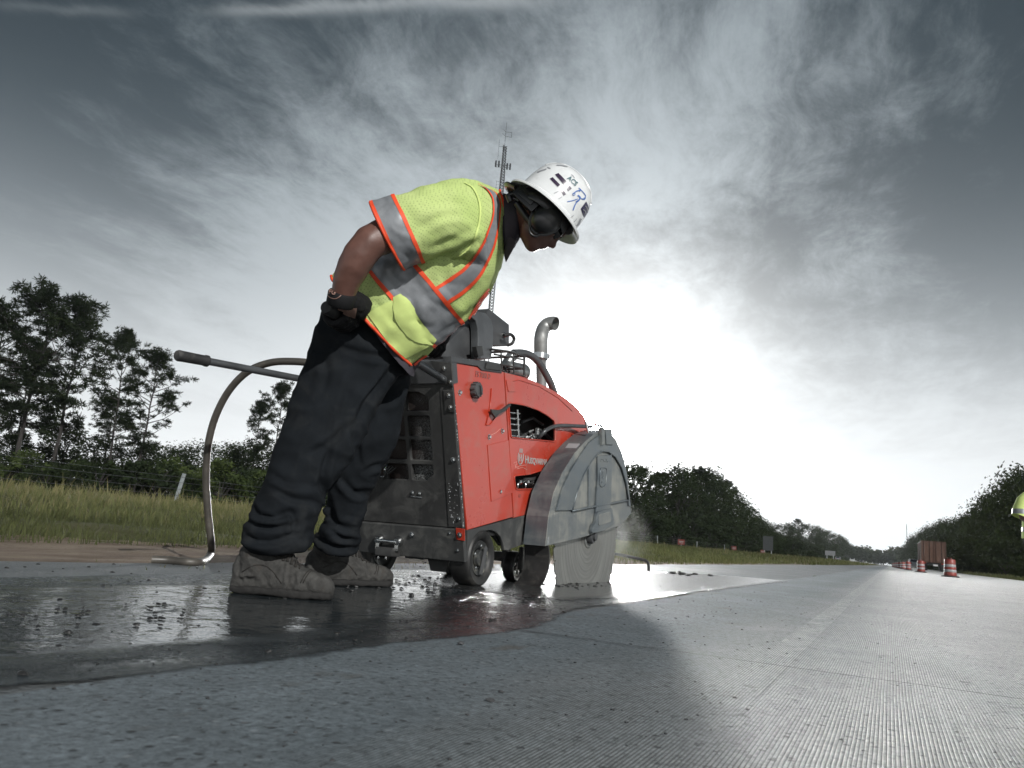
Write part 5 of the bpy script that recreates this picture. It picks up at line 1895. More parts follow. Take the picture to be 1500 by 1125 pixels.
def crease(me, org, lines):
    """press folds into a cloth shell: each line is (points, width px, depth m); a roll of cloth rises beside it"""
    me.update()
    co = np.array([tuple(v.co + org) for v in me.vertices])
    nr = np.array([tuple(v.normal) for v in me.vertices])
    q = (co - CAMP) @ BASIS
    px = np.stack([750 + FPX * q[:, 0] / q[:, 2], 562.5 + FPX * q[:, 1] / q[:, 2]], 1)
    facing = np.clip(-(nr * ((co - CAMP) / np.linalg.norm(co - CAMP, axis=1)[:, None])).sum(1) * 3, 0, 1)
    tot = np.zeros(len(co))
    for pts, wd, dep in lines:
        P = catmull(pts, 5)
        best = np.full(len(co), 1e9)
        tt = np.zeros(len(co))
        sg = np.ones(len(co))
        for i in range(len(P) - 1):
            a_, ab = P[i], P[i + 1] - P[i]
            t = np.clip(((px - a_) @ ab) / max(1e-9, ab @ ab), 0, 1)
            dv = px - a_ - t[:, None] * ab
            dd = np.linalg.norm(dv, axis=1)
            m_ = dd < best
            best = np.where(m_, dd, best)
            tt = np.where(m_, (i + t) / (len(P) - 1), tt)
            sg = np.where(m_, np.sign(ab[0] * dv[:, 1] - ab[1] * dv[:, 0]), sg)
        taper = np.sin(np.pi * np.clip(tt, 0.02, 0.98)) ** 0.5
        x = best / wd
        tot += taper * dep * (-np.exp(-x * x * 1.6) + 0.75 * np.exp(-((x - 1.5) / 0.8) ** 2) * (0.6 + 0.4 * sg))
    co2 = co + nr * (tot * facing)[:, None]
    for v, c_ in zip(me.vertices, co2):
        v.co = Vector(c_) - org
    me.update()


def displace(me, fn):
    me.update()
    nr = [v.normal.copy() for v in me.vertices]
    for v, n in zip(me.vertices, nr):
        v.co += n * fn(v.co, n)
    me.update()


def ridge(p, oct_=3):
    return 1 - 2 * abs(mnoise.fractal(Vector(p), 1.0, 2.0, oct_))


M_SKIN = simple('skin', (0.115, 0.054, 0.041), 0.45, var=0.14, vscale=14, bump=0.12, bscale=120)
M_CLOTH_DARK = simple('navy_work_trousers', (0.010, 0.012, 0.0145), 0.9, var=0.2, vscale=9, bump=0.12, bscale=500, dirt=(0.035, 0.036, 0.036), dirt_amt=0.3, dscale=7, spec=0.1)
M_SHIRT = simple('grey_work_shirt', (0.060, 0.055, 0.065), 0.9, var=0.15, bump=0.1, bscale=400, spec=0.1)
M_BAND = simple('reflective_tape', (0.22, 0.23, 0.245), 0.42, 0.15, var=0.16, vscale=10, bump=0.08, bscale=60, dirt=(0.13, 0.135, 0.14), dirt_amt=0.5)
M_TRIM = simple('orange_trim', (0.78, 0.075, 0.022), 0.65, var=0.08)
M_GLOVE = simple('black_glove', (0.011, 0.011, 0.012), 0.75, var=0.3, bump=0.15, bscale=250, spec=0.2)
M_GLOVE_TAN = simple('tan_glove_patch', (0.24, 0.145, 0.115), 0.7, var=0.15)
mm, w = mat_new('dusty_suede')
tc = w.n('ShaderNodeTexCoord').outputs['Object']
n1 = w.noise(tc, 11, 7, 0.68, 0.4)
n2 = w.noise(w.mapv(tc, (1, 1, 1), loc=(3, 1, 7)), 20, 6, 0.7, 0.8)
n3 = w.noise(tc, 130, 4, 0.7)
c = w.mix(w.ramp(n1, 0.36, 0.62), (0.042, 0.0415, 0.040), (0.074, 0.073, 0.070))
c = w.mix(w.math('MULTIPLY', w.ramp(n2, 0.54, 0.70), 0.4), c, (0.055, 0.044, 0.036))
c = w.mix(w.math('MULTIPLY', w.ramp(w.noise(tc, 34, 5, 0.7), 0.56, 0.72), 0.35), c, (0.14, 0.138, 0.132))
c = w.mix(w.math('MULTIPLY', n3, 0.35), c, (0.03, 0.028, 0.026))
finish(w, **{'Base Color': c, 'Roughness': 0.9, 'Specular IOR Level': 0.15, 'Normal': w.bump(w.math('ADD', n3, w.math('MULTIPLY', n2, 1.5)), 0.5, 0.005)})
M_BOOT = mm
M_SOLE = simple('muddy_sole', (0.013, 0.0125, 0.012), 0.85, var=0.4, bump=0.6, bscale=70)
M_LACE = simple('boot_lace', (0.018, 0.016, 0.014), 0.9)
M_HAT = simple('white_hard_hat', (0.70, 0.715, 0.72), 0.22, var=0.03, coat=0.5, dirt=(0.42, 0.41, 0.4), dirt_amt=0.3, dscale=14)
M_MUFF = simple('black_muff_shell', (0.014, 0.014, 0.015), 0.30, var=0.15)
M_NAVY = simple('navy_sticker', (0.022, 0.018, 0.06), 0.3)
M_PURPLE = simple('dark_sticker', (0.045, 0.03, 0.06), 0.25)
M_BLUE = simple('blue_print', (0.08, 0.16, 0.42), 0.4)
M_TEAL = simple('teal_print', (0.06, 0.14, 0.16), 0.4)
M_INK = simple('faded_ink', (0.30, 0.31, 0.33), 0.4)
M_LENS = simple('dark_lens', (0.01, 0.01, 0.011), 0.06)

mm, w = mat_new('lime_mesh_fabric')
tc = w.n('ShaderNodeTexCoord').outputs['Object']
ro = w.mapv(tc, (1, 1, 1), (0.5, 0.35, 0.47))
dots = w.voronoi(ro, 112.0, rnds=0.0)
hole = w.ramp(dots, 0.42, 0.22)
n1 = w.noise(tc, 6, 5, 0.6)
c = w.mix(w.ramp(n1, 0.3, 0.7), (0.50, 0.63, 0.22), (0.58, 0.69, 0.28))
c = w.mix(w.math('MULTIPLY', hole, 0.34), c, (0.13, 0.19, 0.07))
out = w.n('ShaderNodeOutputMaterial')
df = w.n('ShaderNodeBsdfPrincipled'); w.l(c, df.inputs['Base Color']); df.inputs['Roughness'].default_value = 0.8
df.inputs['Specular IOR Level'].default_value = 0.15
w.l(w.bump(w.math('MULTIPLY', hole, -1.0), 0.25, 0.002), df.inputs['Normal'])
tr = w.n('ShaderNodeBsdfTranslucent'); w.l(c, tr.inputs[0])
mx = w.n('ShaderNodeMixShader'); mx.inputs[0].default_value = 0.18
w.l(df.outputs[0], mx.inputs[1]); w.l(tr.outputs[0], mx.inputs[2]); w.l(mx.outputs[0], out.inputs[0])
M_LIME = mm
M_LIME_PLAIN = simple('lime_solid_fabric', (0.57, 0.68, 0.235), 0.8, var=0.08, vscale=8, spec=0.15)

foot_near = on_ground(410, 872)
man = thing('person', 'person in white hard hat, lime vest, dark trousers and dusty boots bending over the saw', 'person', (foot_near.x, foot_near.y, 0.02))

# ---- body: head, neck, trunk, arms, legs grown together as one skin surface
U_ = (RIGHT * .84 + Vector(BASIS[:, 1]) * -.54 + FWD * 0.10).normalized()      # crown direction
F_ = RIGHT * .54 + Vector(BASIS[:, 1]) * .84
F_ = (F_ - U_ * F_.dot(U_)).normalized()                                          # where the face looks
S_ = U_.cross(F_).normalized()
if S_.dot(FWD) > 0:
    S_ = -S_                                                                       # the side turned to us
HC = mr(797, 320, 2.70)
hp_ = lambda u, f, s: HC + U_ * u + F_ * f + S_ * s
bd = MB()
ell(bd, hp_(.035, -.012, 0), (F_ * .100, S_ * .078, U_ * .100))
ell(bd, hp_(-.035, .03, 0), (F_ * .062, S_ * .064, U_ * .085))
ell(bd, hp_(-.088, .055, 0), (F_ * .036, S_ * .042, U_ * .034))            # chin
ell(bd, hp_(-.055, .02, .03), (F_ * .055, S_ * .03, U_ * .055))             # jaw, near
ell(bd, hp_(-.055, .02, -.03), (F_ * .055, S_ * .03, U_ * .055))
ell(bd, hp_(-.015, .082, 0), (F_ * .024, S_ * .013, U_ * .028))            # nose bridge
ell(bd, hp_(-.028, .102, 0), (F_ * .017, S_ * .016, U_ * .014))            # nose tip
ell(bd, hp_(-.028, .092, .012), (F_ * .012, S_ * .009, U_ * .010))
ell(bd, hp_(-.028, .092, -.012), (F_ * .012, S_ * .009, U_ * .010))
ell(bd, hp_(-.055, .087, 0), (F_ * .015, S_ * .024, U_ * .008))            # upper lip
ell(bd, hp_(-.068, .085, 0), (F_ * .014, S_ * .021, U_ * .008))            # lower lip
ell(bd, hp_(.028, .080, 0), (F_ * .018, S_ * .05, U_ * .013))              # brow
ell(bd, hp_(-.015, .06, .036), (F_ * .026, S_ * .02, U_ * .022))           # cheek
ell(bd, hp_(-.015, .06, -.036), (F_ * .026, S_ * .02, U_ * .022))
for s in (-1, 1):
    ell(bd, hp_(-.002, -.012, .078 * s), (F_ * .018, S_ * .012, U_ * .032))  # ears
# neck
bd.rings(loft_rings([((720, 290), (748, 338), 2.84, .075), ((742, 292), (764, 350), 2.79, .068), ((765, 298), (780, 355), 2.74, .062), ((785, 290), (800, 335), 2.70, .06)], 4, 18))
# trunk
bd.rings(loft_rings([((490, 455), (600, 525), 2.90, .17), ((510, 395), (625, 490), 2.88, .17), ((560, 335), (690, 440), 2.86, .18), ((620, 295), (722, 395), 2.86, .20), ((675, 280), (738, 350), 2.85, .19), ((722, 288), (750, 330), 2.83, .08)], 4, 24))
# right arm: shoulder, elbow, wrist
Wr = mr(503, 430, 2.72)
bd.tube([mr(*p) for p in ((680, 318, 2.70), (640, 322, 2.64), (600, 332, 2.58), (566, 344, 2.535), (541, 356, 2.505), (527, 374, 2.50), (517, 392, 2.505), (508, 412, 2.515), (503, 430, 2.525), (500, 444, 2.535))],
        [.075, .076, .072, .066, .061, .060, .057, .050, .043, .041], 18)
# left arm, reaching to the console behind the vest
bd.tube([mr(*p) for p in ((672, 318, 3.02), (690, 360, 3.10), (688, 410, 3.16), (655, 452, 3.22), (637, 478, 3.31))], [.07, .062, .055, .05, .038], 14)
# legs inside the trousers
bd.tube([mr(*p) for p in ((528, 500, 2.86), (505, 580, 2.82), (462, 665, 2.78), (425, 730, 2.77), (400, 800, 2.75), (396, 815, 2.75))], [.11, .10, .075, .06, .036, .028], 14)
bd.tube([mr(*p) for p in ((560, 505, 3.02), (548, 580, 3.08), (520, 665, 3.14), (503, 740, 3.2), (487, 795, 3.25), (478, 812, 3.25))], [.11, .095, .07, .055, .034, .026], 14)
bme = remesh(bd, 0.0075, 5)
displace(bme, lambda p, n: 0.0012 * fbm(p, 30, 3))
body = link('body', bme, M_SKIN, man, 180)

# eyes and safety glasses
for s in (-1, 1):
    e_ = MB()
    ell(e_, hp_(.006, .071, .031 * s), (F_ * .012, S_ * .013, U_ * .012), 12, 8)
    e_.build('eye', M_WHITEB, man, 180)
    g = MB()
    ring = [hp_(.004 + .021 * math.sin(t), .092 - .010 * abs(math.cos(t)) - (.012 if math.cos(t) * s > .3 else 0), s * (.033 + .031 * math.cos(t) )) for t in [2 * math.pi * k / 16 for k in range(16)]]
    ctr = hp_(.004, .096, s * .033)
    g.add(ring + [ctr], [(k, (k + 1) % 16, 16) for k in range(16)])
    g.tube(ring, .0022, 5, closed=True)
    g.tube([hp_(.008, .078, s * .064), hp_(.01, .03, s * .078), hp_(.005, -.01, s * .084)], .0028, 6)
    g.build('safety_glasses', M_LENS, man, 40)
# hair at the nape
hr_ = MB()
ell(hr_, hp_(.03, -.024, 0), (F_ * .093, S_ * .081, U_ * .088))
hme = remesh(hr_, .006, 2)
displace(hme, lambda p, n: .003 * fbm(p, 80, 3))
link('hair', hme, simple('short_dark_hair', (0.012, 0.010, 0.009), 0.8), man, 180)

# ---- shirt: collar and the tail showing under the vest hem
sh = MB().rings(loft_rings([((733, 286), (738, 366), 2.83, .105), ((739, 286), (745, 368), 2.82, .096), ((746, 288), (754, 362), 2.805, .088), ((752, 292), (758, 352), 2.80, .084)], 5, 36), cap=(False, False))
sh.rings(loft_rings([((757, 294), (761, 350), 2.80, .086), ((752, 291), (757, 356), 2.80, .092), ((744, 286), (748, 368), 2.815, .106), ((737, 284), (741, 372), 2.82, .114)], 5, 36), cap=(False, False))
o = sh.build('shirt_collar', M_SHIRT, man, 180)
ob_me = MB().rings(loft_rings([((520, 440), (607, 552), 2.88, .185), ((522, 425), (614, 535), 2.88, .19), ((540, 380), (640, 490), 2.87, .19)], 5, 48), cap=(False, False)).mesh('shirt_tail')
displace(ob_me, lambda p, n: .012 * ridge(p * 9))
link('shirt_tail', ob_me, M_SHIRT, man, 180)
# open collar point and dark placket under the chin
MB().prism([mr(*p) for p in ((744, 345, 2.73), (756, 352, 2.72), (753, 362, 2.73), (741, 384, 2.76), (738, 372, 2.76))], FWD * .02).build('collar_point', M_SHIRT, man, 0, .003)

# ---- trousers
t_near = [((463, 478), (588, 500), 2.88, .165), ((452, 520), (590, 540), 2.865, .155), ((432, 575), (560, 585), 2.835, .150), ((413, 625), (533, 636), 2.81, .142), ((400, 672), (505, 680), 2.79, .132), ((384, 714), (480, 720), 2.775, .122),
          ((370, 746), (462, 755), 2.765, .118), ((357, 775), (454, 784), 2.76, .118), ((357, 793), (453, 799), 2.755, .112), ((364, 801), (448, 804), 2.755, .10)]
t_far = [((500, 482), (606, 520), 3.0, .15), ((500, 530), (604, 548), 3.03, .14), ((490, 585), (594, 592), 3.07, .13), ((480, 640), (578, 645), 3.11, .12), ((480, 690), (554, 692), 3.15, .108), ((478, 735), (538, 738), 3.19, .10),
         ((474, 770), (529, 776), 3.22, .10), ((464, 792), (526, 802), 3.235, .098), ((470, 800), (522, 810), 3.24, .088)]
pm = MB()
pm.rings(loft_rings(t_near, 5, 30))
pm.rings(loft_rings(t_far, 5, 28))
pm.rings(loft_rings([((505, 400), (622, 490), 2.90, .17), ((484, 440), (612, 515), 2.91, .20), ((466, 482), (602, 530), 2.92, .225), ((462, 520), (598, 552), 2.92, .20)], 4, 30))
tme = remesh(pm, 0.0085, 3)


def trouser_fold(p, n):
    z = p.z
    low = max(0.0, min(1.0, (0.46 - z) / 0.30))
    knee = math.exp(-((z - 0.60) / 0.13) ** 2)
    q = Vector((p.x * 4.0 - p.z * 5.0, p.y * 4.0, p.z * 6.5 + p.x * 4.5))
    d = 0.013 * (ridge(q, 2) - .2) * (0.5 + 0.5 * knee + 0.4 * low)
    d += 0.012 * mnoise.noise(Vector((p.x * 3.1 + p.z * 2.2, p.y * 3.1, p.z * 2.0 - p.x * 3)))
    d += 0.017 * low * mnoise.noise(Vector((p.x * 4.5, p.y * 4.5, p.z * 21 + p.x * 6)))
    d += 0.007 * low * ridge(Vector((p.x * 9, p.y * 9, p.z * 30)), 2)
    return d


displace(tme, trouser_fold)
NO = Vector((0, 0, 0))
crease(tme, NO, [
    ([(578, 536), (556, 566), (536, 592), (522, 622)], 7, .022), ([(514, 618), (484, 648), (448, 668)], 7, .012), ([(470, 726), (474, 690), (484, 655)], 6, .016),
    ([(364, 736), (378, 753), (402, 757), (428, 750)], 6, .020), ([(350, 778), (372, 791), (400, 793), (430, 783)], 6, .020), ([(424, 748), (432, 764), (428, 782)], 5, .012), ([(366, 764), (392, 772), (440, 770)], 5, .012),
    ([(392, 690), (420, 706), (470, 712)], 7, .010), ([(400, 715), (430, 732), (462, 735)], 6, .012), ([(516, 556), (506, 590), (498, 626)], 8, .007), ([(462, 500), (478, 540), (470, 580)], 8, .007), ([(490, 505), (540, 520), (575, 520)], 7, .008),
    ([(472, 706), (482, 740), (492, 768), (524, 779)], 6, .018), ([(462, 780), (484, 801), (524, 803)], 5, .018), ([(514, 624), (522, 652), (528, 678)], 6, .010), ([(536, 690), (548, 684), (562, 680)], 5, .012), ([(498, 700), (520, 722), (540, 720)], 6, .012), ([(470, 758), (498, 786), (520, 790)], 5, .014)])
link('trousers', tme, M_CLOTH_DARK, man, 180)
for q in (((590, 548), (566, 566), (546, 592), (538, 606)), ((462, 500), (470, 530), (468, 560))):
    pass

# ---- vest: trunk shell, sleeve, tapes and trims
v_spec = [((486, 404), (607, 538), 2.87, .222), ((499, 386), (629, 519), 2.865, .226), ((519, 360), (659, 495), 2.86, .228), ((547, 328), (692, 463), 2.855, .232), ((580, 303), (717, 428), 2.85, .238), ((615, 284), (733, 392), 2.85, .236),
          ((650, 271), (741, 366), 2.85, .215), ((685, 267), (745, 350), 2.85, .175), ((712, 272), (747.5, 346), 2.84, .13), ((732, 281), (749, 352), 2.83, .105)]
v_rings = loft_rings(v_spec, 12, 132, 0.92)
vme = MB().rings(v_rings, cap=(False, False)).mesh('vest')


def vest_fold(p, n):
    # drag folds running from the armpit and belly, stretched along the trunk
    d = (p - Vector(mr(545, 470, 2.87)))
    ax = (mr(735, 305, 2.85) - mr(545, 470, 2.87)).normalized()
    t = d.dot(ax)
    sidev = d - ax * t
    q = Vector((sidev.x * 7.5 + t * 3.0, sidev.y * 7.5, sidev.z * 7.5 + t * 2.0))
    k = min(1.0, max(0.25, (0.62 - t) / 0.4))
    r1 = ridge(q, 2)
    r2 = ridge(Vector((p.x * 4 + p.z * 9, p.y * 4, p.z * 4 - p.x * 9)) + Vector((4, 1, 2)), 3)
    return k * (0.010 * r1 + 0.008 * r2) + 0.004 * fbm(p, 18, 3)


displace(vme, vest_fold)
crease(vme, NO, [
    ([(600, 398), (640, 378), (680, 384)], 5, .010), ([(634, 384), (646, 402), (657, 424)], 5, .012), ([(650, 378), (664, 394), (676, 412)], 5, .011), ([(618, 392), (626, 418), (634, 436)], 5, .008),
    ([(516, 436), (540, 442), (562, 434)], 4, .010), ([(524, 416), (544, 418), (566, 408)], 4, .007), ([(566, 496), (596, 510), (630, 502)], 4, .012), ([(578, 513), (596, 524), (622, 520)], 4, .011), ([(545, 474), (566, 480), (590, 500)], 4, .009),
    ([(662, 480), (676, 462), (684, 440)], 4, .008), ([(676, 462), (692, 444), (712, 424)], 4, .011), ([(668, 452), (690, 436), (716, 408)], 3.5, .010), ([(684, 430), (700, 420), (722, 402)], 3.5, .010), ([(690, 448), (700, 440), (718, 412)], 3, .009),
    ([(700, 402), (712, 392), (728, 380)], 4, .008), ([(598, 470), (606, 486), (622, 500)], 4, .006)])
vest = link('vest', vme, M_LIME, man, 180)


def vest_world():
    return BVHTree.FromPolygons([v.co + ORG['vest'] if 'vest' in ORG else v.co for v in vme.vertices], [tuple(p.vertices) for p in vme.polygons])


VO = ORG[vest.name]
bvh_v = BVHTree.FromPolygons([tuple(v.co + VO) for v in vme.vertices], [tuple(p.vertices) for p in vme.polygons])
s_spec = [((702, 268), (716, 392), 2.74, .15, 0), ((682, 266), (700, 388), 2.70, .150, 0), ((650, 269), (667, 380), 2.66, .145, 0), ((614, 279), (640, 376), 2.625, .14, 0), ((580, 289), (614, 383), 2.60, .132, 0), ((558, 296), (599, 388), 2.59, .127, 0), ((545.5, 300), (590, 391), 2.585, .123, 0)]
s_rings = loft_rings(s_spec, 10, 84, 0.95)
sme = MB().rings(s_rings, cap=(False, False)).mesh('sleeve')
displace(sme, lambda p, n: 0.007 * ridge(Vector((p.x * 5 - p.z * 5, p.y * 5, p.z * 7 + p.x * 4)), 3) + 0.004 * fbm(p, 14, 3))
crease(sme, NO, [([(628, 366), (664, 350), (704, 330)], 6, .008), ([(612, 336), (644, 318), (684, 312)], 7, .007), ([(640, 378), (668, 370), (700, 352)], 5, .012), ([(620, 300), (650, 296), (690, 300)], 8, .005), ([(660, 384), (680, 376), (694, 362)], 4, .010)])
sleeve = link('sleeve', sme, M_LIME, man, 180)
bvh_s = BVHTree.FromPolygons([tuple(v.co + VO) for v in sme.vertices], [tuple(p.vertices) for p in sme.polygons])
l_spec = [((690, 275), (735, 372), 2.98, .12), ((688, 320), (728, 402), 3.07, .115), ((680, 372), (716, 430), 3.14, .105)]
lme = MB().rings(loft_rings(l_spec, 8, 48), cap=(False, False)).mesh('sleeve')
displace(lme, lambda p, n: 0.006 * ridge(p * 7, 3))
link('sleeve', lme, M_LIME, man, 180)


def cast(bvhs, px, py):
    d = Vector(sight(px, py)).normalized()
    best = None
    for b in bvhs:
        h = b.ray_cast(Vector(CAMP), d)
        if h[0] is not None and (best is None or h[3] < best[2]):
            n = h[1] if h[1].dot(d) < 0 else -h[1]
            best = (h[0], n, h[3])
    return best


def drape(name, mat, left, right, bvhs, parent, na=4, ns=8, off=0.003, smooth=180):
    """a strip of cloth or print laid on a surface between two edge lines"""
    Lc, Rc = catmull(left, ns), catmull(right, ns)
    V, Fc, ok = [], [], []
    for a, b in zip(Lc, Rc):
        for k in range(na + 1):
            p = a + (b - a) * k / na
            h = cast(bvhs, p[0], p[1])
            if h is None:
                V.append((0, 0, 0)); ok.append(False)
            else:
                V.append(tuple(h[0] + h[1] * off)); ok.append(True)
    m = na + 1
    for i in range(len(Lc) - 1):
        for k in range(na):
            q = (i * m + k, i * m + k + 1, (i + 1) * m + k + 1, (i + 1) * m + k)
            if all(ok[j] for j in q):
                pts = [Vector(V[j]) for j in q]
                if max((pts[0] - pts[2]).length, (pts[1] - pts[3]).length) < 0.09:
                    Fc.append(q)
    used = sorted({j for f in Fc for j in f})
    idx = {j: i for i, j in enumerate(used)}
    if not used:
        return None
    me = bpy.data.meshes.new(name)
    me.from_pydata([V[j] for j in used], [], [tuple(idx[j] for j in f) for f in Fc])
    return link(name, me, mat, parent, smooth)


def slab(name, src, org, co, no, lo, hi, mat, parent, off, keep=None):
    """the piece of a cloth shell between two parallel planes, lifted off it: tapes that run all the way round"""
    bm = bmesh.new()
    bm.from_mesh(src)
    co, no = Vector(co) - org, Vector(no).normalized()
    bmesh.ops.bisect_plane(bm, geom=bm.verts[:] + bm.edges[:] + bm.faces[:], plane_co=co + no * lo, plane_no=no, clear_inner=True)
    bmesh.ops.bisect_plane(bm, geom=bm.verts[:] + bm.edges[:] + bm.faces[:], plane_co=co + no * hi, plane_no=no, clear_outer=True)
    bm.normal_update()
    out_dir = [(v, v.normal.copy()) for v in bm.verts]
    for v, n in out_dir:
        v.co += n * off
    me = bpy.data.meshes.new(name)
    bm.to_mesh(me)
    bm.free()
    me.transform(Matrix.Translation(org))
    return link(name, me, mat, parent, 180)


# make shell normals point outwards so that lifted tapes sit on top
def outward(me, org, c):
    me.update()
    c = Vector(c) - org
    s = sum((p.center - c).dot(p.normal) for p in me.polygons)
    if s < 0:
        me.flip_normals()
        me.update()


outward(vme, VO, mr(640, 390, 2.86))
outward(sme, VO, mr(630, 330, 2.66))


def img_plane(a, b, dist):
    """plane holding the sight line through a and the picture direction a-b"""
    A, B = mr(a[0], a[1], dist), mr(b[0], b[1], dist)
    mid = (A + B) / 2
    n = (B - A).cross(mid - Vector(CAMP)).normalized()
    return mid, n


wa, wb = (573.5, 391.5), (658, 491.5)                  # middle line of the waist tape
co, no = img_plane(wa, wb, 2.68)
sgn = 1 if no.dot(mr(700, 400, 2.68) - co) > 0 else -1
no = no * sgn
TW_ = 0.072
slab('reflective_band', vme, VO, co, no, -TW_ + .008, TW_ - .008, M_BAND, vest, 0.004)
slab('orange_trim', vme, VO, co, no, -TW_ - .007, -TW_ + .008, M_TRIM, vest, 0.0055)
slab('orange_trim', vme, VO, co, no, TW_ - .008, TW_ + .007, M_TRIM, vest, 0.0055)
# sleeve tape
co, no = img_plane((562, 297), (603.5, 387), 2.50)
if no.dot(mr(640, 330, 2.5) - co) < 0:
    no = -no
slab('reflective_band', sme, VO, co, no, -.034, .034, M_BAND, sleeve, 0.003)
slab('orange_trim', sme, VO, co, no, .034, .047, M_TRIM, sleeve, 0.0045)
slab('orange_trim', sme, VO, co, no, -.048, -.034, M_TRIM, sleeve, 0.0045)


def edge_tube(name, me, org, ring_idx, seg, r_, parent):
    pts = [me.vertices[ring_idx * seg + k].co + org for k in range(seg)]
    MB().tube(pts, r_, 6, closed=True).build(name, M_TRIM, parent, 180)


edge_tube('orange_trim', vme, VO, 0, 132, .0065, vest)
edge_tube('orange_trim', vme, VO, len(v_rings) - 1, 132, .006, vest)
edge_tube('orange_trim', sme, VO, len(s_rings) - 1, 84, .006, sleeve)
# shoulder strap tape from the collar down to the waist tape
zp = lambda pts: [(420 + x / 3.517, 240 + y / 3.517) for x, y in pts]
so = zp([(985, 108), (1030, 140), (1058, 190), (1057, 270), (1030, 350), (1000, 420), (930, 522), (850, 585), (795, 622), (754, 648)])
si = zp([(1052, 138), (1080, 160), (1097, 200), (1092, 280), (1078, 370), (1058, 445), (995, 572), (915, 655), (858, 695), (817, 724)])
so, si = np.array(so), np.array(si)
mid = lambda t: so + (si - so) * t
BV = [bvh_v, bvh_s]
drape('reflective_band', M_BAND, mid(.12), mid(.88), BV, vest, 6, 8, .0045)
drape('orange_trim', M_TRIM, mid(-.06), mid(.13), BV, vest, 2, 8, .0058)
drape('orange_trim', M_TRIM, mid(.87), mid(1.06), BV, vest, 2, 8, .0058)
# front edge trim
fr = np.array(zp([(655, 1035), (700, 1000), (770, 958), (830, 915), (885, 868), (945, 785), (1000, 695), (1060, 625), (1095, 590)]))
nrm = np.array([[.55, .83]] * len(fr))
drape('orange_trim', M_TRIM, fr - nrm * 3.0, fr + nrm * 3.0, [bvh_v], vest, 2, 6, .006)
# pocket with a rounded flap
pk_l = np.array(zp([(548, 690), (560, 790), (600, 860), (660, 910), (745, 932)]))
pk_r = np.array(zp([(590, 670), (640, 720), (685, 790), (725, 850), (765, 905)]))
drape('pocket_flap', M_LIME_PLAIN, pk_l, pk_r, [bvh_v], vest, 8, 6, .0078)
pb_l = np.array(zp([(415, 770), (470, 850), (535, 930), (610, 1000)]))
pb_r = np.array(zp([(560, 690), (630, 770), (700, 860), (745, 930)]))
drape('pocket', M_LIME_PLAIN, pb_l, pb_r, [bvh_v], vest, 8, 6, .0045)
# piped seam of the raglan sleeve
sm_ = np.array(zp([(915, 100), (960, 130), (990, 200), (993, 270), (975, 360), (940, 430), (890, 475)]))
drape('seam', M_LIME_PLAIN, sm_ - [1.4, 0], sm_ + [1.4, 0], BV, vest, 2, 8, .004)
# ---- gloves


def glove(wrist, bar_c, d, name_parent, flip=1.0, skin=True):
    """hand closed round a bar: palm on top, four fingers wrapping under it, thumb along the inner side"""
    d = Vector(d).normalized()
    up = Vector(wrist) - Vector(bar_c)
    up = (up - d * up.dot(d)).normalized()
    outv = d.cross(up).normalized() * flip
    bar_c = Vector(bar_c)
    P = lambda s, phi, r_: bar_c + d * s + (up * math.cos(R(phi)) + outv * math.sin(R(phi))) * r_
    gm = MB()
    # palm and back of the hand
    gm.tube([Vector(wrist) + up * .02, Vector(wrist), bar_c + up * .085 + outv * .012, bar_c + up * .058 + outv * .022], [.044, .046, .050, .044], 16)
    ell(gm, bar_c + up * .048 + outv * .026, (d * .048, outv * .026, up * .038))
    ell(gm, bar_c + up * .045 - outv * .014 + d * .018, (d * .032, outv * .022, up * .035))
    for i, (s, k) in enumerate(((.036, .96), (.012, 1.05), (-.012, 1.0), (-.035, .86))):
        gm.tube([P(s * .9, 22, .058), P(s, 50, .055), P(s, 88, .050 * k ** .3), P(s, 128, .045), P(s, 170, .040), P(s, 170 + 42 * k, .037), P(s, 170 + 70 * k, .036)], [.0145, .0150, .0140, .0132, .0125, .0118, .0085], 10)
        ell(gm, P(s, 56, .060), (d * .012, outv * .012, up * .012), 10, 6)
    gm.tube([bar_c + up * .06 - outv * .012 + d * .02, P(.040, -35, .050), P(.058, -70, .044), P(.066, -110, .040), P(.068, -135, .038)], [.018, .0165, .015, .0135, .009], 10)
    gme = remesh(gm, .0042, 3)
    displace(gme, lambda p, n: .0012 * fbm(p, 60, 3) + .0016 * ridge(p * 28))
    g = link('glove', gme, M_GLOVE, name_parent, 180)
    return g, up, outv, P


bar_d = (HB_R0 - HB_R1).normalized()
gc = HB_R1 + bar_d * 0.085
gl, gu, go, GP = glove(mr(501, 434, 2.53), gc, bar_d, man, 1.0 if bar_d.cross(mr(501, 434, 2.53) - gc).dot(-FWD) > 0 else -1.0)
bvh_g = BVHTree.FromPolygons([tuple(v.co + VO) for v in gl.data.vertices], [tuple(p.vertices) for p in gl.data.polygons])
hz_ = lambda pts: np.array([(440 + x / 11.25, 400 + y / 11.25) for x, y in pts])
drape('tan_patch', M_GLOVE_TAN, hz_([(490, 500), (600, 525), (740, 560), (850, 570), (925, 570)]), hz_([(500, 560), (600, 625), (740, 690), (850, 725), (905, 735)]), [bvh_g], gl, 5, 5, .0035)
drape('tan_patch', M_GLOVE_TAN, hz_([(310, 610), (370, 585), (440, 605)]), hz_([(325, 640), (370, 625), (410, 645)]), [bvh_g], gl, 2, 4, .0035)
# wrist strap with its stitched badge
MB().lathe([(.046, -.026), (.050, -.022), (.051, .020), (.047, .026)], mr(500, 438, 2.53), (mr(503, 425, 2.525) - mr(497, 452, 2.545)), 22).build('wrist_strap', M_GLOVE, gl, 50)
ws = gl.children[-1]
bvh_w = BVHTree.FromPolygons([tuple(v.co + VO) for v in ws.data.vertices], [tuple(p.vertices) for p in ws.data.polygons])
BW = [bvh_w, bvh_g]


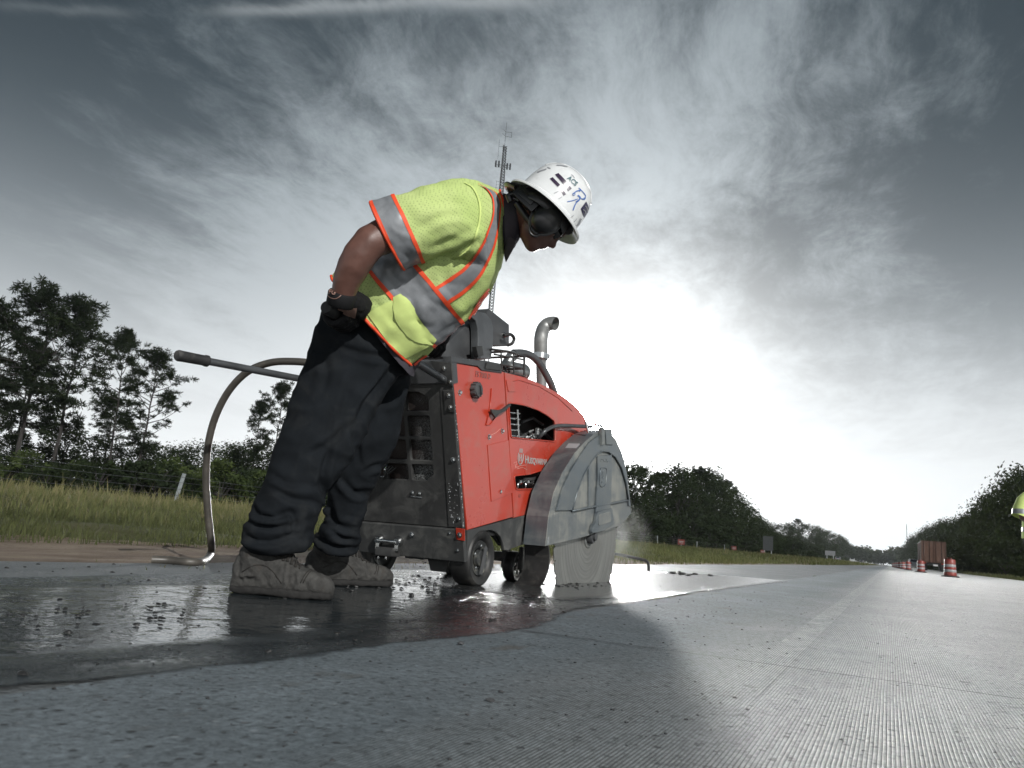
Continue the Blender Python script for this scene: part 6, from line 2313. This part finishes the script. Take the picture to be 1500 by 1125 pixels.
def stroke(name, mat, pts, wd, bvhs, parent, ns=5, off=.0016):
    pts = np.array(pts, float)
    t = np.gradient(pts, axis=0)
    t /= np.maximum(1e-6, np.linalg.norm(t, axis=1))[:, None]
    n = np.stack([-t[:, 1], t[:, 0]], 1) * wd / 2
    return drape(name, mat, pts - n, pts + n, bvhs, parent, 1, ns, off, 0)


M_STITCH = simple('badge_stitching', (0.26, 0.15, 0.12), 0.7)
stroke('badge_outline', M_STITCH, hz_([(470, 262), (560, 258), (650, 275), (688, 310), (668, 370), (600, 415), (540, 418), (480, 390), (445, 340), (450, 285), (470, 262)]), 1.0, BW, gl, 3, .0022)


def print_text(s, size_px, ox, oy, ang, mat, name, bvhs, parent, bold=0.0, off=.0022, slant=0.0):
    """printed letters laid on a curved surface"""
    me = text_mesh(s, 1.0, bold)
    bm = bmesh.new()
    bm.from_mesh(me)
    top = max((v.co.z for v in bm.verts), default=0)
    bmesh.ops.delete(bm, geom=[f for f in bm.faces if f.normal.z < 0.5], context='FACES')
    bmesh.ops.triangulate(bm, faces=bm.faces)
    bmesh.ops.subdivide_edges(bm, edges=bm.edges[:], cuts=1, use_grid_fill=True)
    ca, sa = math.cos(ang), math.sin(ang)
    dead = []
    for v in bm.verts:
        x, y = v.co.x * size_px + slant * v.co.y * size_px, -v.co.y * size_px
        h = cast(bvhs, ox + x * ca - y * sa, oy + x * sa + y * ca)
        if h is None:
            dead.append(v)
        else:
            v.co = h[0] + h[1] * off
    bmesh.ops.delete(bm, geom=dead, context='VERTS')
    out_ = bpy.data.meshes.new(name)
    bm.to_mesh(out_)
    bm.free()
    return link(name, out_, mat, parent, 0)


print_text('FG', 8.5, 481.5, 430.5, 0.12, M_STITCH, 'badge_letters', BW, gl, .02)
# left glove on the console
glove(mr(636, 474, 3.30), mr(630, 505, 3.40), Vector((0.3, 1, 0)), man, 1.0)

# ---- boots


def boot(heel, toe, up_c, name='boot'):
    heel, toe = Vector(heel), Vector(toe)
    f = toe - heel
    L = f.length
    f.normalize()
    s = Vector((-f.y, f.x, 0))
    zu = Vector((0, 0, 1))
    prof = [(0.0, .050, .090), (.04, .070, .125), (.14, .082, .155), (.28, .086, .162), (.42, .090, .140), (.55, .096, .112), (.67, .106, .090), (.79, .112, .080), (.89, .102, .072), (.96, .076, .056), (1.0, .040, .030)]
    P = catmull(prof, 3)
    mb = MB()
    rings = []
    for t, wd, h in P:
        c = heel + f * (L * t)
        ring = []
        for k in range(20):
            a = 2 * math.pi * k / 20
            y, z = math.cos(a), math.sin(a)
            ring.append(c + s * (math.copysign(abs(y) ** .75, y) * wd * .5) + zu * (.014 + h * (.5 + .5 * math.copysign(abs(z) ** .8, z))))
        rings.append(ring)
    mb.rings(rings)
    ac = heel + f * (L * .20)
    up_c = Vector(up_c)
    mb.tube([ac + zu * .06, ac + zu * .13, ac.lerp(Vector((up_c.x, up_c.y, 0)), .6) + zu * .19, Vector((up_c.x, up_c.y, .25))], [.055, .062, .066, .062], 18)
    # padded ankle collar and tongue
    cu2 = Vector((up_c.x, up_c.y, 0))
    for zc, rr_ in ((.205, .061), (.222, .059)):
        ctr = ac.lerp(cu2, .75) + zu * zc
        mb.tube([ctr + (f * math.cos(t) * 1.12 + s * math.sin(t)) * rr_ for t in [2 * math.pi * k / 16 for k in range(16)]], .012, 8, closed=True)
    mb.tube([heel + f * (L * .55) + zu * .112, heel + f * (L * .45) + zu * .150, heel + f * (L * .385) + zu * .190, heel + f * (L * .36) + zu * .225], [.026, .030, .030, .022], 10)
    me = remesh(mb, .0052, 2)

    def worn(p, n):
        q = p - heel
        t = q.dot(f) / L
        flex = math.exp(-((t - .60) / .10) ** 2)
        return .0045 * ridge(p * 15 + Vector((heel.x, 0, 0)), 3) + .0022 * fbm(p, 50, 3) + .0020 * flex * math.sin(t * 105 + 6 * q.dot(s) / .05) * (1 if q.z > .05 else .3)

    displace(me, worn)
    b = link(name, me, M_BOOT, man, 180)
    # sole with a muddy edge
    mb = MB()
    out_ = []
    for t, wd, h in P[::2]:
        out_.append((t, wd * .5 + .007))
    ring = [heel + f * (L * (1.015 * t - .008)) + s * w_ for t, w_ in out_] + [heel + f * (L * (1.015 * t - .008)) - s * w_ for t, w_ in out_[::-1]]
    rr = []
    for z, k in ((.0, .95), (.008, .99), (.020, .995), (.027, .95)):
        c = heel + f * L * .5
        rr.append([c + (p - c) * k + zu * z for p in ring])
    mb.rings(rr)
    sm = remesh(mb, .0065, 2)
    displace(sm, lambda p, n: .005 * fbm(p, 28, 4) - (.005 if math.sin((p - heel).dot(f) * 330) > .35 and p.z < .016 else 0.0))
    link('sole', sm, M_SOLE, b, 180)
    # seams, tongue and laces
    mb = MB()
    bv = BVHTree.FromPolygons([tuple(v.co + VO) for v in me.vertices], [tuple(p.vertices) for p in me.polygons])
    for k in range(7):
        for sg in (1, -1):
            t0, t1 = .37 + .042 * k, .37 + .042 * (k + 1)
            row = []
            for j in range(8):
                q = j / 7
                p0 = heel + f * (L * (t0 + (t1 - t0) * q)) + s * (sg * .034 * (1 - 2 * q)) + zu * .4
                h = bv.ray_cast(p0, -zu)
                if h[0] is not None and h[0].z < .24:
                    row.append(tuple(h[0] + zu * .0035))
            if len(row) > 4:
                mb.tube(row, .0036, 6)
                e0 = Vector(row[0])
                mb.tube([e0 - zu * .004, e0 + zu * .002], .006, 8)
    for k in range(2):
        t = .36
        h = bv.ray_cast(heel + f * (L * .36) + s * (.01 * k) + zu * .4, -zu)
        if h[0] is not None:
            q = h[0] + zu * .004
            mb.tube([q, q + zu * .012 + f * .02 - s * .02 * (2 * k - 1), q + zu * .004 + f * .03 - s * .034 * (2 * k - 1), q + f * .012 - s * .02], .003, 5)
    if mb.v:
        mb.build('laces', M_LACE, b, 180)
    # toe cap and side seam lines
    mb = MB()
    for t in (.71, .735):
        row = []
        for j in range(15):
            a = math.pi * j / 14
            p0 = heel + f * (L * (t + .05 * math.sin(a))) + zu * .055
            dd = (s * math.cos(a) + zu * math.sin(a) * .8).normalized()
            h = bv.ray_cast(p0 + dd * .4, -dd)
            if h[0] is not None:
                row.append(tuple(h[0] + dd * .001))
        if len(row) > 4:
            mb.tube(row, .0018, 5)
    for sg in (1, -1):
        row = []
        for j in range(12):
            t = .12 + .40 * j / 11
            p0 = heel + f * (L * t) + s * (.3 * sg) + zu * (.075 + .045 * math.sin(j / 11 * 3.1) - .03 * j / 11)
            h = bv.ray_cast(p0, -s * sg)
            if h[0] is not None:
                row.append(tuple(h[0] + s * sg * .001))
        if len(row) > 4:
            mb.tube(row, .0018, 5)
    if mb.v:
        mb.build('seam', M_LACE, b, 180)
    return b


h1, t1 = on_ground(339, 867, .02), on_ground(486, 879, .02)
boot(h1, t1, mr(402, 805, 2.75))
h2, t2 = on_ground(446, 856, .02), on_ground(571, 858, .02)
boot(h2, t2, mr(486, 806, 3.24))

# ---- hard hat, ear defenders
BX = (RIGHT * .757 + Vector(BASIS[:, 1]) * .654)
HA = (RIGHT * .654 - Vector(BASIS[:, 1]) * .757 + FWD * .15).normalized()
BX = (BX - HA * BX.dot(HA)).normalized()
BY = HA.cross(BX).normalized()
HB0 = mr(799, 309, 2.66)


def oval(profile, cx, cy, seg=56):
    return [[HB0 + HA * h + BX * (r_ * cx * math.cos(2 * math.pi * k / seg) + sh_) + BY * (r_ * cy * math.sin(2 * math.pi * k / seg)) for k in range(seg)] for r_, h, sh_ in profile]


dome = [(1.0, 0.004), (1.0, .012), (.99, .035), (.965, .065), (.915, .097), (.83, .124), (.70, .146), (.52, .160), (.30, .169), (.10, .172), (.001, .1725)]
hm_ = MB()
br = [(1.245, -.012), (1.255, -.008), (1.25, -.003), (1.16, .004), (1.05, .010), (1.0, .016)]
hm_.rings(oval([(r_, h, 0) for r_, h in br] + [(r_, h + .012, 0) for r_, h in dome[1:]], .133, .118), cap=(False, False))
hm_.rings(oval([(1.245, -.012, 0), (1.15, -.004, 0), (.98, .004, 0), (.96, .03, 0), (.88, .10, 0), (.5, .158, 0), (.001, .166, 0)], .133, .118), cap=(False, False))
hat = hm_.build('hard_hat', M_HAT, man, 40)
# crown ridges and inner suspension
mb = MB()
for sy in (-.030, 0, .030):
    pts = []
    for k in range(15):
        t = -1.05 + 2.1 * k / 14
        x = .126 * math.sin(t)
        h = .016 + .171 * max(0, (1 - (abs(x) / .136) ** 2.4 - (abs(sy) / .12) ** 2.4)) ** (1 / 2.2)
        pts.append(HB0 + HA * (h - .002) + BX * x + BY * sy)
    mb.tube(pts, .0055, 8)
mb.build('crown_ridge', M_HAT, hat, 180)
mb = MB().rings(oval([(.84, -.030, 0), (.86, -.028, 0), (.87, .012, 0), (.84, .016, 0)], .125, .108), cap=(False, False))
mb.build('suspension', M_MUFF, hat, 60)
mb = MB().tube([HB0 - BX * .11 - HA * .02, HB0 - BX * .135 - HA * .035, HB0 - BX * .14 - HA * .05, HB0 - BX * .118 - HA * .06], .014, 8)
mb.build('ratchet_knob', M_MUFF, hat, 60)
bvh_h = BVHTree.FromPolygons([tuple(v.co + VO) for v in hat.data.vertices], [tuple(p.vertices) for p in hat.data.polygons])
BH = [bvh_h]
hx = lambda pts: np.array([(730 + x / 7.5, 240 + y / 7.5) for x, y in pts])
drape('sticker', M_PURPLE, hx([(622, 120), (695, 205), (768, 303)]), hx([(660, 103), (735, 180), (805, 272)]), BH, hat, 3, 5, .0015)
drape('sticker', M_PURPLE, hx([(565, 165), (610, 213), (652, 255)]), hx([(597, 148), (640, 192), (678, 232)]), BH, hat, 3, 4, .0015)
drape('sticker', M_PURPLE, hx([(678, 292), (698, 320), (716, 352)]), hx([(704, 277), (724, 305), (742, 335)]), BH, hat, 3, 4, .0015)
drape('sticker', M_NAVY, hx([(903, 492), (922, 540), (942, 592)]), hx([(962, 412), (982, 455), (998, 505)]), BH, hat, 4, 4, .0015)
stroke('sticker_print', M_WHITEB, hx([(925, 500), (945, 515), (955, 545)]), 1.0, BH, hat, 4, .0028)
stroke('sticker_print', M_WHITEB, hx([(950, 460), (965, 480), (975, 510)]), 1.0, BH, hat, 4, .0028)
print_text('ACS', 9.0, 730 + 752 / 7.5, 240 + 165 / 7.5, 0.72, M_TEAL, 'sticker_print', BH, hat, .03, .002)
for pts, wd in ((((820, 330), (860, 300), (905, 290)), 2.2), (((880, 265), (925, 310), (955, 355), (930, 385)), 1.6), (((870, 345), (895, 370), (880, 400), (850, 420)), 3.2), (((870, 385), (810, 405), (755, 415)), 1.6), (((868, 405), (840, 450), (818, 510)), 2.2),
                (((815, 325), (835, 320), (840, 340), (820, 348), (815, 325)), 1.3), (((905, 380), (940, 390), (955, 370)), 2.0), (((870, 300), (885, 292), (890, 308)), 1.8)):
    stroke('blue_print', M_BLUE, hx(pts), wd * .72, BH, hat, 4, .002)
for pts, wd in ((((430, 95), (480, 75), (530, 60)), 1.6), (((540, 40), (560, 48), (575, 55)), 1.4), (((640, 18), (700, 22), (760, 35)), 1.4), (((800, 120), (820, 135), (835, 160)), 1.0), (((610, 325), (640, 312), (665, 300)), .8), (((660, 385), (680, 375), (700, 360)), .8),
                (((800, 585), (815, 572), (825, 565)), .9), (((825, 635), (845, 620), (860, 600)), .9), (((850, 690), (880, 660), (905, 600)), 2.4)):
    stroke('scuff', M_INK, hx(pts), wd, BH, hat, 4, .0018)
# ear defenders: cup, arm, neckband
for s in (1, -1):
    cc_ = mr(801.5, 320, 2.60) if s > 0 else hp_(0, -.005, -.10)
    mb = MB()
    mb.lathe([(.0001, .040), (.022, .038), (.040, .030), (.050, .016), (.054, .0), (.054, -.010), (.050, -.022), (.044, -.03)], (0, 0, 0), (0, 0, 1), 30)
    Mx = Matrix((F_ * .95, U_ * 1.22, S_ * s)).transposed()
    mb.v = [tuple(Vector(cc_) + Mx @ Vector(v)) for v in mb.v]
    muff = mb.build('ear_defender', M_MUFF, man, 60)
    mb = MB()
    mb.lathe([(.058, -.006), (.060, -.008), (.060, -.016), (.056, -.018)], (0, 0, 0), (0, 0, 1), 30)
    mb.v = [tuple(Vector(cc_) + Mx @ Vector(v)) for v in mb.v]
    mb.build('cup_rim', M_PLASTIC, muff, 60)
    if s > 0:
        a, b = mr(786, 305, 2.60), mr(757, 278, 2.635)
        mb = MB()
        ax = (b - a).normalized()
        sd = ax.cross(FWD).normalized()
        mb.prism([a + sd * .026, b + sd * .024, b - sd * .022, a - sd * .03], FWD * -.022)
        mb.prism([a.lerp(b, .2) + sd * .012 - FWD * .021, a.lerp(b, .85) + sd * .012 - FWD * .021, a.lerp(b, .85) - sd * .012 - FWD * .021, a.lerp(b, .2) - sd * .012 - FWD * .021], FWD * -.006)
        mb.build('muff_arm', M_MUFF, muff, 30, .004)
        nb = [mr(757, 279, 2.625), mr(748, 274, 2.66), mr(744, 275, 2.71), mr(746, 281, 2.78), mr(752, 289, 2.84)]
        mb = MB()
        P = [Vector(p) for p in catmull([tuple(p) for p in nb], 5)]
        rr = []
        for i, p in enumerate(P):
            t = (P[min(i + 1, len(P) - 1)] - P[max(i - 1, 0)]).normalized()
            sd = (RIGHT * .62 + Vector(BASIS[:, 1]) * .78)
            sd = (sd - t * sd.dot(t)).normalized()
            nn = t.cross(sd)
            rr.append([p + sd * .022 * x + nn * .006 * y for x, y in ((-1, -.5), (-.8, -1), (.8, -1), (1, -.5), (1, .5), (.8, 1), (-.8, 1), (-1, .5))])
        mb.rings(rr)
        mb.build('neckband', M_MUFF, muff, 40)
        lower = [mr(757, 298, 2.66), mr(769, 315, 2.645), mr(779, 327, 2.63), mr(787, 334, 2.615)]
        MB().tube([tuple(p) for p in catmull([tuple(p) for p in lower], 4)], [.013] * 13, 8).build('chin_strap', M_MUFF, muff, 60)
        cord = [mr(783, 325, 2.60), mr(776, 333, 2.60), mr(777, 342, 2.60), mr(784, 346, 2.60), mr(791, 343, 2.60)]
        MB().tube([tuple(p) for p in catmull([tuple(p) for p in cord], 4)], .0055, 8).build('cord', M_MUFF, muff, 60)

# ------------------------------------------------------------------ second worker at the right edge
wp = on_ground(1530, 879)
D2 = (Vector(wp) - Vector(CAMP)).dot(FWD)
w2 = thing('person', 'second person in a lime vest standing at the right edge by the drums', 'person', (wp.x, wp.y, 0.017))
W0 = Vector((wp.x, wp.y, 0.017))
X2 = Vector((BASIS[0, 0], BASIS[1, 0], 0)).normalized()
Y2 = FWDH
ZZ = Vector((0, 0, 1))
Q = lambda a, b, z: W0 + X2 * a + Y2 * b + ZZ * z
bd = MB()
for s in (-1, 1):
    bd.tube([Q(.10 * s, 0, .08), Q(.10 * s, .01, .45), Q(.10 * s, 0, .9)], [.05, .06, .085], 12)
bd.tube([Q(0, 0, .85), Q(0, 0, 1.1), Q(0, 0, 1.35), Q(0, 0, 1.45)], [.14, .13, .15, .08], 14)
bd.tube([Q(0, 0, 1.4), Q(0, -.01, 1.55)], [.06, .055], 12)
ell(bd, Q(0, -.02, 1.64), (X2 * .075, Y2 * .095, ZZ * .115))
ell(bd, Q(0, -.115, 1.62), (X2 * .014, Y2 * .018, ZZ * .02))
for s in (-1, 1):
    bd.tube([Q(.17 * s, 0, 1.38), Q(.24 * s, .02, 1.2), Q(.25 * s, -.02, 1.08), Q(.21 * s, -.14, .98), Q(.17 * s, -.2, .95)], [.06, .05, .045, .038, .034], 10)
    for k in range(4):
        bd.tube([Q((.17 - .018 * k) * s, -.2, .95), Q((.15 - .018 * k) * s, -.25, .93), Q((.13 - .016 * k) * s, -.27, .89 + .004 * k)], [.011, .010, .008], 6)
    bd.tube([Q(.18 * s, -.2, .96), Q(.15 * s, -.22, .99)], [.012, .009], 6)
link('body', remesh(bd, .012, 4), M_SKIN, w2, 180)
tb_ = MB()
for s in (-1, 1):
    tb_.tube([Q(.11 * s, 0, .07), Q(.11 * s, .01, .45), Q(.10 * s, 0, .92)], [.085, .095, .12], 14)
tb_.tube([Q(0, 0, .8), Q(0, 0, 1.02)], [.17, .17], 16)
tm = remesh(tb_, .015, 4)
displace(tm, lambda p, n: .008 * ridge(p * 7))
link('trousers', tm, M_CLOTH_DARK, w2, 180)
vb = MB()
def oring(z, rx, ry):
    return [Q(rx * math.cos(2 * math.pi * k / 28), ry * math.sin(2 * math.pi * k / 28), z) for k in range(28)]
vb.rings([oring(.80, .235, .20), oring(.95, .225, .185), oring(1.15, .215, .17), oring(1.32, .215, .16), oring(1.42, .15, .12), oring(1.46, .09, .08)], cap=(False, False))
v2 = vb.build('vest', M_LIME_PLAIN, w2, 180)
for s in (-1, 1):
    sl = MB().rings([[p + o_ for p in [Vector((0, 0, 0))] for o_ in [X2 * (r_ * math.cos(2 * math.pi * k / 18)) + (Y2 * (r_ * math.sin(2 * math.pi * k / 18)))] for k in range(1)] for r_ in (.1,)] if False else [
        [Q(a * s, b, z) + X2 * (r_ * math.cos(2 * math.pi * k / 18) * .95) + Y2 * (r_ * math.sin(2 * math.pi * k / 18)) + ZZ * (s * .4 * r_ * math.cos(2 * math.pi * k / 18)) for k in range(18)] for a, b, z, r_ in ((.14, 0, 1.42, .06), (.20, 0, 1.33, .09), (.25, .01, 1.2, .095), (.275, 0, 1.09, .10))], cap=(False, False))
    sv = sl.build('sleeve', M_LIME_PLAIN, w2, 180)
    slab('reflective_band', sv.data, W0, Q(0, 0, 1.165), ZZ, -.035, .035, M_BAND, sv, .004 if s < 0 else .004)
slab('reflective_band', v2.data, W0, Q(0, 0, .92), ZZ, -.03, .03, M_BAND, v2, .004)
for s in (-1, 1):
    MB().rings([[Q(.11 * s + rx * math.cos(2 * math.pi * k / 16), -.05 + ry * math.sin(2 * math.pi * k / 16), z) for k in range(16)] for z, rx, ry in ((0, .052, .15), (.03, .055, .155), (.06, .05, .14), (.10, .045, .09), (.16, .05, .06))]).build('boot', M_SOLE, w2, 60)
mb = MB().lathe([(.15, 0), (.152, .006), (.12, .012), (.115, .06), (.085, .105), (.04, .125), (.0001, .13)], Q(0, -.02, 1.68), ZZ, 24)
mb.build('hard_hat', M_HAT, w2, 40)

# ------------------------------------------------------------------ thin morning haze over the highway
hm, w = mat_new('thin_haze')
out = w.n('ShaderNodeOutputMaterial')
vol = w.n('ShaderNodeVolumePrincipled')
vol.inputs['Color'].default_value = (0.90, 0.95, 1.0, 1)
vol.inputs['Density'].default_value = 0.00013
vol.inputs['Anisotropy'].default_value = 0.2
w.l(vol.outputs[0], out.inputs['Volume'])
hz_o = MB().box((0, 1480, 44.5), (5100, 3100, 91)).build('haze', hm, None, 0)
hz_o['kind'] = 'stuff'

# fine spray thrown up behind the turning blade
mm, w = mat_new('water_spray')
out = w.n('ShaderNodeOutputMaterial')
tc = w.n('ShaderNodeTexCoord').outputs['Generated']
q = w.vmath('SUBTRACT', tc, (0.5, 0.5, 0.5))
ln_ = w.math('SQRT', w.vmath('DOT_PRODUCT', q, q))
fall = w.ramp(ln_, 0.48, 0.05)
nz = w.ramp(w.noise(tc, 4.0, 5, 0.6), 0.35, 0.7)
vol = w.n('ShaderNodeVolumePrincipled')
vol.inputs['Color'].default_value = (0.95, 0.96, 0.93, 1)
vol.inputs['Anisotropy'].default_value = 0.55
w.l(w.math('MULTIPLY', w.math('MULTIPLY', fall, nz), 0.9), vol.inputs['Density'])
w.l(vol.outputs[0], out.inputs['Volume'])
mb = MB()
ell(mb, (-1.86, 5.62, 0.36), ((0.28, 0, 0), (0, 0.5, 0), (0, 0, 0.36)), 20, 12)
o = mb.build('water_mist', mm, None, 0)
o['kind'] = 'stuff'
